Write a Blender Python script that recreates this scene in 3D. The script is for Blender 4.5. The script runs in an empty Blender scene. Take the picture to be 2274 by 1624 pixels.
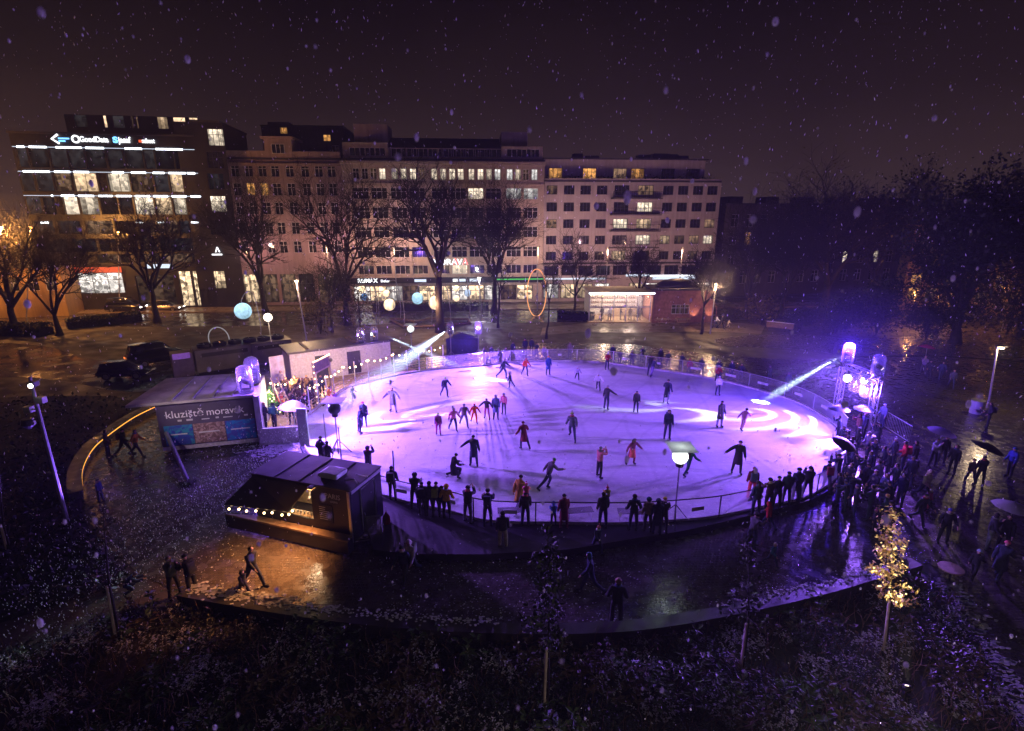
# Evening ice rink in a city park, falling snow, seen from above.
import bpy, bmesh, math, random
from mathutils import Vector, Matrix, noise as mnoise
R = math.radians
rnd = random.Random(11)
sc = bpy.context.scene
COL = sc.collection
HAZE = True

# ------------------------------------------------------------------ survey: camera and pixel -> world (view coordinates 2274 x 1624)
H = 13.2; PITCH = R(15.7); FPX = 1181.0; CX = 1137.0; CY = 812.0
CP, SP = math.cos(PITCH), math.sin(PITCH)
def ray(px, py):
    x = (px-CX)/FPX; y = -(py-CY)/FPX
    return Vector((x, CP+y*SP, -SP+y*CP))
def G(px, py, z=0.0):
    d = ray(px, py); t = (z-H)/d.z
    return Vector((d.x*t, d.y*t, z))
def AT(px, py, Y):
    d = ray(px, py); t = Y/d.y
    return Vector((d.x*t, Y, H+d.z*t))
class Plane:
    """a vertical plane through two ground points; s runs along it, z is height, local +y leads away from the viewer"""
    def __init__(self, p0, p1):
        self.o = Vector((p0.x, p0.y, 0)); v = Vector((p1.x-p0.x, p1.y-p0.y, 0)); self.len = v.length
        self.u = v.normalized(); self.n = Vector((self.u.y, -self.u.x, 0)); self.a = math.atan2(self.u.y, self.u.x)
    def hit(self, px, py):
        d = ray(px, py); c = Vector((0, 0, H))
        t = (self.o-c).dot(self.n)/d.dot(self.n)
        p = c+d*t
        return (p-self.o).dot(self.u), p.z
    def s(self, px, py): return self.hit(px, py)[0]
    def z(self, px, py): return self.hit(px, py)[1]
    def w(self, s, y, z=0): return self.o+self.u*s-self.n*y+Vector((0, 0, z))

# ------------------------------------------------------------------ materials
def new_mat(name):
    m = bpy.data.materials.new(name); m.use_nodes = True
    nt = m.node_tree
    for n in list(nt.nodes): nt.nodes.remove(n)
    out = nt.nodes.new('ShaderNodeOutputMaterial')
    return m, nt, out
def N(nt, t, **kw):
    n = nt.nodes.new(t)
    for k, v in kw.items():
        if k in n.inputs.keys(): n.inputs[k].default_value = v
        else: setattr(n, k, v)
    return n
def L(nt, a, b): nt.links.new(a, b)
def c4(c): return (c[0], c[1], c[2], 1)
def mat(name, col, rough=.6, metal=0, var=.25, scale=3.0, bump=0.0, bscale=30, emit=None, estr=0, spec=.5, coords='Object', rvar=0):
    m, nt, out = new_mat(name)
    b = N(nt, 'ShaderNodeBsdfPrincipled'); L(nt, b.outputs[0], out.inputs[0])
    b.inputs['Roughness'].default_value = rough; b.inputs['Metallic'].default_value = metal
    b.inputs['Specular IOR Level'].default_value = spec
    tc = N(nt, 'ShaderNodeTexCoord')
    nz = N(nt, 'ShaderNodeTexNoise', Scale=scale, Detail=6.0); L(nt, tc.outputs[coords], nz.inputs['Vector'])
    mx = N(nt, 'ShaderNodeMix', data_type='RGBA')
    mx.inputs[6].default_value = c4([max(0, x*(1-var)) for x in col]); mx.inputs[7].default_value = c4([min(1, x*(1+var)) for x in col])
    mr = N(nt, 'ShaderNodeMapRange'); mr.inputs[1].default_value = .3; mr.inputs[2].default_value = .7
    L(nt, nz.outputs[0], mr.inputs[0]); L(nt, mr.outputs[0], mx.inputs[0]); L(nt, mx.outputs[2], b.inputs['Base Color'])
    if rvar:
        mr2 = N(nt, 'ShaderNodeMapRange'); mr2.inputs[1].default_value = .3; mr2.inputs[2].default_value = .7
        mr2.inputs[3].default_value = max(.02, rough-rvar); mr2.inputs[4].default_value = min(1, rough+rvar)
        L(nt, nz.outputs[0], mr2.inputs[0]); L(nt, mr2.outputs[0], b.inputs['Roughness'])
    if bump:
        n2 = N(nt, 'ShaderNodeTexNoise', Scale=bscale, Detail=4.0); L(nt, tc.outputs[coords], n2.inputs['Vector'])
        bp = N(nt, 'ShaderNodeBump', Strength=bump, Distance=.05); L(nt, n2.outputs[0], bp.inputs['Height']); L(nt, bp.outputs[0], b.inputs['Normal'])
    if emit:
        b.inputs['Emission Color'].default_value = c4(emit); b.inputs['Emission Strength'].default_value = estr
    return m
def emis(name, col, s, pattern=None, scale=2.0, lo=.3, rand=.0):
    """a light-giving surface; pattern breaks it into shelves, blinds and furniture, brighter at the top like ceiling light"""
    m, nt, out = new_mat(name)
    e = N(nt, 'ShaderNodeEmission', Color=c4(col), Strength=s); L(nt, e.outputs[0], out.inputs[0])
    if pattern:
        tc = N(nt, 'ShaderNodeTexCoord')
        mp = N(nt, 'ShaderNodeMapping'); L(nt, tc.outputs['Object'], mp.inputs[0])
        oi = N(nt, 'ShaderNodeObjectInfo')
        cmb = N(nt, 'ShaderNodeCombineXYZ')
        mu = N(nt, 'ShaderNodeMath', operation='MULTIPLY'); mu.inputs[1].default_value = 57.0
        L(nt, oi.outputs['Random'], mu.inputs[0]); L(nt, mu.outputs[0], cmb.inputs[0]); L(nt, mu.outputs[0], cmb.inputs[2]); L(nt, cmb.outputs[0], mp.inputs[1])
        if pattern == 'rooms':
            t = N(nt, 'ShaderNodeTexVoronoi', Scale=scale, distance='CHEBYCHEV'); o = t.outputs['Color']
        else:
            t = N(nt, 'ShaderNodeTexNoise', Scale=scale, Detail=3.0); o = t.outputs[0]
        L(nt, mp.outputs[0], t.inputs['Vector'])
        mr = N(nt, 'ShaderNodeMapRange'); mr.inputs[1].default_value = .25; mr.inputs[2].default_value = .75
        mr.inputs[3].default_value = s*lo; mr.inputs[4].default_value = s*1.25
        L(nt, o, mr.inputs[0])
        last = mr.outputs[0]
        sg = N(nt, 'ShaderNodeSeparateXYZ'); L(nt, tc.outputs['Generated'], sg.inputs[0]); mz = N(nt, 'ShaderNodeMapRange'); mz.inputs[3].default_value = .45; mz.inputs[4].default_value = 1.2; L(nt, sg.outputs[2], mz.inputs[0])  # brighter towards the top: ceiling light painted into the glow
        ax_ = N(nt, 'ShaderNodeMath', operation='SUBTRACT'); ax_.inputs[1].default_value = .5; L(nt, sg.outputs[0], ax_.inputs[0]); ab_ = N(nt, 'ShaderNodeMath', operation='ABSOLUTE'); L(nt, ax_.outputs[0], ab_.inputs[0])
        rr_ = N(nt, 'ShaderNodeMapRange'); rr_.inputs[3].default_value = .12; rr_.inputs[4].default_value = .75; L(nt, oi.outputs['Random'], rr_.inputs[0])
        gt_ = N(nt, 'ShaderNodeMath', operation='GREATER_THAN'); L(nt, ab_.outputs[0], gt_.inputs[0]); L(nt, rr_.outputs[0], gt_.inputs[1]); cu_ = N(nt, 'ShaderNodeMapRange'); cu_.inputs[3].default_value = 1; cu_.inputs[4].default_value = .42; L(nt, gt_.outputs[0], cu_.inputs[0])
        m5 = N(nt, 'ShaderNodeMath', operation='MULTIPLY'); L(nt, last, m5.inputs[0]); L(nt, cu_.outputs[0], m5.inputs[1]); last = m5.outputs[0]
        mzz = N(nt, 'ShaderNodeMath', operation='MULTIPLY'); L(nt, last, mzz.inputs[0]); L(nt, mz.outputs[0], mzz.inputs[1]); last = mzz.outputs[0]
        if rand:
            mr3 = N(nt, 'ShaderNodeMapRange'); mr3.inputs[3].default_value = 1-rand; mr3.inputs[4].default_value = 1+rand*.4
            L(nt, oi.outputs['Random'], mr3.inputs[0])
            m2 = N(nt, 'ShaderNodeMath', operation='MULTIPLY'); L(nt, last, m2.inputs[0]); L(nt, mr3.outputs[0], m2.inputs[1]); last = m2.outputs[0]
        L(nt, last, e.inputs['Strength'])
    return m
M = {}
def cloth(c):
    k = 'fabric_%d_%d_%d' % tuple(int(x*255) for x in c)
    if k not in M: M[k] = mat(k, c, .85, var=.3, scale=9, spec=.25)
    return M[k]

# ------------------------------------------------------------------ mesh builder
class MB:
    def __init__(self): self.v = []; self.f = []; self.mi = []; self.m = 0; self.sm = []; self.smooth = False
    def face(self, idx): self.f.append(tuple(idx)); self.mi.append(self.m); self.sm.append(self.smooth)
    def quad(self, a, b, c, d):
        n = len(self.v); self.v += [Vector(a), Vector(b), Vector(c), Vector(d)]; self.face((n, n+1, n+2, n+3))
    def tri(self, a, b, c):
        n = len(self.v); self.v += [Vector(a), Vector(b), Vector(c)]; self.face((n, n+1, n+2))
    def poly(self, pts):
        n = len(self.v); self.v += [Vector(p) for p in pts]; self.face(range(n, n+len(pts)))
    def box(self, x0, y0, z0, x1, y1, z1, rot=None, at=None, bev=0):
        n = len(self.v)
        if bev:
            b = min(bev, (x1-x0)*.45, (y1-y0)*.45, (z1-z0)*.45)
            bm = bmesh.new(); bmesh.ops.create_cube(bm, size=1)
            for v in bm.verts: v.co = Vector(((x0+x1)/2+v.co.x*(x1-x0), (y0+y1)/2+v.co.y*(y1-y0), (z0+z1)/2+v.co.z*(z1-z0)))
            bmesh.ops.bevel(bm, geom=list(bm.edges), offset=b, segments=2, affect='EDGES', profile=.6)
            bm.verts.ensure_lookup_table()
            ps = [v.co.copy() for v in bm.verts]; fs = [[v.index for v in f.verts] for f in bm.faces]
            bm.free()
        else:
            ps = [Vector((x, y, z)) for z in (z0, z1) for y in (y0, y1) for x in (x0, x1)]
            fs = [(0, 2, 3, 1), (4, 5, 7, 6), (0, 1, 5, 4), (2, 6, 7, 3), (0, 4, 6, 2), (1, 3, 7, 5)]
        if rot is not None: ps = [rot @ p for p in ps]
        if at is not None: ps = [p+Vector(at) for p in ps]
        self.v += ps
        for f in fs: self.face([n+i for i in f])
    def tube(self, pts, r, n=6, cap=True, closed=False):
        pts = [Vector(p) for p in pts]; k = len(pts)
        rs = r if isinstance(r, (list, tuple)) else [r]*k
        base = len(self.v); prev = None
        for i, p in enumerate(pts):
            if closed: t = pts[(i+1) % k]-pts[i-1]
            else: t = pts[min(i+1, k-1)]-pts[max(i-1, 0)]
            if t.length < 1e-9: t = Vector((0, 0, 1))
            t.normalize()
            if prev is None:
                a = t.cross(Vector((0, 0, 1)))
                if a.length < .05: a = t.cross(Vector((1, 0, 0)))
            else:
                a = prev-t*prev.dot(t)
            a.normalize(); prev = a; b = t.cross(a)
            for j in range(n):
                an = 2*math.pi*j/n
                self.v.append(p+(a*math.cos(an)+b*math.sin(an))*rs[i])
        for i in range(k if closed else k-1):
            i2 = (i+1) % k
            for j in range(n):
                self.face((base+i*n+j, base+i*n+(j+1) % n, base+i2*n+(j+1) % n, base+i2*n+j))
        if cap and not closed:
            self.face([base+j for j in range(n)][::-1]); self.face([base+(k-1)*n+j for j in range(n)])
    def bar(self, a, b, w, h=None):
        """square bar between two points"""
        self.tube([a, b], [w*.707]*2, 4)
    def lathe(self, prof, n=16, at=(0, 0, 0), sx=1, sy=1):
        base = len(self.v); at = Vector(at)
        for r, z in prof:
            for j in range(n):
                an = 2*math.pi*j/n; self.v.append(at+Vector((r*math.cos(an)*sx, r*math.sin(an)*sy, z)))
        for i in range(len(prof)-1):
            for j in range(n):
                self.face((base+i*n+j, base+i*n+(j+1) % n, base+(i+1)*n+(j+1) % n, base+(i+1)*n+j))
        self.face([base+j for j in range(n)][::-1]); self.face([base+(len(prof)-1)*n+j for j in range(n)])
    def ball(self, c, r, n=12, m=8, sc=(1, 1, 1)):
        prof = [(max(.001, math.sin(math.pi*i/m))*r, -math.cos(math.pi*i/m)*r*sc[2]) for i in range(m+1)]
        self.lathe(prof, n, c, sc[0], sc[1])
    def prism(self, pts, z0, z1):
        """upright prism over a plan outline (counter-clockwise)"""
        k = len(pts); n = len(self.v)
        self.v += [Vector((p[0], p[1], z0)) for p in pts]+[Vector((p[0], p[1], z1)) for p in pts]
        self.face([n+i for i in range(k)][::-1]); self.face([n+k+i for i in range(k)])
        for i in range(k): self.face((n+i, n+(i+1) % k, n+k+(i+1) % k, n+k+i))
    def mesh(self, name):
        me = bpy.data.meshes.new(name); me.from_pydata([tuple(v) for v in self.v], [], self.f)
        me.polygons.foreach_set('material_index', self.mi); me.polygons.foreach_set('use_smooth', self.sm); me.update()
        return me
    def build(self, name, mats, parent=None, world=False):
        if world and parent is not None:
            inv = wm(parent).inverted(); self.v = [inv @ v for v in self.v]
        o = bpy.data.objects.new(name, self.mesh(name))
        for m in (mats if isinstance(mats, (list, tuple)) else [mats]): o.data.materials.append(m)
        COL.objects.link(o); o.parent = parent
        return o
def wm(o):
    m = Matrix.LocRotScale(o.location, o.rotation_euler, o.scale)
    return wm(o.parent) @ m if o.parent else m
def tag(o, label=None, cat=None, group=None, kind=None):
    if label: o['label'] = label
    if cat: o['category'] = cat
    if group: o['group'] = group
    if kind: o['kind'] = kind
    return o
def thing(name, label, cat, loc=(0, 0, 0), rz=0, group=None):
    o = bpy.data.objects.new(name, None); COL.objects.link(o); o.empty_display_size = .2
    o.location = loc; o.rotation_euler = (0, 0, rz)
    return tag(o, label, cat, group)
def struct(name, mb, mats):
    o = mb.build(name, mats); o['kind'] = 'structure'; return o
def copy_tree(o, parent=None, kids=None):
    if kids is None:
        kids = {}
        for x in COL.objects:
            if x.parent is not None: kids.setdefault(x.parent.name, []).append(x)
    c = o.copy(); COL.objects.link(c)
    if parent is not None: c.parent = parent
    for ch in kids.get(o.name, []): copy_tree(ch, c, kids)
    return c
def text_bm(body, size, extrude=.01, align='CENTER', bold=0.0):
    """lettering as a flat mesh in the local x-z plane, facing local -y"""
    cu = bpy.data.curves.new('lettering', 'FONT'); cu.body = body; cu.size = size; cu.extrude = extrude; cu.align_x = align; cu.offset = bold
    o = bpy.data.objects.new('lettering', cu); COL.objects.link(o)
    dg = bpy.context.evaluated_depsgraph_get(); me = bpy.data.meshes.new_from_object(o.evaluated_get(dg))
    me.transform(Matrix.Rotation(R(90), 4, 'X'))
    bpy.data.objects.remove(o); bpy.data.curves.remove(cu)
    return me
def lettering(body, size, m, parent, loc, extrude=.01, align='CENTER', fit=None, bold=0.0):
    me = text_bm(body, size, extrude, align, bold)
    if fit:
        xs = [v.co.x for v in me.vertices]; w = max(xs)-min(xs)
        me.transform(Matrix.Diagonal((fit/w, 1, 1, 1)))
    o = bpy.data.objects.new('lettering', me); me.materials.append(m); COL.objects.link(o)
    o.parent = parent; o.location = loc
    return o
def light(kind, loc, power, col, size=.1, parent=None, target=None, cone=None, blend=.3, name='lamp_light'):
    l = bpy.data.lights.new(name, kind); l.energy = power; l.color = col[:3]
    if kind in ('POINT', 'SPOT'): l.shadow_soft_size = size
    if kind == 'SPOT': l.spot_size = cone; l.spot_blend = blend
    o = bpy.data.objects.new(name, l); COL.objects.link(o); o.location = loc
    if target is not None:
        o.rotation_euler = (Vector(target)-Vector(loc)).to_track_quat('-Z', 'Y').to_euler()
    return o
def smooth_poly(pts, n=8, closed=True):
    """Catmull-Rom through points"""
    out = []; k = len(pts)
    rng = range(k) if closed else range(k-1)
    for i in rng:
        if closed: p0, p1, p2, p3 = pts[i-1], pts[i], pts[(i+1) % k], pts[(i+2) % k]
        else: p0, p1, p2, p3 = pts[max(i-1, 0)], pts[i], pts[i+1], pts[min(i+2, k-1)]
        for j in range(n):
            t = j/n
            out.append(.5*((2*p1)+(p2-p0)*t+(2*p0-5*p1+4*p2-p3)*t*t+(3*p1-p0-3*p2+p3)*t**3))
    if not closed: out.append(pts[-1].copy())
    return out
def sheet(name, pts, z, m):
    """flat ground sheet over an outline, triangulated"""
    bm = bmesh.new(); vs = [bm.verts.new((p[0], p[1], z)) for p in pts]
    f = bm.faces.new(vs); f.normal_update()
    if f.normal.z < 0: f.normal_flip()
    bmesh.ops.triangulate(bm, faces=[f])
    me = bpy.data.meshes.new(name); bm.to_mesh(me); bm.free()
    o = bpy.data.objects.new(name, me); me.materials.append(m); COL.objects.link(o); o['kind'] = 'structure'
    return o

# ------------------------------------------------------------------ camera, world, render settings
cam = bpy.data.cameras.new('camera'); co = bpy.data.objects.new('camera', cam); COL.objects.link(co)
co.location = (0, 0, H); co.rotation_euler = (R(90)-PITCH, 0, 0)
cam.sensor_width = 36; cam.lens = 36*FPX/2274; cam.clip_start = .1; cam.clip_end = 2000
cam.dof.use_dof = True; cam.dof.focus_distance = 38; cam.dof.aperture_fstop = 1.4
sc.camera = co
sc.view_settings.view_transform = 'Standard'; sc.view_settings.look = 'None'; sc.view_settings.exposure = 0; sc.view_settings.gamma = 1
cy = sc.cycles
cy.use_denoising = True; cy.denoiser = 'OPENIMAGEDENOISE'
try: cy.denoising_input_passes = 'RGB_ALBEDO_NORMAL'; cy.denoising_prefilter = 'ACCURATE'
except Exception: pass
cy.max_bounces = 5; cy.diffuse_bounces = 2; cy.glossy_bounces = 3; cy.transmission_bounces = 4; cy.transparent_max_bounces = 24; cy.volume_bounces = 0
cy.use_light_tree = True; cy.sample_clamp_indirect = 3; cy.sample_clamp_direct = 0; cy.caustics_reflective = False; cy.caustics_refractive = False
w = bpy.data.worlds.new('World'); sc.world = w; w.use_nodes = True
nt = w.node_tree; bg = nt.nodes['Background']
tc = N(nt, 'ShaderNodeTexCoord'); sx = N(nt, 'ShaderNodeSeparateXYZ'); L(nt, tc.outputs['Generated'], sx.inputs[0])
cr = N(nt, 'ShaderNodeValToRGB')
# overcast night sky lit from below by the city, brighter towards the horizon
st = [(.0, (.046, .027, .028)), (.09, (.029, .0160, .0165)), (.18, (.0160, .0086, .0092)), (.32, (.0065, .0034, .0040)), (.55, (.0036, .0021, .0025)), (1, (.0036, .0022, .0027))]
cr.color_ramp.elements[0].position = 0; cr.color_ramp.elements[0].color = c4(st[0][1])
cr.color_ramp.elements[1].position = 1; cr.color_ramp.elements[1].color = c4(st[-1][1])
for p, c in st[1:-1]:
    e = cr.color_ramp.elements.new(p); e.color = c4(c)
nzs = N(nt, 'ShaderNodeTexNoise', Scale=2.4, Detail=5.0); L(nt, tc.outputs['Generated'], nzs.inputs['Vector'])
mrs = N(nt, 'ShaderNodeMapRange'); mrs.inputs[1].default_value = .3; mrs.inputs[2].default_value = .7; mrs.inputs[3].default_value = -.035; mrs.inputs[4].default_value = .035; L(nt, nzs.outputs[0], mrs.inputs[0])
ads = N(nt, 'ShaderNodeMath', operation='ADD'); L(nt, sx.outputs[2], ads.inputs[0]); L(nt, mrs.outputs[0], ads.inputs[1])
L(nt, ads.outputs[0], cr.inputs[0]); L(nt, cr.outputs[0], bg.inputs[0]); bg.inputs[1].default_value = 1.0
# ------------------------------------------------------------------ ground materials
def ground_mat(name, c0, c1, scale, rlo, rhi, bump, bscale, cob=None, rscale=.6):
    m, nt, out = new_mat(name); b = N(nt, 'ShaderNodeBsdfPrincipled'); L(nt, b.outputs[0], out.inputs[0])
    tc = N(nt, 'ShaderNodeTexCoord'); P = tc.outputs['Object']
    nz = N(nt, 'ShaderNodeTexNoise', Scale=scale, Detail=8.0, Roughness=.65); L(nt, P, nz.inputs['Vector'])
    mr = N(nt, 'ShaderNodeMapRange'); mr.inputs[1].default_value = .32; mr.inputs[2].default_value = .68; L(nt, nz.outputs[0], mr.inputs[0])
    mx = N(nt, 'ShaderNodeMix', data_type='RGBA'); mx.inputs[6].default_value = c4(c0); mx.inputs[7].default_value = c4(c1); L(nt, mr.outputs[0], mx.inputs[0])
    colo = mx.outputs[2]; hgt = None
    nr = N(nt, 'ShaderNodeTexNoise', Scale=rscale, Detail=5.0); L(nt, P, nr.inputs['Vector'])
    mr2 = N(nt, 'ShaderNodeMapRange'); mr2.inputs[1].default_value = .35; mr2.inputs[2].default_value = .65; mr2.inputs[3].default_value = rlo; mr2.inputs[4].default_value = rhi
    L(nt, nr.outputs[0], mr2.inputs[0]); L(nt, mr2.outputs[0], b.inputs['Roughness'])
    nb = N(nt, 'ShaderNodeTexNoise', Scale=bscale, Detail=3.0); L(nt, P, nb.inputs['Vector'])
    hgt = nb.outputs[0]
    if cob:
        br = N(nt, 'ShaderNodeTexBrick'); br.inputs['Scale'].default_value = cob; br.inputs['Mortar Size'].default_value = .035; br.inputs['Mortar Smooth'].default_value = .6
        br.inputs['Color1'].default_value = (.75, .75, .75, 1); br.inputs['Color2'].default_value = (1, 1, 1, 1); br.inputs['Mortar'].default_value = (.3, .3, .3, 1)
        br.inputs['Brick Width'].default_value = .5; br.inputs['Row Height'].default_value = .5
        L(nt, P, br.inputs['Vector'])
        mm = N(nt, 'ShaderNodeMix', data_type='RGBA', blend_type='MULTIPLY'); mm.inputs[0].default_value = 1.0
        L(nt, colo, mm.inputs[6]); L(nt, br.outputs[0], mm.inputs[7]); colo = mm.outputs[2]
        ad = N(nt, 'ShaderNodeMath', operation='ADD'); ml = N(nt, 'ShaderNodeMath', operation='MULTIPLY'); ml.inputs[1].default_value = 1.0
        L(nt, br.outputs[0], ml.inputs[0]); L(nt, ml.outputs[0], ad.inputs[0]); L(nt, hgt, ad.inputs[1]); hgt = ad.outputs[0]
    L(nt, colo, b.inputs['Base Color'])
    bp = N(nt, 'ShaderNodeBump', Strength=bump, Distance=.02); L(nt, hgt, bp.inputs['Height']); L(nt, bp.outputs[0], b.inputs['Normal'])
    return m
M['earth'] = ground_mat('wet_lawn', (.032, .027, .017), (.085, .068, .044), .8, .5, .9, .8, 8)
M['plaza'] = ground_mat('wet_cobbles', (.060, .048, .043), (.105, .085, .074), 2.2, .15, .34, .5, 7, cob=3.2, rscale=2.2)
M['path'] = ground_mat('wet_gravel_path', (.10, .075, .055), (.22, .17, .13), .7, .25, .6, .5, 6)
M['road'] = ground_mat('wet_asphalt', (.035, .033, .034), (.065, .06, .06), .5, .08, .35, .25, 4)
M['deck'] = ground_mat('dark_deck_mats', (.018, .017, .022), (.045, .042, .055), 1.5, .35, .7, .4, 9)
M['soil'] = ground_mat('planting_soil', (.010, .009, .008), (.030, .026, .022), 1.3, .8, 1, .8, 9)
def ice_mat():
    m, nt, out = new_mat('rink_ice'); b = N(nt, 'ShaderNodeBsdfPrincipled'); L(nt, b.outputs[0], out.inputs[0])
    tc = N(nt, 'ShaderNodeTexCoord'); P = tc.outputs['Object']
    mp = N(nt, 'ShaderNodeMapping'); mp.inputs['Scale'].default_value = (.25, 1.6, 1); mp.inputs['Rotation'].default_value = (0, 0, R(12)); L(nt, P, mp.inputs[0])
    n1 = N(nt, 'ShaderNodeTexNoise', Scale=.55, Detail=8.0, Roughness=.6, Distortion=.8); L(nt, mp.outputs[0], n1.inputs['Vector'])
    mp2 = N(nt, 'ShaderNodeMapping'); mp2.inputs['Scale'].default_value = (.5, 7, 1); mp2.inputs['Rotation'].default_value = (0, 0, R(-24)); L(nt, P, mp2.inputs[0])
    n2 = N(nt, 'ShaderNodeTexNoise', Scale=2.2, Detail=7.0, Distortion=1.2); L(nt, mp2.outputs[0], n2.inputs['Vector'])
    a = N(nt, 'ShaderNodeMath', operation='ADD'); L(nt, n1.outputs[0], a.inputs[0]); L(nt, n2.outputs[0], a.inputs[1])
    mr = N(nt, 'ShaderNodeMapRange'); mr.inputs[1].default_value = .75; mr.inputs[2].default_value = 1.25; L(nt, a.outputs[0], mr.inputs[0])
    mx = N(nt, 'ShaderNodeMix', data_type='RGBA'); mx.inputs[6].default_value = (.60, .62, .68, 1); mx.inputs[7].default_value = (.84, .86, .90, 1); L(nt, mr.outputs[0], mx.inputs[0])
    lastc = mx.outputs[2]
    for k_, (sc_, rot_) in enumerate(((.10, 0), (.16, 70), (.13, 130))):
        m3 = N(nt, 'ShaderNodeMapping'); m3.inputs['Rotation'].default_value = (0, 0, R(rot_)); m3.inputs['Location'].default_value = (k_*7.3, k_*3.1, 0); L(nt, P, m3.inputs[0])
        wv = N(nt, 'ShaderNodeTexWave', wave_type='RINGS' if k_ else 'BANDS'); wv.inputs['Scale'].default_value = sc_; wv.inputs['Distortion'].default_value = 14; wv.inputs['Detail'].default_value = 2.5; wv.inputs['Detail Scale'].default_value = .35; L(nt, m3.outputs[0], wv.inputs['Vector'])
        mw = N(nt, 'ShaderNodeMapRange'); mw.inputs[1].default_value = .96; mw.inputs[2].default_value = 1.0; mw.inputs[3].default_value = 0; mw.inputs[4].default_value = .20; L(nt, wv.outputs[1], mw.inputs[0])
        mq = N(nt, 'ShaderNodeMix', data_type='RGBA'); mq.inputs[7].default_value = (.95, .96, 1, 1) if k_ == 1 else (.36, .38, .45, 1); L(nt, mw.outputs[0], mq.inputs[0]); L(nt, lastc, mq.inputs[6]); lastc = mq.outputs[2]
    L(nt, lastc, b.inputs['Base Color'])
    mr2 = N(nt, 'ShaderNodeMapRange'); mr2.inputs[1].default_value = .75; mr2.inputs[2].default_value = 1.25; mr2.inputs[3].default_value = .45; mr2.inputs[4].default_value = .75
    L(nt, a.outputs[0], mr2.inputs[0]); L(nt, mr2.outputs[0], b.inputs['Roughness'])
    bp = N(nt, 'ShaderNodeBump', Strength=.12, Distance=.02); L(nt, n2.outputs[0], bp.inputs['Height']); L(nt, bp.outputs[0], b.inputs['Normal'])
    return m
M['ice'] = ice_mat()
def plaster(name, c, dirt=.35):
    m, nt, out = new_mat(name); b = N(nt, 'ShaderNodeBsdfPrincipled', Roughness=.85); L(nt, b.outputs[0], out.inputs[0])
    tc = N(nt, 'ShaderNodeTexCoord'); P = tc.outputs['Object']
    n1 = N(nt, 'ShaderNodeTexNoise', Scale=.35, Detail=9.0, Roughness=.7); L(nt, P, n1.inputs['Vector'])
    mp = N(nt, 'ShaderNodeMapping'); mp.inputs['Scale'].default_value = (2.5, 2.5, .22); L(nt, P, mp.inputs[0])
    n2 = N(nt, 'ShaderNodeTexNoise', Scale=1.0, Detail=5.0); L(nt, mp.outputs[0], n2.inputs['Vector'])
    a = N(nt, 'ShaderNodeMath', operation='ADD'); L(nt, n1.outputs[0], a.inputs[0]); L(nt, n2.outputs[0], a.inputs[1])
    mr = N(nt, 'ShaderNodeMapRange'); mr.inputs[1].default_value = .7; mr.inputs[2].default_value = 1.25; L(nt, a.outputs[0], mr.inputs[0])
    mx = N(nt, 'ShaderNodeMix', data_type='RGBA'); mx.inputs[6].default_value = c4([x*(1-dirt) for x in c]); mx.inputs[7].default_value = c4(c); L(nt, mr.outputs[0], mx.inputs[0])
    L(nt, mx.outputs[2], b.inputs['Base Color'])
    bp = N(nt, 'ShaderNodeBump', Strength=.3, Distance=.03); L(nt, n1.outputs[0], bp.inputs['Height']); L(nt, bp.outputs[0], b.inputs['Normal'])
    return m
M['plaster_beige'] = plaster('beige_plaster', (.48, .40, .33))
M['plaster_pink'] = plaster('pale_rose_plaster', (.34, .25, .25))
M['plaster_grey'] = plaster('pale_grey_plaster', (.42, .37, .35))
M['plaster_dark'] = plaster('dark_plaster', (.10, .085, .09))  # dark plaster with random uneven tone
M['plaster_orange'] = plaster('ochre_lamplit_plaster', (.42, .27, .12))  # ochre; carries the orange street light on the corner house
M['dark_clad'] = mat('dark_cladding', (.022, .022, .028), .4, scale=1, spec=.5)
M['roof'] = mat('dark_roof_sheet', (.045, .043, .048), .5, scale=1.2, bump=.2)
M['glass_dark'] = mat('dark_window_glass', (.020, .022, .028), .08, var=.5, scale=.6, spec=.8)
M['frame_white'] = mat('white_window_frame', (.55, .52, .48), .5)
M['frame_dark'] = mat('dark_window_frame', (.03, .03, .035), .4)
M['steel'] = mat('brushed_steel', (.55, .55, .58), .3, 1, var=.15)
M['alu'] = mat('truss_aluminium', (.75, .75, .78), .35, .85, var=.12)
M['pole'] = mat('painted_grey_pole', (.30, .30, .32), .45, .3)
M['black'] = mat('black_plastic', (.012, .012, .014), .45, var=.3)
M['rubber'] = mat('black_rubber', (.015, .015, .015), .8)
M['bark'] = mat('wet_bark', (.026, .019, .016), .8, var=.5, scale=5, bump=.6, bscale=18)
M['twig'] = mat('dark_twigs', (.016, .012, .011), .85, var=.4)
M['leaf_dark'] = mat('dark_evergreen_leaf', (.012, .020, .009), .6, var=.5, scale=1.5)
M['leaf_brown'] = mat('withered_leaf', (.075, .050, .018), .6, var=.5, scale=1.5)
M['leaf_green'] = mat('young_green_leaf', (.05, .085, .022), .5, var=.5, scale=2)
M['leaf_yellow'] = mat('golden_leaf', (.80, .56, .19), .55, var=.35, scale=2)
M['snow_leaf'] = mat('snow_dusted_leaf', (.55, .53, .54), .8, var=.35, scale=3)
M['wood'] = mat('weathered_wood', (.17, .10, .055), .7, var=.4, scale=4, bump=.3)
M['stake'] = mat('light_paled_stake', (.62, .52, .44), .7, var=.2, scale=6)  # tone raised to carry the whitish light falling on the stakes
M['wood_pale'] = mat('raw_pale_timber', (.42, .30, .18), .65, var=.3, scale=4)
M['stone'] = mat('dark_bench_stone', (.035, .031, .032), .5, var=.35, scale=2, bump=.2, rvar=.2)
M['snowtop'] = mat('settled_snow', (.60, .58, .60), .8, var=.25, scale=6, bump=.5)
M['white_paint'] = mat('white_panel', (.62, .62, .64), .5, var=.15)
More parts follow.
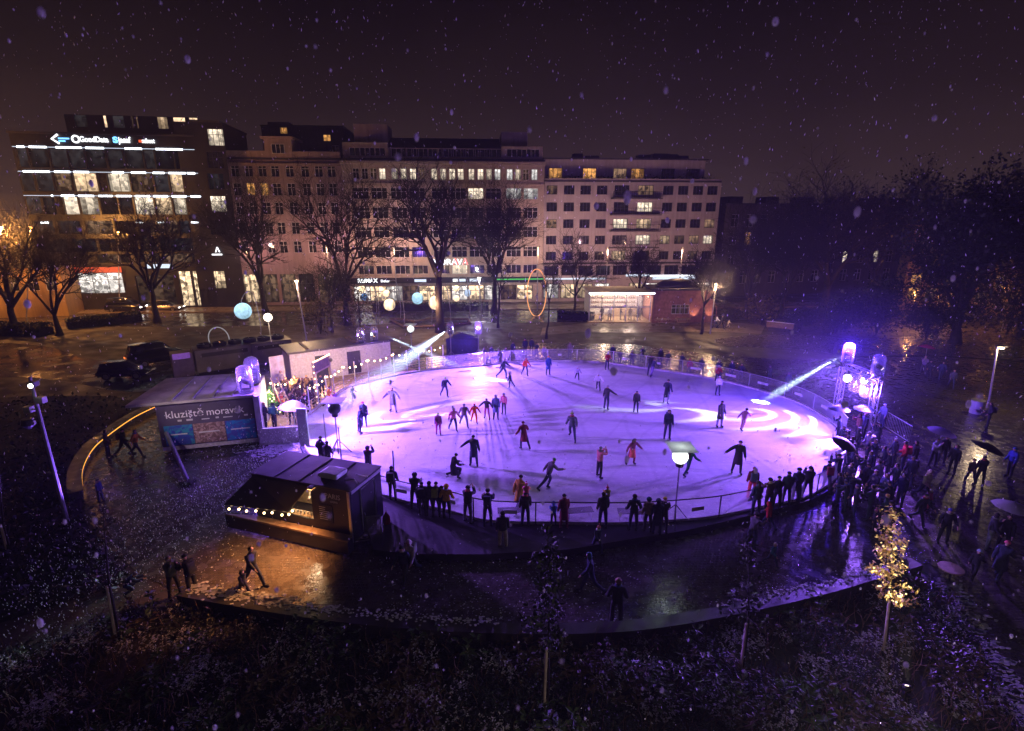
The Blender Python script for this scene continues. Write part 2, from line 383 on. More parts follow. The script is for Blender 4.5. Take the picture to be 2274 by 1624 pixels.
M['white_plank'] = mat('white_boards', (.58, .55, .56), .6, var=.2, scale=6)
M['skin'] = mat('skin', (.50, .30, .22), .55, var=.1)
M['eye'] = mat('eye_dark', (.02, .015, .012), .3)
M['lip'] = mat('lip', (.35, .12, .10), .5)
M['blade'] = M['steel']
def flake_mat(name, c):
    m, nt, out = new_mat(name)
    d = N(nt, 'ShaderNodeBsdfDiffuse', Color=c4(c)); t = N(nt, 'ShaderNodeBsdfTranslucent', Color=c4(c)); mx = N(nt, 'ShaderNodeMixShader'); mx.inputs[0].default_value = .5
    L(nt, d.outputs[0], mx.inputs[1]); L(nt, t.outputs[0], mx.inputs[2]); L(nt, mx.outputs[0], out.inputs[0]); return m
M['flake'] = flake_mat('snowflake', (.92, .92, .95))
def film(name, c, trans, rough=.15, diff=.5):
    """thin see-through sheet: part clear, part glossy and milky"""
    m, nt, out = new_mat(name)
    t = N(nt, 'ShaderNodeBsdfTransparent'); g = N(nt, 'ShaderNodeBsdfGlossy', Color=c4(c), Roughness=rough); d = N(nt, 'ShaderNodeBsdfDiffuse', Color=c4(c)); tl = N(nt, 'ShaderNodeBsdfTranslucent', Color=c4(c))
    m0 = N(nt, 'ShaderNodeMixShader'); m0.inputs[0].default_value = .5; L(nt, d.outputs[0], m0.inputs[1]); L(nt, tl.outputs[0], m0.inputs[2])
    m1 = N(nt, 'ShaderNodeMixShader'); m1.inputs[0].default_value = diff; L(nt, g.outputs[0], m1.inputs[1]); L(nt, m0.outputs[0], m1.inputs[2])
    lw = N(nt, 'ShaderNodeLayerWeight', Blend=.35)
    mr = N(nt, 'ShaderNodeMapRange'); mr.inputs[3].default_value = 1-trans; mr.inputs[4].default_value = min(1, 1-trans+.45); L(nt, lw.outputs['Facing'], mr.inputs[0])
    m2 = N(nt, 'ShaderNodeMixShader'); L(nt, mr.outputs[0], m2.inputs[0]); L(nt, t.outputs[0], m2.inputs[1]); L(nt, m1.outputs[0], m2.inputs[2])
    L(nt, m2.outputs[0], out.inputs[0]); return m
M['dome'] = film('clear_rain_cover', (.9, .9, .95), .84)
M['fence_film'] = film('clear_fence_panel', (.7, .7, .8), .80, .3, .8)
M['led_white'] = emis('white_led', (.85, .92, 1), 5.0)
M['led_dim'] = emis('dim_white_led', (.75, .85, 1), 1.2)
M['lit_warm'] = emis('warm_lit_room', (1, .70, .42), 1.25, 'rooms', 2.6, .45, .5)
M['lit_orange'] = emis('orange_lit_room', (1, .46, .12), .95, 'rooms', 3.0, .4, .4)
M['lit_cream'] = emis('cream_lit_room', (1, .83, .62), 1.4, 'rooms', 2.4, .5, .4)
M['lit_white'] = emis('white_lit_room', (.95, .93, .88), 1.2, 'rooms', 2.4, .55, .4)
M['lit_dim'] = emis('dimly_lit_room', (.55, .52, .56), .055, 'rooms', 1.8, .35, .6)
M['lit_dimwarm'] = emis('half_lit_room', (1, .60, .34), .26, 'rooms', 2.2, .2, .6)
M['shop'] = emis('shop_interior', (1, .72, .43), 1.6, 'rooms', 2.2, .2, .4)
M['shop_cool'] = emis('cool_shop_interior', (1, .92, .84), 1.5, 'rooms', 2.2, .35, .3)
M['bulb'] = emis('warm_bulb', (1, .68, .32), 14.0)
M['bulb_small'] = emis('small_warm_bulb', (1, .66, .32), 9.0)
M['sign_white'] = emis('white_sign_light', (.95, .97, 1), 2.2)
M['sign_blue'] = emis('blue_sign_light', (.18, .55, 1), 2.4)
M['sign_red'] = emis('red_sign_light', (1, .10, .05), 1.6)
M['sign_coral'] = emis('coral_sign_light', (1, .14, .05), 1.0)
M['sign_green'] = emis('green_sign_light', (.15, 1, .2), .7)
M['neon_red'] = emis('red_neon', (1, .12, .12), 2.0)
# ------------------------------------------------------------------ ground
ZI = .30    # ice level on its platform
ZD = .28    # spectator deck level
sheet('ground', [(-420, -40), (420, -40), (420, 600), (-420, 600)], 0.0, M['earth'])
# street in front of the facades, with kerb and pavement
YS0, YS1 = 67.0, 77.5
sheet('road', [(-200, 60), (-32, 65.2), (60, 71), (220, 84), (220, 94), (60, 80), (-20, 75.5), (-200, 67)], .008, M['road'])
kb = MB()
def strip_prism(mb, a, b, wdt, z0, z1):
    a = Vector((a[0], a[1], 0)); b = Vector((b[0], b[1], 0)); d = (b-a).normalized(); n = Vector((-d.y, d.x, 0))*wdt
    mb.prism([a, b, b+n, a+n], z0, z1)
strip_prism(kb, (-200, 67.2), (-20, 75.7), 4.2, 0, .13); strip_prism(kb, (-19.6, 75.7), (60, 80.2), 4.2, 0, .13)
struct('pavement', kb, M['path'])
# gravel paths of the park
sheet('park_path', [G(1205, 728), G(1320, 716), G(1600, 714), G(1700, 722), G(1690, 742), G(1560, 736), G(1420, 740), G(1290, 738), G(1200, 745)], .010, M['path'])
sheet('service_road', smooth_poly([G(-260, 800), G(-60, 765), G(90, 768), G(200, 798), G(300, 802), G(420, 806), G(440, 836), G(330, 868), G(240, 866), G(140, 846), G(0, 838), G(-200, 850)], 5), .012, M['road'])
sheet('footpath', smooth_poly([G(1600, 752), G(1760, 742), G(1900, 752), G(2050, 745), G(2274, 720), G(2500, 720), G(2500, 800), G(2274, 800), G(2060, 790), G(1900, 790), G(1760, 776), G(1620, 768)], 4), .011, M['plaza'])
pts = [G(*p) for p in [(352, 912), (300, 938), (245, 977), (207, 1012), (184, 1060), (186, 1130), (225, 1205), (310, 1275), (420, 1328), (560, 1352), (700, 1374), (850, 1392), (1000, 1403), (1200, 1409), (1400, 1402), (1600, 1370), (1800, 1325), (1950, 1281), (2060, 1250), (2110, 1290), (2150, 1370), (2220, 1490), (2300, 1640), (2420, 1800), (2900, 1500), (2800, 1000), (2500, 860), (2274, 806), (2080, 792), (1930, 795), (1760, 800), (1600, 790), (1400, 765), (1200, 762), (1000, 790), (860, 800), (700, 830), (560, 870), (440, 895)]]
sheet('plaza', pts, .016, M['plaza'])
# worn leaves and snow lying beside the street: low hedge strips
def leaf_cloud(mb, pts, size, var=.5, flat=0.0):
    for p in pts:
        s = size*rnd.uniform(1-var, 1+var)
        a = Vector((rnd.gauss(0, 1), rnd.gauss(0, 1), rnd.gauss(0, 1)*(1-flat))).normalized()
        b = a.cross(Vector((rnd.gauss(0, 1), rnd.gauss(0, 1), rnd.gauss(0, 1)))).normalized()
        p = Vector(p)
        mb.quad(p-a*s, p-b*s*.5, p+a*s, p+b*s*.5)
def hedge(a, b, wdt, hgt, label, n=2600):
    a = Vector(a); b = Vector(b)
    t = thing('hedge', label, 'hedge', a)
    mb = MB(); d = b-a; nn = Vector((-d.y, d.x, 0)).normalized()
    core = MB(); core.smooth = True
    k = max(4, int(d.length/1.2)); rows = []
    for i in range(k+1):
        c = a+d*(i/k); hh = hgt*rnd.uniform(.72, .95); ww = wdt*rnd.uniform(.7, .95)
        base = len(core.v)
        for q in (-1, -.8, -.3, .3, .8, 1):
            zz = 0 if abs(q) == 1 else hh*(1 if abs(q) < .5 else .8)
            core.v.append(c+nn*ww*.5*q+Vector((0, 0, zz)))
        if i:
            for j in range(5): core.face((base-6+j, base-6+j+1, base+j+1, base+j))
        else: core.face((base, base+1, base+2, base+3, base+4, base+5))
    core.face([len(core.v)-6+j for j in range(6)][::-1])
    core.build('branches', M['twig'], t, True)
    ps = [a+d*rnd.random()+nn*rnd.uniform(-.5, .5)*wdt+Vector((0, 0, hgt*(1-rnd.random()**2*.9))) for _ in range(n)]
    leaf_cloud(mb, ps, .16)
    mb.build('foliage', M['leaf_dark'], t, True)
hedge(G(-30, 742), G(105, 745), 2.2, 1.3, 'dark clipped hedge behind the two bare trees by the orange street', 2400)
hedge(G(150, 731), G(315, 712), 1.8, 1.2, 'dark hedge along the street in front of the red shop sign', 2000)
hedge(G(830, 690), G(1085, 689), 1.8, 1.1, 'long low dark hedge behind the glowing globes', 2200)
hedge(G(1240, 707), G(1318, 712), 1.6, 1.0, 'short dark hedge beside the lit glass pavilion', 1200)

# ------------------------------------------------------------------ rink platform, deck and ice
ice_px = [(1057, 815), (1158, 805.5), (1310, 805.5), (1432, 820), (1565, 840), (1680, 868), (1769, 897), (1835, 935), (1872, 975), (1876, 1015), (1850, 1060), (1787, 1101), (1688, 1124), (1589, 1145), (1505, 1154), (1409, 1160), (1331, 1161), (1252, 1160), (1148, 1159), (1070, 1153), (1005, 1135), (900, 1112), (800, 1078), (715, 1030), (680, 985), (682, 945), (692, 918), (744, 882), (775, 862), (862, 840), (950, 824)]
ice = smooth_poly([G(x, y, ZI) for x, y in ice_px], 5)
ctr = sum(ice, Vector())/len(ice)
def offset(pl, d):
    out = []
    k = len(pl)
    for i, p in enumerate(pl):
        t = (pl[(i+2) % k]-pl[i-2]).normalized(); n = Vector((t.y, -t.x, 0))
        if n.dot(p-ctr) < 0: n = -n
        out.append(p+n*d)
    return out
edge = offset(ice, .35)
mb = MB(); mb.prism(edge if (edge[1]-edge[0]).cross(edge[2]-edge[1]).z > 0 else edge[::-1], .0, ZI-.03)
struct('rink_platform', mb, M['deck'])
sheet('ice', offset(ice, .08), ZI, M['ice'])
# kick board round the ice
kbd = MB(); ins = offset(ice, .10); outs = offset(ice, .16)
k = len(ice)
for i in range(k):
    j = (i+1) % k
    a, b, c, d = [Vector((p.x, p.y, 0)) for p in (ins[i], ins[j], outs[j], outs[i])]
    for z0, z1, q in ((ZI-.02, ZI+.12, 0),):
        kbd.quad(a+Vector((0, 0, z0)), b+Vector((0, 0, z0)), b+Vector((0, 0, z1)), a+Vector((0, 0, z1)))
        kbd.quad(d+Vector((0, 0, z0)), d+Vector((0, 0, z1)), c+Vector((0, 0, z1)), c+Vector((0, 0, z0)))
        kbd.quad(a+Vector((0, 0, z1)), b+Vector((0, 0, z1)), c+Vector((0, 0, z1)), d+Vector((0, 0, z1)))
tag(kbd.build('kick_board', M['white_plank']), 'low white kick board running round the edge of the ice', 'kick board')
# spectator deck on the near side: wide by the black trailer, narrowing towards the truss
din = [G(x, y, ZD) for x, y in [(790, 1082), (900, 1117), (1005, 1141), (1070, 1159), (1148, 1165), (1252, 1166), (1331, 1167), (1409, 1166), (1505, 1160), (1589, 1151), (1688, 1130), (1760, 1113)]]
dout = [G(x, y, ZD) for x, y in [(830, 1222), (905, 1230), (1005, 1232), (1070, 1232), (1148, 1228), (1252, 1222), (1331, 1210), (1409, 1197), (1505, 1182), (1589, 1164), (1688, 1140), (1765, 1120)]]
dd = smooth_poly(din, 4, False)+smooth_poly(dout, 4, False)[::-1]
mb = MB(); mb.prism(dd if sum(a.x*b.y-b.x*a.y for a, b in zip(dd, dd[1:]+dd[:1])) > 0 else dd[::-1], .005, ZD+.02)
struct('spectator_deck', mb, M['deck'])

# ------------------------------------------------------------------ rink fence: rails, posts, clear panels with small white plates
def fence(name, label, i0, i1, step, hgt, panel_m, post_m, d=.22):
    line = offset(ice, d); k = len(line)
    idx = [(i0+n) % k for n in range(((i1-i0) % k)+1)]
    p = [Vector((line[i].x, line[i].y, ZI)) for i in idx]
    t = thing(name, label, 'fence', p[0])
    rb = MB(); rb.tube([q+Vector((0, 0, hgt)) for q in p], .028, 6); rb.tube([q+Vector((0, 0, .14)) for q in p], .02, 5)
    rb.build('rail', post_m, t, True)
    pb = MB()
    for a, b in zip(p, p[1:]): pb.quad(a+Vector((0, 0, .16)), b+Vector((0, 0, .16)), b+Vector((0, 0, hgt-.04)), a+Vector((0, 0, hgt-.04)))
    pb.build('panel', panel_m, t, True)
    proto = None; acc = 0; last = p[0]; plate = None
    for q, q2 in zip(p, p[1:]+[p[-1]]):
        acc += (q-last).length; last = q
        if acc >= step or proto is None:
            acc = 0
            if proto is None:
                m_ = MB(); m_.tube([(0, 0, 0), (0, 0, hgt)], .03, 6); m_.box(-.07, -.07, -.01, .07, .07, .02)
                proto = m_.build('post', post_m, t); proto.location = q-t.location
            else:
                c = proto.copy(); COL.objects.link(c); c.location = q-t.location
            if rnd.random() < .8:
                dv = (q2-q); a = math.atan2(dv.y, dv.x)
                m_ = MB(); ww = rnd.choice([.16, .3, .42]); m_.box(-ww, -.012, -.09, ww, .012, .09, bev=.008)
                o = m_.build('sign_plate', M['white_paint'], t); o.location = q-t.location+dv.normalized()*1.1+Vector((0, 0, .62)); o.rotation_euler = (0, 0, a)
    return t
# far fence from the terrace round to the crowd, near fence from the trailer to the truss
def near_i(px, py):
    g = G(px, py, ZI); return min(range(len(ice)), key=lambda i: (ice[i]-g).length)
fence('rink_fence', 'clear panelled fence with pale rail round the far side of the ice', near_i(960, 823), near_i(1870, 970), 2.3, 1.15, M['fence_film'], M['alu'])
fence('rink_fence', 'dark railed clear fence between the spectators and the near edge of the ice', near_i(1855, 1050), near_i(790, 1074), 2.6, 1.1, M['fence_film'], M['frame_dark'])

# ------------------------------------------------------------------ round bench walls along the plaza edge
def bench(name, label, px, wdt, hgt, top, led=False):
    c = smooth_poly([G(x, y) for x, y in px], 6, False)
    t = thing(name, label, 'bench', c[len(c)//2])
    wall = MB(); cap = MB(); k = len(c); nrm = []
    for i in range(k):
        d = (c[min(i+1, k-1)]-c[max(i-1, 0)]).normalized(); n = Vector((-d.y, d.x, 0))
        if n.dot(Vector((ctr.x, ctr.y, 0))-c[i]) > 0: n = -n
        nrm.append(n)
    for i in range(k-1):
        a, b = c[i], c[i+1]; na, nb = nrm[i]*wdt, nrm[i+1]*wdt
        zz = Vector((0, 0, hgt)); up = Vector((0, 0, .07))
        wall.quad(a, b, b+zz, a+zz); wall.quad(a+na, a+na+zz, b+nb+zz, b+nb)
        ia, ib = -nrm[i]*.06, -nrm[i+1]*.06
        cap.quad(a+ia+zz, b+ib+zz, b+ib+zz+up, a+ia+zz+up); cap.quad(a+ia+zz+up, b+ib+zz+up, b+nb+zz+up, a+na+zz+up); cap.quad(a+na+zz, a+na+zz+up, b+nb+zz+up, b+nb+zz)
        cap.quad(a+ia+zz, a+na+zz, b+nb+zz, b+ib+zz)
    for i, o in ((0, 1), (k-1, -1)):
        a = c[i]; na = nrm[i]*wdt
        wall.quad(a, a+na, a+na+Vector((0, 0, hgt)), a+Vector((0, 0, hgt)))
    wall.build('wall', M['stone'], t, True); cap.build('seat', top, t, True)
    if led:
        m_ = MB(); m_.tube([c[i]-nrm[i]*.04+Vector((0, 0, hgt-.05)) for i in range(int(k*led[0]), int(k*led[1]))], .022, 5); m_.build('light_strip', emis('orange_led_strip', (1, .40, .06), 2.2), t, True)
    return t
bench('curved_bench', 'curved dark bench wall with a glowing orange strip under its edge', [(186, 1108), (184, 1060), (207, 1012), (245, 977), (300, 938), (352, 912)], .55, .42, M['stone'], (.08, .99))
bench('curved_bench', 'long curved dark bench wall dusted with snow below the plaza', [(418, 1330), (560, 1356), (700, 1378), (850, 1396), (1000, 1407), (1200, 1413), (1400, 1406), (1600, 1374), (1800, 1329), (1950, 1285), (2020, 1264)], .42, .40, M['stone'])
# snow lying on bench tops, kerbs and paving: thin broken patches
sp = MB()
def patches(px_list, n, spread, size, z):
    for _ in range(n):
        i = rnd.randrange(len(px_list)-1); a = G(*px_list[i]); b = G(*px_list[i+1]); p = a.lerp(b, rnd.random())+Vector((rnd.gauss(0, spread), rnd.gauss(0, spread), 0))
        s = size*rnd.uniform(.4, 1.4); kk = 7; ring = []
        for j in range(kk):
            an = 2*math.pi*j/kk; ring.append((p.x+math.cos(an)*s*rnd.uniform(.5, 1.2), p.y+math.sin(an)*s*rnd.uniform(.3, .8)))
        sp.prism(ring, z, z+.018)
patches([(430, 1330), (560, 1352), (640, 1366)], 420, .15, .075, .475)
patches([(640, 1368), (850, 1393), (1100, 1408)], 260, .14, .05, .475)
patches([(1950, 1283), (1800, 1327), (1600, 1372)], 160, .12, .05, .475)
patches([(2108, 1295), (2150, 1372), (2220, 1492), (2300, 1640)], 420, .25, .11, .02)
patches([(590, 1000), (640, 990), (680, 985)], 380, .45, .10, .02)
patches([(560, 1005), (660, 1000), (700, 1010)], 300, .5, .09, .02)
tag(sp.build('snow', M['snowtop']), 'thin broken patches of settled snow along bench tops and paving edges', 'snow', kind='stuff')
# flecks of fresh snow lying on the ice and the paving
fl = MB()
def flecks(n, box, z, smin, smax, inside=None):
    c = 0
    while c < n:
        x = rnd.uniform(box[0], box[2]); y = rnd.uniform(box[1], box[3]); p = G(x, y, z)
        if inside and not inside(p): continue
        s = rnd.uniform(smin, smax)*rnd.choice([.6, .8, 1, 1.3]); a = rnd.random()*6.28; ring = []
        for j in range(5):
            an = a+2*math.pi*j/5; q = rnd.uniform(.6, 1.2)*s; ring.append((p.x+math.cos(an)*q*1.3, p.y+math.sin(an)*q))
        fl.poly([(q[0], q[1], z+.012) for q in ring]); c += 1
def in_poly(pl):
    def f(p):
        c = False; k = len(pl)
        for i in range(k):
            a, b = pl[i], pl[i-1]
            if (a.y > p.y) != (b.y > p.y) and p.x < (b.x-a.x)*(p.y-a.y)/(b.y-a.y)+a.x: c = not c
        return c
    return f
flecks(1500, (690, 985, 1850, 1160), ZI, .03, .07, in_poly(ice))
flecks(220, (700, 830, 1850, 985), ZI, .025, .05, in_poly(ice))
flecks(1500, (840, 1235, 1750, 1400), .016, .012, .03)
flecks(700, (200, 1000, 560, 1330), .016, .012, .03)
tag(fl.build('snow', M['flake']), 'small flecks of fresh snow lying on the ice and the wet paving', 'snow', kind='stuff')
# ------------------------------------------------------------------ stage lights round the rink
PURP = (.31, .125, 1.0); VIOL = (.23, .09, 1.0); PINK = (.62, .48, 1.0); CYAN = (.75, .95, 1.0)
rink_c = G(1270, 960, ZI)
def gobo(lo, arms=7, twist=5.0, sharp=.25, seed=0.0, ox=0.0, oy=0.0):
    """a pattern wheel in the lamp: curved blades of light"""
    l = lo.data; l.use_nodes = True; nt = l.node_tree; e = nt.nodes['Emission']
    tc = N(nt, 'ShaderNodeTexCoord'); sx = N(nt, 'ShaderNodeSeparateXYZ'); L(nt, tc.outputs['Normal'], sx.inputs[0])
    def mth(op, a, b=None):
        n = N(nt, 'ShaderNodeMath', operation=op)
        for i, q in enumerate((a, b)):
            if q is None: continue
            if isinstance(q, (int, float)): n.inputs[i].default_value = q
            else: L(nt, q, n.inputs[i])
        return n.outputs[0]
    x = mth('DIVIDE', sx.outputs[0], sx.outputs[2]); y = mth('DIVIDE', sx.outputs[1], sx.outputs[2])
    hf = math.tan(l.spot_size/2); x = mth('ADD', x, ox*hf); y = mth('ADD', y, oy*hf)
    an = mth('ARCTAN2', y, x); rr = mth('SQRT', mth('ADD', mth('MULTIPLY', x, x), mth('MULTIPLY', y, y)))
    half = math.tan(l.spot_size/2); rn = mth('DIVIDE', rr, half)
    s = mth('SINE', mth('ADD', mth('ADD', mth('MULTIPLY', an, arms), mth('MULTIPLY', rn, twist)), seed))
    mr = N(nt, 'ShaderNodeMapRange'); mr.inputs[1].default_value = .1; mr.inputs[2].default_value = .1+sharp*2; L(nt, s, mr.inputs[0])
    L(nt, mr.outputs[0], e.inputs['Strength'])
def rain_dome(loc, rz, label, yaw, tilt, lens_m, hang=False, sc_=1.0, group='moving head lamps under clear rain covers'):
    """moving head lamp on its base inside a clear cylinder with a rounded end"""
    t = thing('moving_head_lamp', label, 'stage lamp', loc, rz, group)
    f = -1 if hang else 1
    b = MB(); b.box(-.2, -.18, min(0, f*.12), .2, .18, max(0, f*.12), bev=.03); b.lathe([(.30, -.02), (.30, .02)], 18); b.build('base', M['black'], t)
    y = MB(); y.tube([(-.20, 0, f*.16), (-.21, 0, f*.55)], .045, 6); y.tube([(.20, 0, f*.16), (.21, 0, f*.55)], .045, 6); y.tube([(-.21, 0, f*.16), (.21, 0, f*.16)], .05, 6); y.build('yoke', M['black'], t)
    h = MB(); h.smooth = True; h.lathe([(.06, -.26), (.13, -.22), (.15, -.05), (.13, .05), (.125, .20), (.13, .22)], 14)
    ho = h.build('head', M['black'], t); ho.location = (0, 0, f*.55); ho.rotation_euler = (tilt, 0, yaw)
    l = MB(); l.lathe([(.115, 0), (.09, .03), (.001, .040)], 14); lo = l.build('lens', lens_m, ho); lo.location = (0, 0, .225)
    d = MB(); d.smooth = True
    d.lathe([(.34, 0), (.345, f*.5), (.335, f*1.05), (.28, f*1.2), (.16, f*1.27), (.002, f*1.29)], 22); d.build('rain_cover', M['dome'], t)
    t.scale = (sc_, sc_, sc_)
    return t
LENS = {k: emis('lamp_lens_'+k, c, s) for k, c, s in (('white', (.85, .95, 1), 60), ('violet', (.45, .25, 1), 30), ('soft', (.6, .5, 1), 6), ('cool', (.8, .97, 1), 26))}
# the steel truss gate by the crowd
def lattice(mb, a, b, wdt, n, up=Vector((0, 0, 1))):
    a = Vector(a); b = Vector(b); d = (b-a).normalized(); s = d.cross(up)
    if s.length < .1: s = d.cross(Vector((1, 0, 0)))
    s.normalize(); q = d.cross(s); hw = wdt/2
    cs = [s*hw+q*hw, -s*hw+q*hw, -s*hw-q*hw, s*hw-q*hw]
    for c in cs: mb.tube([a+c, b+c], .028, 6)
    for i in range(n):
        p0 = a.lerp(b, i/n); p1 = a.lerp(b, (i+1)/n)
        for j in range(4):
            c0, c1 = cs[j], cs[(j+1) % 4]
            if i % 2: c0, c1 = c1, c0
            mb.tube([p0+c0, p1+c1], .014, 4)
TL = G(1853, 934); TR = G(1925, 974); TH = 3.9
tr = thing('lighting_truss', 'tall aluminium lattice gate carrying lamps beside the crowd at the rink', 'lighting truss', (TL+TR)/2)
for p, nm in ((TL, 'leg'), (TR, 'leg')):
    m_ = MB(); lattice(m_, p, p+Vector((0, 0, TH-.16)), .32, 11); m_.box(p.x-.35, p.y-.35, .02, p.x+.35, p.y+.35, .06); m_.build(nm, M['alu'], tr, True)
m_ = MB(); lattice(m_, TL+Vector((0, 0, TH)), TR+Vector((0, 0, TH)), .32, 13); m_.build('crossbeam', M['alu'], tr, True)
def beam(lo_loc, target, cone, power, col, label, r0=.09, haze_d=.09, length=None, g=None, blend=1.0):
    """one lamp beam: the spot light, and a tapered cone of denser haze added to show it"""
    a = Vector(lo_loc); b = Vector(target); d = (b-a).normalized(); ln = length or (b-a).length
    lo = light('SPOT', a+d*.62, power, col, .05, None, b, cone, blend, 'beam_light')
    if g: gobo(lo, *g)
    tn = math.tan(cone/2)*.92
    m_ = MB(); m_.smooth = True
    m_.tube([a+d*.25, a+d*ln*.55, a+d*ln*.8, a+d*ln], [.04, ln*tn*.55+.03, ln*tn*.66, ln*tn*.12], 24)  # haze shaped as the beam, tapering so the light seems to fade
    mt, nt, out = new_mat('added_beam_haze'); v = N(nt, 'ShaderNodeVolumePrincipled')
    v.inputs['Color'].default_value = (.9, .95, 1, 1); v.inputs['Density'].default_value = haze_d; v.inputs['Anisotropy'].default_value = .2
    L(nt, v.outputs[0], out.inputs['Volume'])
    if HAZE: tag(m_.build('glow_haze', mt), label, 'haze', kind='stuff')
    return lo
# right: one head beaming down from the top of the truss, one dark one, lamps hanging below
pR = AT(1878, 797, TL.y); pR.z = TH+.15
rain_dome((TL.x+.15, TL.y, TH+.17), 0, 'beaming lamp under a clear cover on the high end of the truss', R(95), R(115), LENS['white'])
rain_dome((TR.x-.15, TR.y, TH+.17), 0, 'unlit lamp under a clear cover on the truss end nearer the plaza', R(60), R(120), LENS['soft'])
m1 = TL.lerp(TR, .38); m2 = TL.lerp(TR, .70); m0 = TL.lerp(TR, .10)
rain_dome((m1.x, m1.y-.1, TH-.2), 0, 'lamp hanging in a clear cover below the middle of the truss', R(80), R(80), LENS['violet'], True)
rain_dome((m2.x, m2.y-.1, TH-.2), 0, 'lamp hanging in a clear cover below the truss next to its leg', R(80), R(80), LENS['cool'], True)
def par_can(loc, target, label, lens_m, s=1.0):
    t = thing('par_can_lamp', label, 'stage lamp', loc, 0, 'round floodlights on the stage rigs')
    q = (Vector(target)-Vector(loc)).to_track_quat('Z', 'Y')
    b = MB(); b.smooth = True; b.lathe([(.05, -.3), (.16, -.24), (.19, 0), (.20, .02)], 16); o = b.build('housing', M['black'], t); o.rotation_euler = q.to_euler()
    l = MB(); l.lathe([(.185, 0), (.001, .03)], 16); lo = l.build('lens', lens_m, o); lo.location = (0, 0, .03)
    br = MB(); br.tube([(-.22, 0, -.05), (-.22, 0, .26), (.22, 0, .26), (.22, 0, -.05)], .018, 5); br.build('bracket', M['black'], t)
    t.scale = (s, s, s); return t
LENS['flood'] = emis('flood_lens', (.75, .68, 1), 40)
light('POINT', (m1.x-.4, m1.y-1.3, TH-1.0), 2600, (.17, .07, 1), .3)
par_can((m0.x-.05, m0.y-.3, TH-.75), (0, 0, 9), 'dazzling round floodlight at the inner leg of the truss', LENS['flood'], 1.25)
mm = TL.lerp(TR, .55); par_can((mm.x, mm.y-.3, TH-.5), (0, 5, 6), 'smaller bright floodlight between the hanging covers on the truss', LENS['cool'])
# left: two covered lamps on the roof corner of the banner cabin (placed with the cabin), two on the white container roof, three behind the ice
KEY = 1.95
light('SPOT', (TL.x-.3, TL.y-.4, TH-.5), 4200*KEY, VIOL, .35, None, rink_c+Vector((-4, -2, 0)), R(125), .6)
light('SPOT', (TR.x-.3, TR.y-.6, TH-.4), 8500*KEY, (.30, .12, 1), .35, None, rink_c+Vector((-3, -8, 0)), R(130), .6)
light('POINT', (m1.x+.2, m1.y+1.3, TH+1.1), 2900, (.08, .02, 1), .15)
def halo_haze(c, r, d, label):  # local haze added round the truss so its lamps get a halo
    m_ = MB(); m_.smooth = True; m_.ball(c, r, 28, 18, (1, 1, .8))
    mt, nt, out = new_mat('added_halo_haze'); v = N(nt, 'ShaderNodeVolumePrincipled'); v.inputs['Color'].default_value = (.9, .9, 1, 1); v.inputs['Density'].default_value = d; v.inputs['Anisotropy'].default_value = .1
    L(nt, v.outputs[0], out.inputs['Volume'])
    if HAZE: tag(m_.build('glow_haze', mt), label, 'haze', kind='stuff')
halo_haze(Vector((m1.x+.5, m1.y+1.5, 4.6)), 5.4, .0045, 'added ball of haze giving the violet halo round the lighting truss')
halo_haze(Vector((m1.x+1, m1.y+4, 8.2)), 9.5, .0011, 'added wide ball of thin haze for the blue glow behind the lighting truss')
# ------------------------------------------------------------------ buildings
def holed_wall(mb, w_, z0, z1, holes, depth=.22, y=0.0, s0=0.0):
    xs = sorted({s0, s0+w_, *[h[0] for h in holes], *[h[1] for h in holes]}); zs = sorted({z0, z1, *[h[2] for h in holes], *[h[3] for h in holes]})
    for i in range(len(xs)-1):
        for j in range(len(zs)-1):
            cx, cz = (xs[i]+xs[i+1])/2, (zs[j]+zs[j+1])/2
            if any(h[0] < cx < h[1] and h[2] < cz < h[3] for h in holes): continue
            mb.quad((xs[i], y, zs[j]), (xs[i+1], y, zs[j]), (xs[i+1], y, zs[j+1]), (xs[i], y, zs[j+1]))
    for a, b, c, d in holes:
        e = y+depth
        mb.quad((a, y, c), (a, e, c), (b, e, c), (b, y, c)); mb.quad((a, y, d), (b, y, d), (b, e, d), (a, e, d))
        mb.quad((a, y, c), (a, y, d), (a, e, d), (a, e, c)); mb.quad((b, y, c), (b, e, c), (b, e, d), (b, y, d))
FR = {}
def frame_mesh(w_, h_, nx, nz, m, t=.06, zs=None):
    key = (round(w_, 2), round(h_, 2), nx, nz, m.name, t)
    if key not in FR:
        b = MB()
        for i in range(nx+1):
            x = -w_/2+t/2+(w_-t)*i/nx; b.box(x-t/2, -.04, 0, x+t/2, .04, h_)
        for x0, x1 in [(-w_/2+t/2+(w_-t)*i/nx+t/2+.001, -w_/2+t/2+(w_-t)*(i+1)/nx-t/2-.001) for i in range(nx)]:
            for j in range(nz+1):
                z = (h_-t)*(j if nz == 1 else [0, .66, 1][j] if nz == 2 else j)/(1 if nz <= 2 else nz)+t/2; b.box(x0, -.035, z-t/2, x1, .035, z+t/2)
        me = b.mesh('window'); me.materials.append(m)
        p = MB(); p.quad((-w_/2, .012, .0), (w_/2, .012, 0), (w_/2, .012, h_), (-w_/2, .012, h_)); pm = p.mesh('pane'); pm.materials.append(M['glass_dark'])
        FR[key] = (me, pm)
    return FR[key]
def window(parent, s, z, w_, h_, y, pane, nx=2, nz=2, fm=None, sill=None, t=.06):
    fme, pme = frame_mesh(w_, h_, nx, nz, fm or M['frame_white'], t)
    o = bpy.data.objects.new('window', fme); COL.objects.link(o); o.parent = parent; o.location = (s, y, z)
    p = bpy.data.objects.new('pane', pme); COL.objects.link(p); p.parent = o
    p.material_slots[0].link = 'OBJECT'; p.material_slots[0].material = M[pane]
    return o
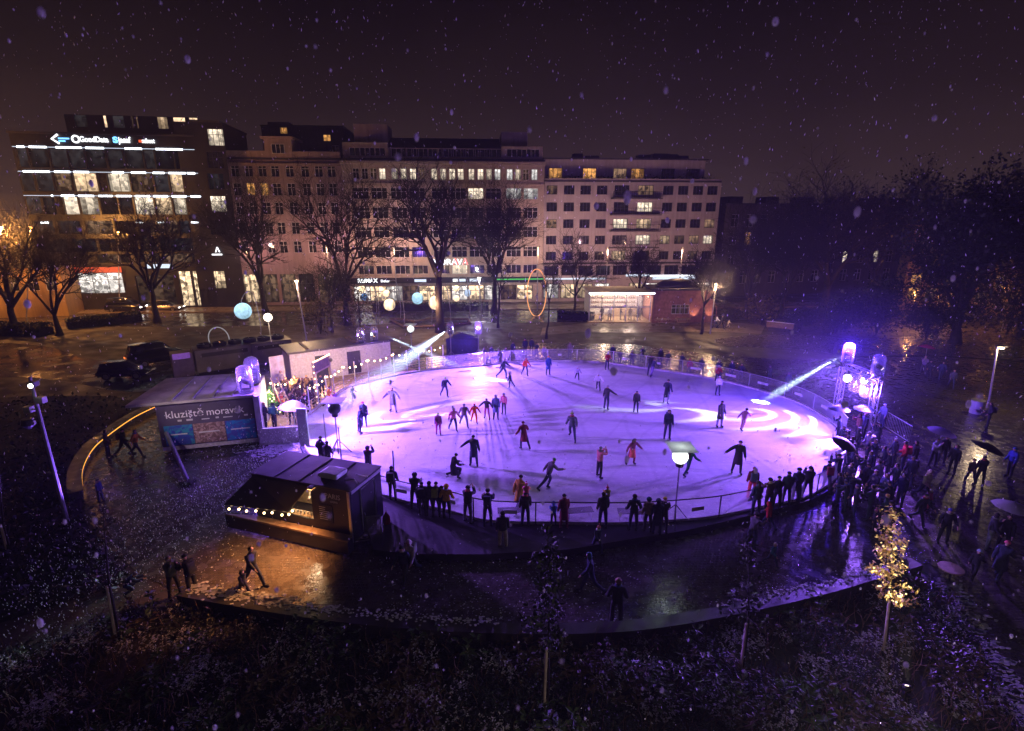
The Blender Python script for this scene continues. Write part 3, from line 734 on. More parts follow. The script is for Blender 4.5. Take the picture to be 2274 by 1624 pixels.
def ledge(parent, name, m, s0, s1, z0, z1, y0, y1):
    b = MB(); b.box(s0, y0, z0, s1, y1, z1); return b.build(name, m, parent)
def sign_bar(parent, m, s0, s1, z0, z1, y=-.12, name='sign'):
    b = MB(); b.box(s0, y-.05, z0, s1, y+.05, z1); return b.build(name, m, parent)

# ---- plane of the long row of facades and of the glass office beside it
uF = Vector((math.cos(R(4.5)), math.sin(R(4.5)), 0)); oF = AT(985, 560, 83.5)
PF = Plane(oF-uF*20, oF+uF*20)
uO = Vector((math.cos(R(9)), math.sin(R(9)), 0)); oO = AT(240, 560, 77.0)
PO = Plane(oO-uO*10, oO+uO*10)
class Bld:
    def __init__(self, name, label, plane, x0, x1, ref, top, depth, wall_m, roof_m=None, group=None):
        self.p = plane; self.s0 = plane.s(x0, ref); self.s1 = plane.s(x1, ref); self.ref = ref
        self.w = self.s1-self.s0; self.d = depth
        self.top = top if top < 60 and top > 0 else plane.z((x0+x1)/2, top)
        self.t = thing(name, label, 'building', plane.w(self.s0, 0), plane.a, group)
        self.wall_m = wall_m; self.holes = []; self.wins = []
        self.roof_m = roof_m or M['roof']
    def S(self, px, py=None): return self.p.s(px, py if py is not None else self.ref)-self.s0
    def Z(self, py, px): return self.p.z(px, py)
    def win(self, s, z, w_, h_, pane, nx=2, nz=2, fm=None, t=.06):
        self.holes.append((s-w_/2, s+w_/2, z-h_/2, z+h_/2)); self.wins.append((s, z-h_/2, w_, h_, pane, nx, nz, fm, t))
    def finish(self, z0=0.0, depth=.2, shell=True):
        b = MB(); holed_wall(b, self.w, z0, self.top, self.holes, depth)
        d, w_, t = self.d, self.w, self.top
        b.quad((0, d, z0), (0, 0, z0), (0, 0, t), (0, d, t)); b.quad((w_, 0, z0), (w_, d, z0), (w_, d, t), (w_, 0, t)); b.quad((w_, d, z0), (0, d, z0), (0, d, t), (w_, d, t))
        b.build('wall', self.wall_m, self.t)
        b = MB(); b.box(-.12, -.18, t+.002, w_+.12, d+.1, t+.25); b.build('roof', self.roof_m, self.t)
        for s, z, w2, h2, pane, nx, nz, fm, tt in self.wins: window(self.t, s, z, w2, h2, depth-.06, pane, nx, nz, fm, None, tt)

# ---- B4: modern apartment house with balconies
b = Bld('apartment_house', 'pale flat-roofed apartment house with a central column of dark balconies', PF, 1209, 1598, 430, 405, 13, M['plaster_grey'])
rows = [422.6, 460, 497, 533, 568]; lcols = [1226, 1264, 1300.5, 1337]; rcols = [1484, 1517, 1550, 1582]
lit4 = {(0, 0): 'lit_dimwarm', (2, 0): 'lit_dimwarm', (3, 4): 'lit_warm', (3, 5): 'lit_dimwarm', (3, 6): 'lit_dimwarm', (3, 7): 'lit_cream', (2, 7): 'lit_dimwarm', (4, 6): 'lit_dimwarm'}
for i, r in enumerate(rows):
    z = b.Z(r, 1400)
    for j, c in enumerate(lcols+rcols): b.win(b.S(c), z, 1.62, 1.32, lit4.get((i, j), 'glass_dark'), 3, 1, M['frame_dark'])
    for j, (c, ww) in enumerate(((1381, 2.3), (1434, 2.4))):
        lit = {(1, 1): 'lit_cream', (2, 0): 'lit_cream', (2, 1): 'lit_warm', (3, 1): 'lit_cream', (4, 0): 'lit_warm', (0, 1): 'lit_dimwarm'}.get((i, j), 'glass_dark')
        b.win(b.S(c), z, ww, 1.45, lit, 4, 1, M['frame_dark'])
zb = b.Z(587, 1400)
for c in range(10): b.win(b.S(1228+c*39.5), zb-.95, 2.3, 1.5, 'glass_dark' if c != 3 else 'lit_dim', 3, 1, M['frame_dark'])
zs = b.Z(618, 1400)
for c in range(10):
    if c in (4,): continue
    b.win(b.S(1228+c*39.5), zs/2-.15, 2.45, zs-1.3, 'shop' if c % 3 else 'shop_cool', 3, 1, M['frame_dark'], .08)
b.finish()
for r in (441, 477, 513, 549):
    z = b.Z(r, 1400); bl = MB(); bl.box(b.S(1357), -1.25, z-.12, b.S(1467), -.01, z+.05); o = bl.build('balcony', M['plaster_dark'], b.t)
    rl = MB(); s0, s1 = b.S(1357), b.S(1467)
    for k_ in range(27):
        s = s0+.05+(s1-s0-.1)*k_/26; rl.tube([(s, -1.2, z+.05), (s, -1.2, z+.95)], .018, 4)
    rl.tube([(s0+.05, -.05, z+.97), (s0+.05, -1.2, z+.97), (s1-.05, -1.2, z+.97), (s1-.05, -.05, z+.97)], .03, 4); rl.build('railing', M['frame_dark'], o)
# set back top storey with a planted terrace
p0, p1 = b.S(1211), b.S(1572); sb = MB(); tz = b.Z(362, 1400); hl = []
tops = [(1237, 'lit_orange'), (1313.6, 'lit_orange'), (1382, 'lit_dimwarm'), (1421.5, 'lit_orange'), (1490, 'glass_dark'), (1546, 'glass_dark')]
for c, lt in tops: hl.append((b.S(c)-1.05, b.S(c)+1.05, b.top+.45, b.top+2.15))
holed_wall(sb, p1-p0, b.top+.25, tz+.6, hl, .15, 1.9, p0)
sb.quad((p0, 8, b.top+.25), (p0, 1.9, b.top+.25), (p0, 1.9, tz+.6), (p0, 8, tz+.6)); sb.quad((p1, 1.9, b.top+.25), (p1, 8, b.top+.25), (p1, 8, tz+.6), (p1, 1.9, tz+.6))
sb.build('setback_storey', M['plaster_grey'], b.t)
ledge(b.t, 'roof', M['roof'], p0-.3, p1+.3, tz+.602, tz+.8, 1.4, 8.2)
for c, lt in tops: window(b.t, b.S(c), b.top+.45, 2.1, 1.7, 1.98, lt, 3, 1, M['frame_dark'])
tp = MB()
for i in range(900): leaf_cloud(tp, [(rnd.uniform(p0, b.S(1590)), rnd.uniform(.15, .55), b.top+.3+abs(rnd.gauss(0, .32)))], .12)
tp.build('terrace_plants', M['leaf_dark'], b.t)
ledge(b.t, 'parapet', M['plaster_grey'], .0, b.w, b.top+.252, b.top+.5, -.1, .08)
for px, ww, hh in ((1290, 1.5, .8), (1322, 2.2, .5), (1440, 2.0, .7), (1478, 2.6, .9), (1505, 1.6, .8), (1524, 2.2, .6)):
    m_ = MB(); s = b.S(px); m_.box(s-ww/2, 3, tz+.8, s+ww/2, 4.6, tz+.8+hh, bev=.06); m_.build('roof_unit', M['roof'], b.t)
ledge(b.t, 'dark_band', M['dark_clad'], .0, b.w, zb+.08, zb+.35, -.3, -.01)
sign_bar(b.t, M['led_dim'], b.S(1215), b.S(1352), zs-.12, zs+.12)
sign_bar(b.t, M['led_white'], b.S(1455), b.S(1560), zs+.28, zs+.42); sign_bar(b.t, M['led_dim'], b.S(1400), b.S(1455), zs+.3, zs+.6)
sign_bar(b.t, M['led_dim'], b.S(1462), b.S(1560), zs-.22, zs+.18)

# ---- B3: long beige block with a row of lit attic windows
b = Bld('office_block', 'long beige stone block with a row of lit upper windows above street shops', PF, 763, 1208, 430, 357, 14, M['plaster_beige'])
zt = b.Z(387, 985)
ups = [790, 810, 829, 849, 876, 896, 917, 937, 964, 984, 1004, 1023, 1047, 1067, 1086, 1105, 1132, 1150, 1168, 1187]
lu = ['glass_dark', 'glass_dark', 'lit_dimwarm', 'lit_cream', 'lit_cream', 'lit_cream', 'lit_cream', 'lit_dimwarm', 'lit_cream', 'lit_cream', 'lit_cream', 'lit_cream', 'lit_cream', 'lit_cream', 'lit_cream', 'lit_white', 'lit_white', 'lit_cream', 'lit_dimwarm', 'lit_white']
for c, lt in zip(ups, lu): b.win(b.S(c, 387), zt, .92, 1.55, lt, 2, 2)
cols = [801, 842, 885, 926, 976, 1017, 1057, 1096, 1141, 1178]
for i, r in enumerate((430, 473, 516, 560)):
    for c in cols:
        lt = 'glass_dark'
        if i == 0 and c >= 1141: lt = 'lit_white'
        if i == 0 and c == 1057: lt = 'lit_cream'
        if (i, c) in ((3, 885), (2, 842)): lt = 'lit_dim'
        b.win(b.S(c), b.Z(r, 985), 2.35, 1.62, lt, 3, 2)
for c in cols: b.win(b.S(c), b.Z(599, 985), 2.35, 1.35, 'glass_dark' if c != 1017 else 'lit_cream', 3, 1)
zs = b.Z(622, 985)
for i, c in enumerate(range(787, 1205, 38)): b.win(b.S(c), zs/2-.25, 2.5, zs-1.25, ['shop_cool', 'shop', 'shop_cool', 'lit_dimwarm', 'shop', 'shop'][i % 6], 2, 2, M['frame_dark'], .08)
b.finish(depth=.25)
ledge(b.t, 'cornice', M['plaster_beige'], -.1, b.w+.1, b.top-.55, b.top-.15, -.55, -.005)
ledge(b.t, 'string_course', M['plaster_beige'], 0, b.w, b.Z(409, 985)-.15, b.Z(409, 985)+.1, -.18, -.005)
ledge(b.t, 'shop_fascia', M['dark_clad'], 0, b.w, zs-.42, zs+.42, -.35, -.006)
for c in (822, 863, 905, 950, 996, 1037, 1076, 1118, 1160): ledge(b.t, 'pilaster', M['plaster_beige'], b.S(c)-.22, b.S(c)+.22, b.Z(612, 985)+.1, b.Z(409, 985)-.17, -.10, -.004)
# attic storey with window strip, two raised ends and roof boxes
def attic(bb, x0, x1, y0, y1, tpx, wins, m, yo=.9, dp=8):
    s0, s1, z0, z1 = bb.S(x0, y0), bb.S(x1, y0), bb.top+.25, bb.Z(tpx, (x0+x1)/2)+.15
    m_ = MB(); hs = [(bb.S(x, y0)-wd/2, bb.S(x, y0)+wd/2, z0+.35, z0+1.5) for x, wd in wins]
    holed_wall(m_, s1-s0, z0, z1, hs, .15, yo, s0)
    m_.quad((s0, yo+dp, z0), (s0, yo, z0), (s0, yo, z1), (s0, yo+dp, z1)); m_.quad((s1, yo, z0), (s1, yo+dp, z0), (s1, yo+dp, z1), (s1, yo, z1))
    m_.quad((s0, yo, z1), (s1, yo, z1), (s1, yo+dp, z1), (s0, yo+dp, z1)); o = m_.build('attic', m, bb.t)
    for x, wd in wins: window(bb.t, bb.S(x, y0), z0+.35, wd, 1.15, yo+.08, 'glass_dark', 3, 1)
    return s0, s1, z1
attic(b, 861, 1114, 345, 357, 330, [(884, 2.2), (908, 2.2), (934, 2.2), (965, 2.2), (990, 2.2), (1018, 2.2), (1046, 2.2), (1072, 2.2), (1098, 2.2)], M['plaster_beige'], .95)
attic(b, 760, 860.5, 345, 357, 318, [(793, 2.3), (815, 2.3), (837, 2.3)], M['plaster_beige'], .5)
attic(b, 1114.5, 1206, 345, 357, 327, [(1143, 2.3), (1165, 2.3), (1184, 2.0)], M['plaster_beige'], .5)
for x0, x1, yt, yb in ((778, 856, 284, 318), (1116, 1176, 298, 327)):
    m_ = MB(); m_.box(b.S(x0, 320), 3, b.Z(yb, 900)-1, b.S(x1, 320), 8, b.Z(yt, 900)+.9, bev=.05); m_.build('roof_box', M['steel_sheet'] if 'steel_sheet' in M else M['plaster_grey'], b.t)
m_ = MB(); sA, sB, zA = b.S(861), b.S(1114), b.Z(330, 985)+.15
m_.quad((sA, 1.2, zA+.02), (sB, 1.2, zA+.02), (sB, 6, zA+2.0), (sA, 6, zA+2.0)); m_.quad((sA, 6, zA+2), (sB, 6, zA+2), (sB, 6.2, zA), (sA, 6.2, zA)); m_.build('roof', M['roof'], b.t)
# street signs: white letters on the dark fascia, a lit word on the wall
lettering('RE/MAX', .85, M['sign_white'], b.t, (b.S(795, 622), -.37, zs-.25), .02, 'LEFT', bold=.02)
lettering('Delux', .55, M['sign_white'], b.t, (b.S(846, 622), -.37, zs-.22), .02, 'LEFT', bold=.01)
for x0, x1, mm_ in ((921, 947, 'led_dim'), (1006, 1017, 'sign_white'), (1020, 1034, 'led_dim'), (1043, 1062, 'led_dim')): sign_bar(b.t, M[mm_], b.S(x0, 622), b.S(x1, 622), zs-.22, zs+.18, -.40)
sign_bar(b.t, M['sign_green'], b.S(1098, 622), b.S(1206, 622), zs-.02, zs+.14, -.41)
lettering('MORAVA', 1.25, M['sign_white'], b.t, (b.S(1000, 583), -.2, b.Z(588, 985)), .03, 'CENTER', fit=5.4, bold=.02)
lettering('Λ', 1.25, M['neon_red'], b.t, (b.S(1000, 583)+.78, -.26, b.Z(588, 985)), .03, 'CENTER', bold=.03)
lettering('Λ', 1.25, M['neon_red'], b.t, (b.S(1000, 583)+2.30, -.26, b.Z(588, 985)), .03, 'CENTER', bold=.03)

# ---- B2: older rose house with a small tower over the parapet
b = Bld('town_house', 'old pale rose town house with a square parapet turret, half hidden by bare trees', PF, 503, 762, 430, 355, 13, M['plaster_pink'])
for i, r in enumerate((379, 421, 463, 507, 549)):
    for j, c in enumerate((528, 558, 588, 616, 648, 682, 712, 740)):
        lt = 'glass_dark'
        if i == 1 and j in (1, 2): lt = 'lit_orange'
        b.win(b.S(c), b.Z(r, 640), 1.15, 1.75, lt, 2, 2)
zs = b.Z(600, 640)
for c, lt in ((530, 'shop'), (575, 'lit_dimwarm'), (618, 'lit_dimwarm'), (660, 'glass_dark'), (705, 'lit_dimwarm'), (742, 'glass_dark')): b.win(b.S(c), zs/2-.1, 2.3, zs-1.0, lt, 2, 2, M['frame_dark'])
b.finish(depth=.25)
ledge(b.t, 'cornice', M['plaster_pink'], -.1, b.w+.05, b.top-.9, b.top-.5, -.5, -.005)
s0, s1 = b.S(600), b.S(659); m_ = MB(); zt = b.Z(309, 630)
m_.box(s0, -.15, b.top+.252, s1, 4, zt); m_.build('turret', M['plaster_pink'], b.t); ledge(b.t, 'turret_cap', M['plaster_pink'], s0-.35, s1+.35, zt+.002, zt+.3, -.5, 4.3)
window(b.t, (s0+s1)/2, b.top+.8, 1.8, 1.3, -.2, 'glass_dark', 3, 1)
ledge(b.t, 'parapet', M['plaster_pink'], 0, s0-.01, b.top+.252, b.Z(335, 560), -.1, .3); ledge(b.t, 'parapet', M['plaster_pink'], s1+.01, b.w, b.top+.252, b.Z(337, 700), -.1, .3)
b2 = b
# ---- dark tower houses behind the rose house
pb_ = Plane(oF-uF*20+Vector((0, 22, 0)), oF+uF*20+Vector((0, 22, 0)))
b = Bld('apartment_house', 'dark tower house rising behind the rose town house with two lit windows', pb_, 585, 765, 330, 282, 10, M['plaster_dark'])
for c, r, lt in ((634, 291, 'lit_orange'), (728, 306, 'lit_orange'), (610, 318, 'glass_dark'), (745, 330, 'glass_dark')): b.win(b.S(c), b.Z(r, 680), 1.3, 1.1, lt, 2, 1)
b.finish()
for x0, x1, yt in ((592, 640, 268), (690, 745, 276)):
    m_ = MB(); m_.box(b.S(x0), 2, b.top+.25, b.S(x1), 6, b.Z(yt, 680)); m_.build('roof_box', M['plaster_dark'], b.t)

# ---- B1: glass office block with white light strips
b = Bld('glass_office', 'dark glass office block with white light strips and lit company signs along its roof', PO, 39, 440, 382, 300, 16, M['dark_clad'])
F = [(332, 374, [(39, 62, 'lit_dim'), (64, 108, 'lit_dim'), (112, 150, 'lit_dim'), (152, 188, 'lit_dim'), (190, 234, 'lit_dim'), (238, 274, 'lit_dim'), (276, 318, 'lit_dim'), (320, 343, 'lit_dim'), (345, 385, 'lit_dim'), (387, 433, 'lit_dim')]),
     (385, 426, [(44, 76, 'lit_dim'), (79, 118, 'lit_dim'), (121, 160, 'lit_dimwarm'), (164, 216, 'lit_warm'), (219, 238, 'glass_dark'), (240, 288, 'lit_cream'), (291, 340, 'lit_dimwarm'), (343, 374, 'lit_dim'), (377, 410, 'lit_warm'), (413, 436, 'lit_dimwarm')]),
     (438, 477, [(58, 92, 'lit_dim'), (94, 124, 'lit_dim'), (127, 140, 'glass_dark'), (142, 174, 'lit_cream'), (177, 220, 'lit_cream'), (223, 262, 'lit_dim'), (265, 296, 'lit_dim'), (299, 342, 'lit_cream'), (345, 382, 'lit_warm'), (385, 418, 'lit_cream'), (420, 447, 'lit_cream')]),
     (490, 520, [(60, 120, 'lit_dim'), (125, 180, 'lit_dim'), (190, 250, 'lit_dimwarm'), (255, 300, 'lit_dim'), (305, 345, 'lit_dimwarm'), (350, 395, 'lit_dimwarm'), (400, 445, 'lit_dim')]),
     (530, 560, [(60, 150, 'lit_dim'), (160, 215, 'lit_dim'), (218, 300, 'lit_dim'), (310, 350, 'lit_dimwarm'), (355, 445, 'lit_dim')]),
     (565, 585, [(215, 290, 'lit_dimwarm'), (300, 355, 'lit_dimwarm'), (428, 446, 'lit_dim'), (360, 424, 'lit_dimwarm')])]
for r0, r1, bays in F:
    for x0, x1, lt in bays:
        s0, s1 = b.S(x0, (r0+r1)/2), b.S(x1, (r0+r1)/2)
        if s1 < .3 or s1 > b.w: s1 = min(s1, b.w-.05)
        s0 = max(s0, .06); z1, z0 = b.Z(r0, 240), b.Z(r1, 240)
        if s1-s0 < .3: continue
        b.win((s0+s1)/2, (z0+z1)/2, s1-s0-.02, z1-z0, lt, max(1, int((s1-s0)/1.3)), 1, M['frame_dark'], .05)
zr = b.Z(606, 240); zg = b.Z(639, 240)
for x0, x1, z0, z1, lt in ((168, 272, b.Z(652, 240), zr, 'shop_cool'), (397, 424, .3, b.Z(602, 430), 'shop'), (428, 438, .3, b.Z(602, 430), 'shop'), (300, 385, .3, b.Z(610, 430), 'lit_dimwarm'), (62, 150, .4, b.Z(630, 240), 'lit_dimwarm')):
    s0, s1 = b.S(x0, 620), b.S(x1, 620); s0 = max(.1, s0); s1 = min(b.w-.05, s1); b.win((s0+s1)/2, (z0+z1)/2, s1-s0, z1-z0, lt, max(2, int((s1-s0)/1.6)), 2, M['frame_dark'])
b.finish(depth=.3)
for r, segs in ((329, [(39, 55), (66, 104), (125, 182), (191, 231), (278, 315), (346, 405)]), (382.5, [(53, 76), (79, 111), (122, 156), (165, 198), (250, 275), (292, 324), (340, 365), (375, 412), (416, 433)]), (435, [(115, 118), (137, 166), (175, 209), (220, 250), (259, 292), (301, 333), (341, 373), (382, 414), (424, 445)])):
    for x0, x1 in segs: sign_bar(b.t, M['led_white'], max(.05, b.S(x0, r)), min(b.w-.02, b.S(x1, r)), b.Z(r+2.6, 240), b.Z(r-1.4, 240), -.10, 'light_strip')
    sign_bar(b.t, M['led_dim'], .08, b.w-.05, b.Z(r+.9, 240), b.Z(r-.2, 240), -.03, 'light_strip')
for c in (100, 310, 357, 433): 
    s = b.S(c, 494)
    if s < b.w-.6: sign_bar(b.t, M['led_white'], s-.45, s+.45, b.Z(496, 240), b.Z(493, 240), -.10, 'light_strip')
sgn = lambda px, py, body, size, mm_, bold=.02, al='LEFT', fit=None: lettering(body, size, M[mm_], b.t, (b.S(px, py), -.25, b.Z(py, 240)), .03, al, bold=bold, fit=fit)
m_ = MB(); s0, zz = b.S(116, 312), b.Z(311.5, 240)
m_.tube([(s0+.9, -.25, zz+.55), (s0+.1, -.25, zz), (s0+.9, -.25, zz-.55)], .13, 6); m_.build('arrow_logo', M['sign_white'], b.t)
m_ = MB(); m_.box(s0+.9, -.28, zz-.02, s0+2.2, -.22, zz+.16); m_.box(s0+.9, -.28, zz-.34, s0+1.7, -.22, zz-.16); m_.build('arrow_bar', M['sign_blue'], b.t)
m_ = MB(); s0 = b.S(170, 312); m_.tube([(s0+.05+.42*math.cos(a_*.42), -.25, b.Z(312, 240)+.05+.42*math.sin(a_*.42)) for a_ in range(15)], .11, 6, closed=True); m_.build('ring_logo', M['sign_white'], b.t)
sgn(180, 316.5, 'GoodData', .95, 'sign_white', fit=3.5); sgn(254, 317, 'S', 1.0, 'sign_blue', .05, fit=.62); sgn(266, 317, 'jamf', 1.05, 'sign_white', fit=1.55); 
m_ = MB(); s0 = b.S(310, 314); m_.box(s0, -.28, b.Z(316, 240), s0+.5, -.22, b.Z(310, 240)); m_.build('square_logo', M['sign_coral'], b.t)
sgn(317, 316.5, 'mibuet', .8, 'sign_white', fit=1.6)
s0, s1 = b.S(169, 600), b.S(272, 600); o = sign_bar(b.t, M['sign_coral'], s0, s1, b.Z(606, 240)+.05, b.Z(593, 240), -.3)
sign_bar(b.t, M['led_dim'], b.S(326, 592), b.S(382, 592), b.Z(597, 240), b.Z(588, 240), -.3)
# set back upper storey and the stair tower
tz = b.Z(283, 300); s0 = b.S(135, 300); m_ = MB(); ups = [(225, 8, 'lit_warm'), (286, 5, 'lit_dimwarm'), (297, 5, 'lit_dimwarm'), (354, 24, 'lit_warm'), (392, 28, 'lit_warm'), (424, 20, 'lit_warm'), (170, 30, 'lit_dim'), (255, 26, 'lit_dim')]
hs = []; z0, z1 = b.Z(308, 300), b.Z(290, 300)
for c, wpx, lt in ups: hs.append((b.S(c-wpx/2, 300), b.S(c+wpx/2, 300), b.top+1.1, b.top+2.7))
holed_wall(m_, b.w-s0, b.top+.25, tz+1.2, hs, .15, 1.6, s0); m_.quad((s0, 1.6, tz+1.2), (b.w, 1.6, tz+1.2), (b.w, 9, tz+1.2), (s0, 9, tz+1.2)); m_.quad((s0, 9, b.top+.25), (s0, 1.6, b.top+.25), (s0, 1.6, tz+1.2), (s0, 9, tz+1.2)); m_.build('setback_storey', M['dark_clad'], b.t)
for (a_, c_, e_, f_), (_, _, lt) in zip(hs, ups): window(b.t, (a_+c_)/2, e_, c_-a_, f_-e_, 1.7, lt, max(1, int((c_-a_)/1.2)), 1, M['frame_dark'], .05)
b1 = b
b = Bld('stair_tower', 'dark narrow stair tower at the corner of the glass office block', PO, 441, 500, 382, 272, 12, M['dark_clad'])
for c, r, lt in ((479, 305, 'lit_cream'), (480, 403, 'lit_dim'), (485, 453, 'lit_cream'), (478, 355, 'glass_dark'), (483, 505, 'glass_dark')): b.win(b.S(c, r), b.Z(r, 470), 2.1, 2.2, lt, 3, 2, M['frame_dark'])
for c in (455, 485): b.win(min(b.S(c, 620), b.w-1.2), b.Z(622, 470), 1.9, 2.6, 'shop', 3, 2, M['frame_dark'])
b.finish()
m_ = MB(); 
lettering('Λ', .95, M['sign_white'], b.t, (b.S(498, 560)-.8, -.25, b.Z(560, 470)), .03, bold=.03); sign_bar(b.t, M['sign_white'], b.S(482, 566)-.6, b.S(498, 566)-.2, b.Z(567, 470), b.Z(564, 470), -.25)

# ---- orange-lit house at the street corner and dark low house at the other end
uL = Vector((math.cos(R(14)), math.sin(R(14)), 0)); oL = AT(40, 640, 71.0); PL_ = Plane(oL-uL*8, oL+uL*8)
b = Bld('corner_house', 'corner house glowing orange under street lamps behind bare trees', PL_, -130, 140, 640, 596, 8, M['plaster_orange'])
for c in (-100, -60, -20, 30, 75, 115): b.win(b.S(c), b.Z(640, 40)+.4, 1.3, 1.7, 'lit_dimwarm' if c in (30, 115) else 'glass_dark', 2, 2)
b.finish()
pe = Plane(AT(1602, 560, 90), AT(2060, 560, 99))
b = Bld('apartment_house', 'long dark low block beyond the park trees with a few lit windows', pe, 1602, 2075, 560, 456, 14, M['plaster_dark'])
for c in range(1625, 2070, 32):
    for r in (490, 528, 572, 612):
        lt = 'glass_dark'
        if (c, r) in ((1657, 528),): lt = 'lit_orange'
        if r == 572 and c in (1881, 1945): lt = 'lit_cream'
        if r == 612 and c in (1625, 1689): lt = 'lit_dimwarm'
        b.win(b.S(c), b.Z(r, 1830), 1.35, 2.0, lt, 2, 2)
b.finish()
for i in range(6): 
    m_ = MB(); s = b.w*(.06+.16*i); m_.box(s, 3, b.top+.25, s+2.4, 6, b.top+1.4); m_.build('chimney', M['plaster_dark'], b.t)
pe2 = Plane(AT(1990, 600, 78), AT(2330, 600, 70))
b = Bld('apartment_house', 'ochre street house glimpsed through the dark evergreen trees', pe2, 2010, 2330, 620, 500, 10, M['plaster_orange'])
for c in range(2035, 2330, 38):
    for r in (535, 580, 625, 660): b.win(b.S(c), b.Z(r, 2170), 1.2, 1.7, 'lit_orange' if (c+r) % 7 == 0 else 'lit_dimwarm' if (c+r) % 3 == 0 else 'glass_dark', 2, 2)
b.finish()

# ---- lit glass pavilion and the hut with pointed uplight glows beside it
pp = Plane(G(1308, 716), G(1442, 716)); W_ = pp.len; hz_ = pp.z(1375, 652)
t = thing('pavilion', 'brightly lit glass pavilion with a white light edge along its flat roof', 'pavilion', pp.o, pp.a)
m_ = MB(); m_.box(-.3, -.8, hz_, W_+.3, 5.2, hz_+.28, bev=.03); m_.build('roof', M['white_paint'], t)
m_ = MB(); m_.box(-.25, -.86, hz_+.04, W_+.25, -.81, hz_+.2); m_.build('light_strip', M['led_white'], t)
m_ = MB(); m_.box(0, 4.8, .0, W_, 5.0, hz_-.01); m_.box(-.02, .1, 0, .08, 4.79, hz_-.01); m_.build('wall', M['white_plank'], t)
m_ = MB(); m_.box(-.2, -.4, .02, W_+.2, 5, .1); m_.build('floor', M['wood_pale'], t)
for i in range(6):
    m_ = MB(); x = W_*i/5; m_.box(x-.05, 0, .1, x+.05, .1, hz_-.02); m_.build('post', M['frame_dark'] if i in (1,) else M['white_paint'], t)
m_ = MB(); m_.box(0, .02, hz_*.52, W_, .07, hz_*.55); m_.build('rail', M['white_paint'], t)
m_ = MB(); m_.quad((0, .06, .1), (W_, .06, .1), (W_, .06, hz_-.05), (0, .06, hz_-.05)); m_.build('glazing', M['fence_film'], t)
for x in (.2, .5, .8):
    m_ = MB(); m_.box(W_*x-.9, 1.6, hz_-.12, W_*x+.9, 1.8, hz_-.06); m_.build('tube_lamp', emis('tube_lamp', (1, .86, .7), 9), t)
m_ = MB(); m_.box(W_*.45, 3.6, .1, W_*.95, 4.2, 1.15, bev=.03); m_.build('counter', M['wood_pale'], t)
for k_ in range(3):
    m_ = MB(); m_.box(W_*.1, 4.55, 1.2+k_*.6, W_*.9, 4.78, 1.25+k_*.6)
    for q in range(26):
        x = W_*.1+.2+q*(W_*.8-.4)/25; m_.lathe([(.05, 1.25+k_*.6), (.05, 1.43+k_*.6), (.02, 1.5+k_*.6)], 6, (x, 4.65, 0))
    m_.build('bottle_shelf', M['wood'], t)
for k_ in range(16): q = MB(); q.smooth = True; q.ball((W_*(k_+.5)/16, .5+(k_ % 3)*1.1, hz_-.32-(k_ % 2)*.16), .07, 8, 6); q.build('bulb', M['bulb_small'], t)
for i, px in enumerate((.08, .2, .32, .62, .78)):
    tt = thing('cafe_table', ['small dark table at the open end of the lit pavilion', 'second small table inside the lit pavilion by the dark post', 'small table in the middle of the lit pavilion', 'small table below the counter of the lit pavilion', 'small table next to the hut inside the lit pavilion'][i], 'table', pp.w(W_*px, .9+.5*(i % 2), .1), pp.a, 'tables in the lit pavilion')
    q = MB(); q.lathe([(.38, .70), (.38, .74)], 14); q.build('tabletop', M['wood'], tt); q = MB(); q.lathe([(.2, 0), (.2, .03), (.03, .05), (.03, .695)], 10); q.build('base', M['black'], tt)
light('POINT', pp.w(W_*.3, 1.8, hz_-.6), 600, (1, .72, .48), .3); light('POINT', pp.w(W_*.72, 1.8, hz_-.6), 600, (1, .72, .55), .3)
ph = Plane(G(1447, 717), G(1582, 716)); W_ = ph.len; hh = ph.z(1510, 645)
t = thing('hut', 'reddish timber hut with a low dark dome roof and four pointed uplight glows outlined on its wall', 'hut', ph.o, ph.a)
m_ = MB(); cw = ph.s(1490, 700), ph.s(1530, 700); wz = ph.z(1505, 698), ph.z(1505, 677)
holed_wall(m_, W_, 0, hh, [(cw[0], cw[1], wz[0], wz[1])], .15); m_.quad((0, 4.5, 0), (0, 0, 0), (0, 0, hh), (0, 4.5, hh)); m_.quad((W_, 0, 0), (W_, 4.5, 0), (W_, 4.5, hh), (W_, 0, hh)); m_.quad((W_, 4.5, 0), (0, 4.5, 0), (0, 4.5, hh), (W_, 4.5, hh))
M['hut_wood'] = mat('reddish_boards', (.28, .13, .10), .7, var=.3, scale=2.5, bump=.3); m_.build('wall', M['hut_wood'], t)
m_ = MB(); m_.box(-.25, -.35, hh+.002, W_+.25, 4.7, hh+.2); m_.build('eaves', M['roof'], t)
m_ = MB(); m_.smooth = True; m_.lathe([(W_*.36, hh+.2), (W_*.34, hh+.5), (W_*.24, hh+.95), (W_*.1, hh+1.2), (.01, hh+1.25)], 26, (W_*.45, 2.2, 0), 1, .5); m_.build('roof', M['roof'], t)
window(t, (cw[0]+cw[1])/2, wz[0], cw[1]-cw[0], wz[1]-wz[0], .1, 'lit_dimwarm', 4, 2)
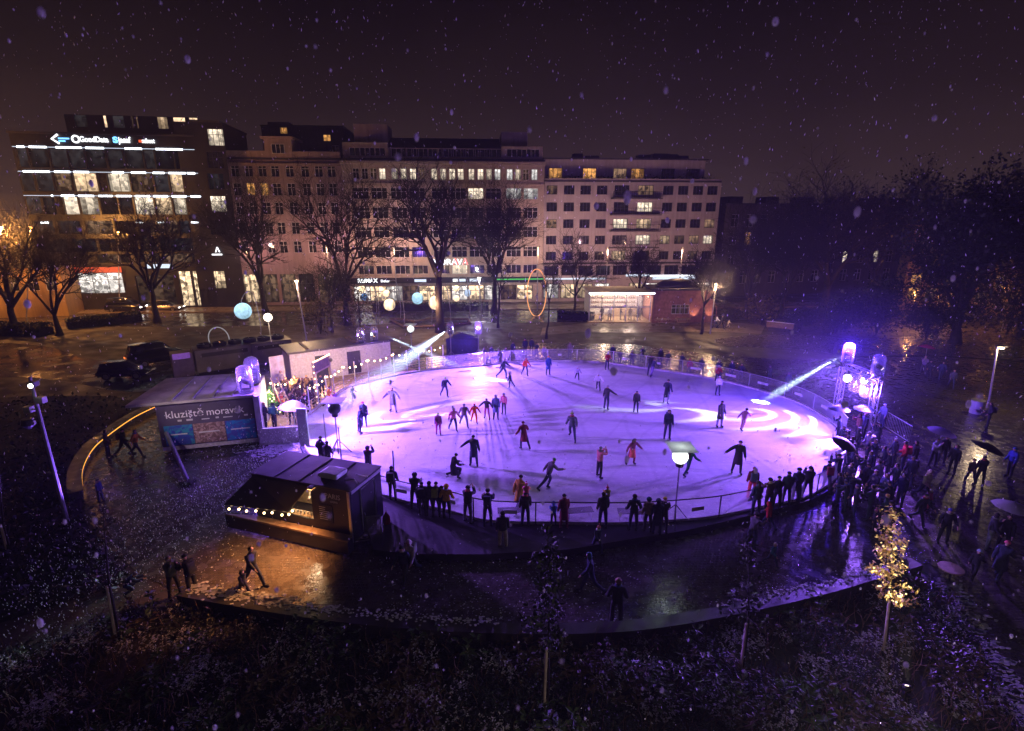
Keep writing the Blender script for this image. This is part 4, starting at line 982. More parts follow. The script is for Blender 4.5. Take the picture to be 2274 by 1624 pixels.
for i, px in enumerate((1463, 1502, 1541, 1578)):
    s = ph.s(px, 690) if px < 1578 else W_-.5; m_ = MB(); aw = .85; 
    m_.prism([(s-aw, -.06), (s+aw, -.06), (s+aw, -.002), (s-aw, -.002)], .1, .16); m_.build('arch_lamp', M['hut_wood'], t)
    q = MB(); pts_ = [(s-aw, -.05, .2), (s-aw, -.05, hh*.45), (s-aw*.55, -.05, hh*.66), (s, -.05, hh*.8), (s+aw*.55, -.05, hh*.66), (s+aw, -.05, hh*.45), (s+aw, -.05, .2)]; q.tube(pts_, .04, 5); q.build('glow_outline', M['hut_wood'], t)  # tube outlines the pointed glow of the uplight on the wall
    light('SPOT', ph.w(s, -.7, .2), 260, (1, .5, .32), .05, None, ph.w(s, .05, hh*.60), R(64), .6)
for i, px in enumerate((1466, 1508)):
    bt = thing('bench_table', ['picnic bench in front of the hut next to the pavilion', 'picnic bench in front of the lit hut window'][i], 'picnic bench', ph.w(ph.s(px, 712), -1.3), ph.a, 'picnic benches at the hut')
    q = MB(); q.box(-.9, -.35, .70, .9, .35, .76, bev=.01); q.build('tabletop', M['wood_pale'], bt)
    for sy in (-1, 1): q = MB(); q.box(-.9, sy*.72-.13, .42, .9, sy*.72+.13, .46, bev=.01); q.build('seat', M['wood_pale'], bt)
    for sx_ in (-.65, .65): q = MB(); q.tube([(sx_, -.75, 0), (sx_, -.2, .69)], .04, 4); q.tube([(sx_, .75, 0), (sx_, .2, .69)], .04, 4); q.build('leg', M['wood'], bt)
# ------------------------------------------------------------------ trees
def bare_tree(label, bx, by, top_py, half_px, seed, fork=.28, r0=.34, dens=1.0, lean=0.0, leaves=None, group='bare park trees', name='bare_tree', twr=.034, mats_=None, limbs=None, cone=1.0, leaf_n=0, leaf_size=.14, base_z=0.0):
    rg = random.Random(seed); g = G(bx, by, base_z); r0 *= 1.2
    d = ray(bx, top_py); tt = g.y/d.y; Ht = H+d.z*tt-base_z
    zc = g.y*CP+(H-Ht*.5)*SP; spread = half_px*1.12/FPX*zc
    t = thing(name, label, 'tree', g, 0, group)
    trunk = MB(); crown = MB(); trunk.smooth = crown.smooth = True; ends = []
    def branch(p, dr, ln, r, lvl, maxl):
        mbx = trunk if lvl <= 1 else crown
        ns = 5 if lvl <= 1 else (4 if lvl == 2 else 3); sides = [9, 7, 5, 4, 3, 3][min(lvl, 5)]
        pts = [p]; rs = [r]; q = p.copy(); dd = dr.copy()
        for i in range(ns):
            jit = .16+.05*lvl
            dd = (dd+Vector((rg.gauss(0, jit), rg.gauss(0, jit), rg.gauss(0, jit*.6)+(.05 if lvl > 1 else .07)))).normalized()
            q = q+dd*(ln/ns); pts.append(q.copy()); rs.append(max(twr*.55, r*(1-.62*(i+1)/ns)) if lvl < maxl else max(twr*.5, r*(1-.5*(i+1)/ns)))
        mbx.tube(pts, rs, sides, cap=(lvl <= 1))
        if lvl >= maxl: ends.append(pts[-1]); ends.append(pts[len(pts)//2]); return
        kids = [0, 6, 6, 7, 4, 3][min(lvl+1, 5)]
        kids = max(2, int(round(kids*dens*rg.uniform(.8, 1.25))))
        for c in range(kids):
            f = (.40 if lvl == 1 else .25)+(.60 if lvl == 1 else .75)*(c+.6)/kids if lvl else 1
            i = min(ns-1, int(f*ns)); u = f*ns-i
            sp_ = pts[i].lerp(pts[i+1], min(1, max(0, u))); ax = (pts[i+1]-pts[i]).normalized()
            o = ax.cross(Vector((rg.gauss(0, 1), rg.gauss(0, 1), rg.gauss(0, 1)))).normalized()
            ang = rg.uniform(.45, .95)
            nd = (ax*math.cos(ang)+o*math.sin(ang)).normalized()
            if nd.z < -.1: nd.z *= .3
            nd.normalize()
            branch(sp_, nd, ln*rg.uniform(.48, .70), rs[i]*rg.uniform(.52, .74), lvl+1, maxl)
        branch(pts[-1], (dd+Vector((0, 0, .15))).normalized(), ln*.55, rs[-1]*.9, lvl+1, maxl)
    # trunk
    fh = Ht*fork; pts = [Vector((0, 0, -.1))]; rs = [r0*1.5]
    for i in range(1, 6):
        pts.append(Vector((rg.gauss(0, .05)+lean*fh*i/5, rg.gauss(0, .05), fh*i/5))); rs.append(r0*(1.12-.3*i/5))
    trunk.tube(pts, rs, 10)
    nl = limbs or rg.choice([4, 5, 5, 6]); top = pts[-1]
    for i in range(nl):
        a = 2*math.pi*(i+rg.uniform(-.25, .25))/nl; out = rg.uniform(.5, 1.1)*spread*.72; up = (Ht-fh)*rg.uniform(.46, .70)
        dr = Vector((math.cos(a)*out, math.sin(a)*out, up)); st_ = pts[-1] if i % 2 else pts[-2].lerp(pts[-1], rg.uniform(.4, 1))
        branch(st_, dr.normalized(), dr.length, r0*rg.uniform(.55, .78), 1, 4)
    branch(top, Vector((rg.gauss(0, .12)+lean, rg.gauss(0, .12), 1)).normalized(), (Ht-fh)*.60, r0*.62, 1, 4)
    # fit the crown to its size in the photograph
    allv = trunk.v+crown.v; zz_ = sorted(v.z for v in allv); mz = zz_[int(len(zz_)*.985)]; kz = Ht/mz
    xs = sorted(abs(v.x) for v in crown.v); mxx = xs[int(len(xs)*.97)] if xs else 1; kx = min(1.6, max(.5, spread/mxx))
    for m_ in (trunk, crown):
        for v in m_.v:
            f = min(1, max(0, v.z/(fh+1.0))); v.z *= kz; v.x *= 1+(kx-1)*f; v.y *= 1+(kx-1)*f
    for e in ends:
        f = min(1, max(0, e.z/(fh+1.0)))
    trunk.build('trunk', (mats_ or (M['bark'], M['twig']))[0], t); crown.build('crown', (mats_ or (M['bark'], M['twig']))[1], t)
    if leaves:
        lf = MB()
        for _ in range(leaf_n):
            e = rg.choice(ends); e = Vector((e.x*kx, e.y*kx, e.z*kz))
            leaf_cloud(lf, [e+Vector((rg.gauss(0, .45), rg.gauss(0, .45), rg.gauss(0, .35)))], leaf_size, .5)
        lf.build('foliage', leaves, t)
    return t
bare_tree('dark spreading bare tree at the street corner by the orange-lit house', 38, 742, 445, 95, 1, .22, .34)
bare_tree('low forked bare tree with a leaning limb beside the orange-lit house', 132, 745, 500, 85, 2, .2, .26)
bare_tree('bare tree with a straight trunk in front of the glass office block', 349, 716, 440, 92, 3, .3, .30)
bare_tree('wide bare tree before the rose town house', 590, 694, 385, 95, 4, .26, .32, 1.0, -.08)
bare_tree('dense bare tree between the rose house and the beige block', 772, 722, 370, 108, 5, .24, .34, 1.1)
bare_tree('thin bare tree with a bushy lower crown behind the white container', 738, 738, 560, 62, 6, .25, .13, .9)
bare_tree('tall bare tree with a warmly lit trunk among the glowing globes', 978, 738, 362, 105, 7, .36, .40, 1.0)
bare_tree('dense bare tree before the right half of the beige block', 1097, 695, 402, 80, 8, .3, .33, 1.1, .03)
bare_tree('slender young bare tree near the hoop behind the ice', 1213, 752, 600, 22, 9, .55, .10, .55, .1, limbs=3)
bare_tree('second slender bare tree behind the lamps at the far rail', 1106, 728, 560, 30, 10, .5, .11, .55, .05, limbs=3)
bare_tree('small bare tree before the balcony house near the pavilion', 1276, 700, 522, 62, 12, .3, .15, 1.0)
bare_tree('small bare tree before the hut and the balcony house', 1415, 706, 540, 52, 13, .35, .13, .9)
bare_tree('thin bare tree standing at the right edge of the balcony house', 1558, 742, 560, 45, 14, .4, .12, .9)
bare_tree('bare multi-stemmed tree in the dark between the hut and the shrubs', 1655, 705, 455, 75, 15, .18, .24, 1.2)
bare_tree('dark bare tree before the long low block', 1735, 700, 470, 72, 16, .2, .24, 1.2)
bare_tree('big crooked tree with a long side limb before the low block', 1826, 690, 392, 118, 17, .22, .40, 1.15, .05, M['leaf_brown'], leaf_n=1500)
bare_tree('dark leafy tree behind the crooked tree near the low block', 1930, 678, 388, 90, 18, .25, .34, 1.1, 0, M['leaf_dark'], leaf_n=3500, leaf_size=.2)
bare_tree('huge dark leafy tree filling the side of the park', 2120, 762, 405, 112, 19, .2, .42, 1.15, 0, M['leaf_dark'], leaf_n=9000, leaf_size=.2)
bare_tree('second huge dark leafy tree beside the street lamp path', 2262, 748, 385, 115, 20, .2, .42, 1.1, 0, M['leaf_dark'], leaf_n=8000, leaf_size=.2)
def shrub(label, bx, by, top, half, n, m, seed, nm='shrub', group='dark shrubs at the edge of the park'):
    rg = random.Random(seed); g = G(bx, by); d = ray(bx, top); tt = g.y/d.y; ht = H+d.z*tt; zc = g.y*CP+(H-ht*.5)*SP; sp_ = half/FPX*zc
    t = thing(nm, label, 'shrub', g, 0, group)
    st = MB(); lf = MB()
    for i in range(14):
        a = rg.random()*6.28; r_ = rg.random()*sp_*.7; p = [Vector((0, 0, 0)), Vector((math.cos(a)*r_*.4, math.sin(a)*r_*.4, ht*.45)), Vector((math.cos(a)*r_, math.sin(a)*r_, ht*rg.uniform(.6, .95)))]; st.tube(p, [.05, .035, .015], 4)
    cl = [(rg.gauss(0, .42)*sp_, rg.gauss(0, .35)*sp_, ht*(.18+.7*rg.random()**.8)) for _ in range(26)]
    for _ in range(n):
        c = rg.choice(cl); r_ = ht*.15
        leaf_cloud(lf, [(c[0]+rg.gauss(0, r_), c[1]+rg.gauss(0, r_), max(.05, c[2]+rg.gauss(0, r_*.8)))], .15, .5)
    st.build('stems', M['twig'], t); lf.build('foliage', m, t); return t
shrub('broad dark shrub glowing blue behind the lighting truss', 1945, 745, 622, 62, 5200, M['leaf_dark'], 31)
shrub('round dark shrub left of the big blue-lit shrub', 1855, 742, 668, 45, 2600, M['leaf_dark'], 32)
shrub('tall dark evergreen bush in front of the huge leafy tree', 2110, 752, 545, 82, 6500, M['leaf_dark'], 41)
shrub('tall dark evergreen bush beside the second huge leafy tree', 2235, 745, 560, 80, 6000, M['leaf_dark'], 42)
shrub('dark shrub under the huge leafy trees beyond the footpath', 2055, 756, 668, 50, 2600, M['leaf_dark'], 33)
shrub('low twiggy shrub behind the timber hut', 1690, 722, 660, 40, 1500, M['leaf_brown'], 34)
shrub('low dark shrub beside the park bench', 1775, 738, 690, 38, 1500, M['leaf_dark'], 35)
shrub('small brown shrub under the bare trees near the street lamp', 712, 742, 650, 40, 1100, M['leaf_brown'], 36)
shrub('brown shrub in front of the beige block behind the white container', 800, 728, 640, 34, 900, M['leaf_brown'], 37)
# ------------------------------------------------------------------ cabins and vehicles
# banner cabin
pc = Plane(G(364, 1008), G(577, 986)); W_ = pc.len; hc = pc.z(346, 893)
t = thing('ticket_cabin', 'white flat-roofed cabin with a dark rink banner and three posters', 'cabin', pc.o, pc.a)
inv = Matrix.LocRotScale(t.location, t.rotation_euler, None).inverted()
bk = inv @ G(367, 845, hc+.1); bk2 = inv @ G(549, 831, hc+.1); dep = (bk.y+bk2.y)/2
m_ = MB(); m_.box(0, 0, .15, W_, dep, hc-.06); m_.build('wall', M['white_plank'], t)
m_ = MB(); m_.poly([(-1.2, -.55, hc+.1), (W_+.1, -.45, hc+.1), (bk2.x, dep+.2, hc+.16), (bk.x, dep+.2, hc+.16)]); m_.poly([(-1.2, -.55, hc-.05), (bk.x, dep+.2, hc-.05), (bk2.x, dep+.2, hc-.05), (W_+.1, -.45, hc-.05)])
m_.quad((-1.2, -.55, hc-.05), (W_+.1, -.45, hc-.05), (W_+.1, -.45, hc+.1), (-1.2, -.55, hc+.1)); m_.quad((-1.2, -.55, hc-.05), (-1.2, -.55, hc+.1), (bk.x, dep+.2, hc+.16), (bk.x, dep+.2, hc-.05)); m_.quad((W_+.1, -.45, hc-.05), (bk2.x, dep+.2, hc-.05), (bk2.x, dep+.2, hc+.16), (W_+.1, -.45, hc+.1))
m_.build('roof', mat('pale_roof_sheet', (.36, .33, .32), .55, var=.35, scale=1.4, bump=.2), t)
for k_ in (.2, .4, .6, .8): q = MB(); q.box(W_*k_-.03, -.3, hc+.11, W_*k_+.03, dep, hc+.19); q.build('roof_seam', M['pole'], t)
m_ = MB(); m_.box(.02, -.06, .42, W_-.04, -.01, hc-.10); bo = m_.build('banner', mat('dark_banner', (.075, .06, .105), .55, var=.15), t)
z1 = pc.z(470, 985-48); z0 = .47; WB = W_-.08
POST = [('blue_poster', (.035, .06, .36), (.03, .26, .40)), ('photo_poster', (.42, .28, .27), (.16, .09, .09)), ('azure_poster', (.02, .22, .55), (.07, .08, .42))]
for i, (nm, c0, c1) in enumerate(POST):
    m, nt, out = new_mat(nm); b_ = N(nt, 'ShaderNodeBsdfPrincipled', Roughness=.5); L(nt, b_.outputs[0], out.inputs[0]); tc = N(nt, 'ShaderNodeTexCoord')
    v_ = N(nt, 'ShaderNodeTexNoise', Scale=2.2 if i != 1 else 4.0, Detail=3.0, Distortion=1.5); L(nt, tc.outputs['Object'], v_.inputs['Vector']); mr = N(nt, 'ShaderNodeMapRange'); mr.inputs[1].default_value = .42; mr.inputs[2].default_value = .58; L(nt, v_.outputs[0], mr.inputs[0])
    mx = N(nt, 'ShaderNodeMix', data_type='RGBA'); mx.inputs[6].default_value = c4(c0); mx.inputs[7].default_value = c4(c1); L(nt, mr.outputs[0], mx.inputs[0]); L(nt, mx.outputs[2], b_.inputs['Base Color'])
    x0, x1 = [(.05, .335), (.342, .665), (.672, .985)][i]
    q = MB(); q.box(W_*x0, -.085, z0, W_*x1, -.065, z1); po = q.build('poster', m, t)
    q = MB(); q.box(W_*(x0+.05), -.094, z0+(z1-z0)*.52, W_*(x1-.06), -.088, z0+(z1-z0)*.58); q.build('headline_strip', M['white_paint'], po)
bp_ = mat('pale_banner_print', (.88, .80, .90), .6)
lettering('kluziště', .60, bp_, bo, (W_*.085, -.075, hc-1.02), .008, 'LEFT', fit=W_*.375); lettering('moravák', .60, bp_, bo, (W_*.495, -.075, hc-1.02), .008, 'LEFT', fit=W_*.385)
q = MB()
for x, ww in ((.22, .05), (.3, .03), (.33, .05), (.48, .1), (.6, .04), (.71, .12), (.9, .05)): q.box(W_*x-ww*W_*.4, -.085, z1+.22, W_*x+ww*W_*.4, -.065, z1+.27+.05*(ww < .06))
q.build('sponsor_marks', M['white_paint'], bo)
m_ = MB(); m_.box(W_+.02, -.25, .02, W_+.32, .12, hc-.07); m_.build('post', M['white_paint'], t)
rain_dome(pc.w(W_-.35, .1, hc+.14), pc.a, 'violet shining lamp in a clear cover on the front corner of the banner cabin', R(-70), R(60), LENS['violet'], False, 1.25)
rain_dome(pc.w(W_-.25, 1.9, hc+.17), pc.a, 'second covered lamp behind it on the banner cabin roof', R(-70), R(95), LENS['soft'], False, 1.25)
cab = pc; KL = pc.w(W_-.1, -.1, hc+1.15)
light('SPOT', KL+Vector((.35, .1, .1)), 15000*KEY, PURP, .35, None, rink_c+Vector((2, -1, 0)), R(120), .6)
light('POINT', KL+Vector((.5, .3, .3)), 700*KEY, VIOL, .15)
# low white wall and gate post beside the cabin
pw = Plane(G(578, 990), G(668, 983)); t = thing('low_wall', 'low boarded wall between the banner cabin and the white gate post', 'low wall', pw.o, pw.a)
m_ = MB(); m_.box(.05, 0, .0, pw.len, .12, 1.0); m_.build('boards', M['white_plank'], t); m_ = MB(); m_.box(.0, -.04, 1.002, pw.len+.03, .16, 1.06); m_.build('cap', M['white_paint'], t)
p = G(679, 1000); t = thing('gate_post', 'tall white board standing at the corner of the ice below the white umbrella', 'gate post', p)
m_ = MB(); m_.box(-.28, -.06, 0, .28, .06, 2.6, bev=.02); m_.build('board', M['white_paint'], t); m_ = MB(); m_.box(-.4, -.3, 0, .4, .3, .05); m_.build('base', M['steel'], t)
# terrace floor and white container building
zc_ = 2.6; a = G(642, 787, zc_); bb_ = G(866, 758, zc_); pt = Plane(a, bb_); W_ = pt.len
t = thing('container_building', 'long white boarded container with a dark flat roof behind the terrace', 'cabin', pt.o, pt.a)
m_ = MB(); ho = [(pt.s(785, 790)-.55, pt.s(785, 790)+.6, .2, 2.15), (pt.s(716, 796)-.6, pt.s(716, 796)+.6, .2, 2.15)]
holed_wall(m_, W_, 0, zc_, ho, .12); m_.quad((0, 3, 0), (0, 0, 0), (0, 0, zc_), (0, 3, zc_)); m_.quad((W_, 0, 0), (W_, 3, 0), (W_, 3, zc_), (W_, 0, zc_)); m_.quad((W_, 3, 0), (0, 3, 0), (0, 3, zc_), (W_, 3, zc_)); m_.build('wall', M['white_plank'], t)
for x0, x1, z0, z1 in ho:
    q = MB(); q.box(x0+.01, .06, z0, x1-.01, .11, z1-.01); d_ = q.build('door', M['frame_dark'], t); q = MB(); q.tube([(x1-.15, .02, 1.1), (x1-.15, .02, 1.3)], .02, 5); q.build('handle', M['steel'], d_)
m_ = MB(); m_.box(-.2, -.25, zc_+.002, W_+.2, 3.2, zc_+.16, bev=.02); m_.build('roof', M['roof'], t)
for x in (.16, .62, .66):
    q = MB(); q.box(W_*x, .3, zc_+.162, W_*x+.25, 2.9, zc_+.22); q.build('roof_rib', M['wood'], t)
q = MB(); q.box(.5, -.10, zc_-.35, .9, -.02, zc_-.1); q.build('notice', M['white_paint'], t)
rain_dome(pt.w(pt.s(809, 768)-.1, .5, zc_+.17), pt.a, 'violet lamp under a clear cover on the white container roof', R(-100), R(70), LENS['violet'], False, .95)
rain_dome(pt.w(pt.s(836, 764), .4, zc_+.17), pt.a, 'white beaming lamp under a clear cover at the end of the container roof', R(-100), R(80), LENS['cool'], False, .95)
B1L = pt.w(pt.s(836, 764)+.2, -.1, zc_+.9)
light('SPOT', pt.w(pt.s(809, 768), .2, zc_+1.1), 6000*KEY, PURP, .1, None, rink_c+Vector((-3, 1, 0)), R(120), .6)
# dark tent with lamps behind the far rail
a = G(992, 792); bq = G(1062, 790); pk = Plane(a, bq); W_ = pk.len; hk = pk.z(1025, 752)
t = thing('tent', 'dark blue square event tent behind the far rail with lamps on top', 'tent', pk.o, pk.a)
m_ = MB(); m_.box(0, 0, 0, W_, 3.2, hk, bev=.04); m_.build('canvas', mat('navy_canvas', (.02, .025, .10), .6), t)
m_ = MB(); m_.poly([(-.1, -.1, hk+.01), (W_+.1, -.1, hk+.01), (W_/2, 1.6, hk+.28)]); m_.poly([(W_+.1, -.1, hk+.01), (W_+.1, 3.3, hk+.01), (W_/2, 1.6, hk+.28)]); m_.poly([(W_+.1, 3.3, hk+.01), (-.1, 3.3, hk+.01), (W_/2, 1.6, hk+.28)]); m_.poly([(-.1, 3.3, hk+.01), (-.1, -.1, hk+.01), (W_/2, 1.6, hk+.28)]); m_.build('roof', mat('navy_roof_canvas', (.018, .02, .08), .55), t)
def pole_stand(loc, h_, label, group=None):
    st_ = thing('lamp_stand', label, 'lamp stand', loc, 0, group); q = MB(); q.tube([(0, 0, 0), (0, 0, h_)], .045, 7); q.build('pole', M['pole'], st_)
    for k_ in range(3):
        a_ = k_*2.09+.4; q = MB(); q.tube([(math.cos(a_)*.6, math.sin(a_)*.6, .02), (0, 0, .75)], .025, 5); q.build('leg', M['pole'], st_)
    return st_
for (px, py, by, lab, lens, sc_) in ((1003, 741, 797, 'white beaming lamp in a clear cover on a stand by the navy tent', 'white', .9), (1064, 741, 792, 'violet glaring lamp in a clear cover at the far rail beside the navy tent', 'flood', .9)):
    g = G(px+(2 if px > 1137 else -1), by); zz = AT(px, py, g.y).z
    pole_stand(g, zz-.02, 'thin tripod stand carrying the '+('white' if lens == 'white' else 'violet')+' covered lamp by the navy tent')
    rain_dome((g.x, g.y, zz), 0, lab, R(120) if px < 1020 else R(180), R(105), LENS[lens], False, sc_)
    if px < 1020: B2L = Vector((g.x-.2, g.y-.2, zz+.45))
    else:
        light('SPOT', (g.x, g.y-.4, zz+.6), 10500*KEY, PURP, .3, None, rink_c+Vector((0, -3, 0)), R(130), .6); light('POINT', (g.x, g.y-.45, zz+.7), 500, VIOL, .12)
# balloon lamps: a globe under a square white reflector on a tripod
def balloon_lamp(px, py, bx, by, z0, label, on, r_=.42, power=0):
    g = G(bx, by, z0); zz = AT(px, py, g.y).z-z0
    t = thing('balloon_lamp', label, 'work lamp', g, 0, 'globe lamps with square reflectors round the rink')
    q = MB(); q.tube([(0, 0, 0), (0, 0, zz-r_)], .035, 7); q.build('pole', M['pole'], t)
    for k_ in range(3):
        a_ = k_*2.09+.3; q = MB(); q.tube([(math.cos(a_)*.7, math.sin(a_)*.7, .02), (0, 0, .9)], .025, 5); q.build('leg', M['black'], t)
    q = MB(); q.smooth = True; q.ball((0, 0, zz), r_, 18, 12); q.build('globe', M['globe_on'] if on else M['globe_off'], t)
    q = MB(); q.box(-.55, -.55, zz+r_+.08, .55, .55, zz+r_+.12, bev=.015); q.build('reflector', M['reflector'], t)
    q = MB(); q.lathe([(.16, zz-r_-.12), (.18, zz-r_*.80)], 12); q.build('collar', M['black'], t)
    if power: light('POINT', (g.x, g.y, zz+z0+r_+.03), power, (.80, 1, .92), .05)
    return t
M['reflector'] = flake_mat('white_diffuser', (.9, .92, .9))
M['globe_on'] = emis('lit_globe', (.94, 1, .96), 4, 'noise', 3.0, .7)
M['globe_off'] = mat('dark_globe', (.05, .07, .06), .15)
balloon_lamp(1507, 1014, 1497, 1161, ZD, 'glowing globe lamp with white square reflector on a tripod at the near rail', True, .33, 260)
balloon_lamp(734, 907, 752, 1008, ZI, 'dark globe lamp with a square reflector at the terrace corner of the ice', False, .36)
balloon_lamp(914, 731, 915, 790, 0, 'pale globe lamp on a pole beyond the terrace string lights', True, .34)
for bx, by, ty, lab in ((759, 1030, 950, 'thin dark post at the rail corner between the two standing couples'), (878, 1090, 1002, 'thin dark post at the rail behind the hooded spectators'), (727, 1008, 920, 'thin pale post beside the dark globe lamp')):
    g = G(bx, by, .02); zz = AT(bx, ty, g.y).z; t = thing('post', lab, 'post', g); q = MB(); q.tube([(0, 0, 0), (0, 0, zz)], .035, 6); q.build('shaft', M['pole'], t); q = MB(); q.lathe([(.14, 0), (.14, .03), (.04, .05)], 10); q.build('foot', M['black'], t)
# terrace: timber floor, fence with string lights, lit gate, party wall, tree, ladder props
tf = [G(*p_) for p_ in ((590, 988), (668, 982), (690, 930), (742, 890), (775, 868), (862, 842), (930, 828), (890, 812), (760, 824), (640, 852), (590, 880), (580, 940))]
m_ = MB(); pl = tf if sum(a_.x*b_.y-b_.x*a_.y for a_, b_ in zip(tf, tf[1:]+tf[:1])) > 0 else tf[::-1]; m_.prism(pl, .005, .16); struct('terrace_floor', m_, M['wood_pale'])
fp = [(690, 926), (720, 903), (744, 886), (777, 866), (820, 855), (862, 843), (905, 833), (945, 826), (985, 819)]
fl_ = smooth_poly([G(x, y, .16) for x, y in fp], 3, False)
t = thing('terrace_fence', 'pale slatted terrace fence hung with warm string lights', 'fence', fl_[0])
q = MB()
for a_, b_ in zip(fl_, fl_[1:]):
    for zz in (.2, .42, .64, .86, 1.08): q.bar(a_+Vector((0, 0, zz)), b_+Vector((0, 0, zz)), .045)
q.build('slats', M['wood_pale'], t, True)
for i in range(0, len(fl_), 2): q = MB(); q.tube([fl_[i], fl_[i]+Vector((0, 0, 2.15))], .04, 6); q.build('post', M['white_paint'], t, True)
def string_lights(name, label, pts_, n, sag, r_, m=None, group='string lights on the terrace'):
    t = thing('string_lights', label, 'string lights', pts_[0], 0, group); w_ = []; tot = len(pts_)-1
    for i in range(tot):
        a_, b_ = pts_[i], pts_[i+1]; 
        for k_ in range(7): u_ = k_/6; w_.append(a_.lerp(b_, u_)-Vector((0, 0, sag*4*u_*(1-u_))))
    q = MB(); q.tube(w_, .012, 4); q.build('wire', M['black'], t, True)
    for k_ in range(n):
        f_ = (k_+.5)/n*(len(w_)-1); i = int(f_); p_ = w_[i].lerp(w_[min(i+1, len(w_)-1)], f_-i)
        q = MB(); q.smooth = True; q.ball(p_-Vector((0, 0, .07)), r_, 8, 6); q.build('bulb', m or M['bulb'], t, True)
    return t
string_lights('s', 'warm bulbs along the top of the terrace fence above the rink rail', [fl_[i]+Vector((0, 0, 2.1)) for i in range(0, len(fl_), 4)], 30, .25, .055)
ra = [(612, 858), (640, 850), (668, 852), (690, 868)]
rp = [AT(x, y, G(640, 905).y+(i*.9)) for i, (x, y) in enumerate(((596, 846), (618, 852), (645, 846), (668, 857), (692, 850), (712, 838)))]
string_lights('s', 'low swag of warm bulbs across the crowded terrace beside the banner cabin', rp, 15, .12, .065)
rp2 = [AT(x, y, G(690, 890).y+i*.5) for i, (x, y) in enumerate(((672, 896), (680, 880), (690, 872), (700, 868), (712, 866), (726, 860)))]
string_lights('s', 'bunched warm bulbs along the terrace fence below the lit gate', rp2, 14, .05, .06)
light('POINT', AT(655, 842, G(650, 890).y)+Vector((0, -.4, .1)), 420, (1, .58, .22), .2)
light('POINT', AT(705, 850, G(705, 880).y)+Vector((0, .4, .4)), 520, (1, .6, .25), .2)
light('POINT', G(780, 872)+Vector((-.6, .8, 1.9)), 110, (1, .62, .30), .2)
light('POINT', G(850, 850)+Vector((-.6, .8, 1.9)), 60, (1, .62, .30), .2)
pg = Plane(G(705, 908, .16), G(738, 886, .16)); hg = pg.z(722, 800); W_ = pg.len
t = thing('entrance_gate', 'timber entrance gate outlined with warm bulbs at the edge of the ice', 'gate', pg.o+Vector((0, 0, .16)), pg.a)
for x in (0, W_): q = MB(); q.box(x-.06, -.06, 0, x+.06, .06, hg, bev=.01); q.build('post', M['wood_pale'], t)
for zz in (hg, hg-.75): q = MB(); q.box(-.1, -.05, zz, W_+.1, .05, zz+.1); q.build('beam', M['wood_pale'], t)
q = MB(); q.box(.06, -.02, hg-.65, W_-.06, .02, hg-.01); q.build('sign_board', M['wood'], t)
for k_ in range(9): q = MB(); q.smooth = True; q.ball((W_*k_/8, -.08, hg+.14), .05, 8, 6); q.build('bulb', M['bulb_small'], t)
for k_ in range(7): q = MB(); q.smooth = True; q.ball((-.08, -.08, hg*.15+hg*.8*k_/6), .045, 8, 6); q.build('bulb', M['bulb_small'], t)
# banner frame on the terrace
pb2 = Plane(G(607, 872, .16), G(637, 866, .16)); t = thing('banner_frame', 'white framed violet lit banner standing at the back of the terrace', 'banner', pb2.o, pb2.a); hb = pb2.z(620, 790)
q = MB(); q.box(0, 0, .9, pb2.len, .03, hb); q.build('cloth', mat('pale_violet_cloth', (.45, .38, .55), .7, var=.4, scale=2), t)
q = MB(); q.tube([(0, 0, 0), (0, 0, hb), (pb2.len, 0, hb), (pb2.len, 0, 0)], .035, 5); q.build('frame', M['white_paint'], t)
# small decorated conifer
p = G(607, 925, .16); t = thing('christmas_tree', 'small bright green decorated conifer on the terrace behind the leaning ladder', 'christmas tree', p)
q = MB(); q.tube([(0, 0, 0), (0, 0, 2.0)], [.06, .02], 6); q.build('trunk', M['bark'], t)
q = MB()
for i in range(1500):
    zz = rnd.uniform(.25, 2.15); r_ = (2.2-zz)*.36*rnd.uniform(.3, 1.05); a_ = rnd.random()*6.28; leaf_cloud(q, [(math.cos(a_)*r_, math.sin(a_)*r_, zz-.1*r_)], .075)
q.build('crown', mat('bright_conifer_green', (.10, .30, .05), .6, var=.4), t)
light('POINT', p+Vector((.3, -.9, 1.7)), 130, (1, .78, .4), .1)  # bare light added in front of the conifer to brighten it
for i in range(22): 
    zz = rnd.uniform(.3, 1.9); r_ = (2.2-zz)*.36; a_ = rnd.uniform(3.4, 6.0); q = MB(); q.smooth = True; q.ball((math.cos(a_)*r_, math.sin(a_)*r_, zz), .035, 6, 5); q.build('bulb', M['bulb_small'], t)
# leaning timber ladder prop
a = AT(607, 838, G(625, 935).y); bq = G(648, 925, .16); t = thing('ladder', 'long pale timber ladder leaning over the terrace beside the banner cabin', 'ladder', bq)
dv = (a-bq); sd = Vector((.26, .12, 0))
for s_ in (-1, 1): q = MB(); q.bar(bq+sd*s_, a+sd*s_*.6, .07); q.build('rail', M['wood_pale'], t, True)
for k_ in range(1, 11): q = MB(); u_ = k_/11; q.tube([bq+dv*u_-sd*(1-.4*u_), bq+dv*u_+sd*(1-.4*u_)], .025, 5); q.build('rung', M['wood_pale'], t, True)
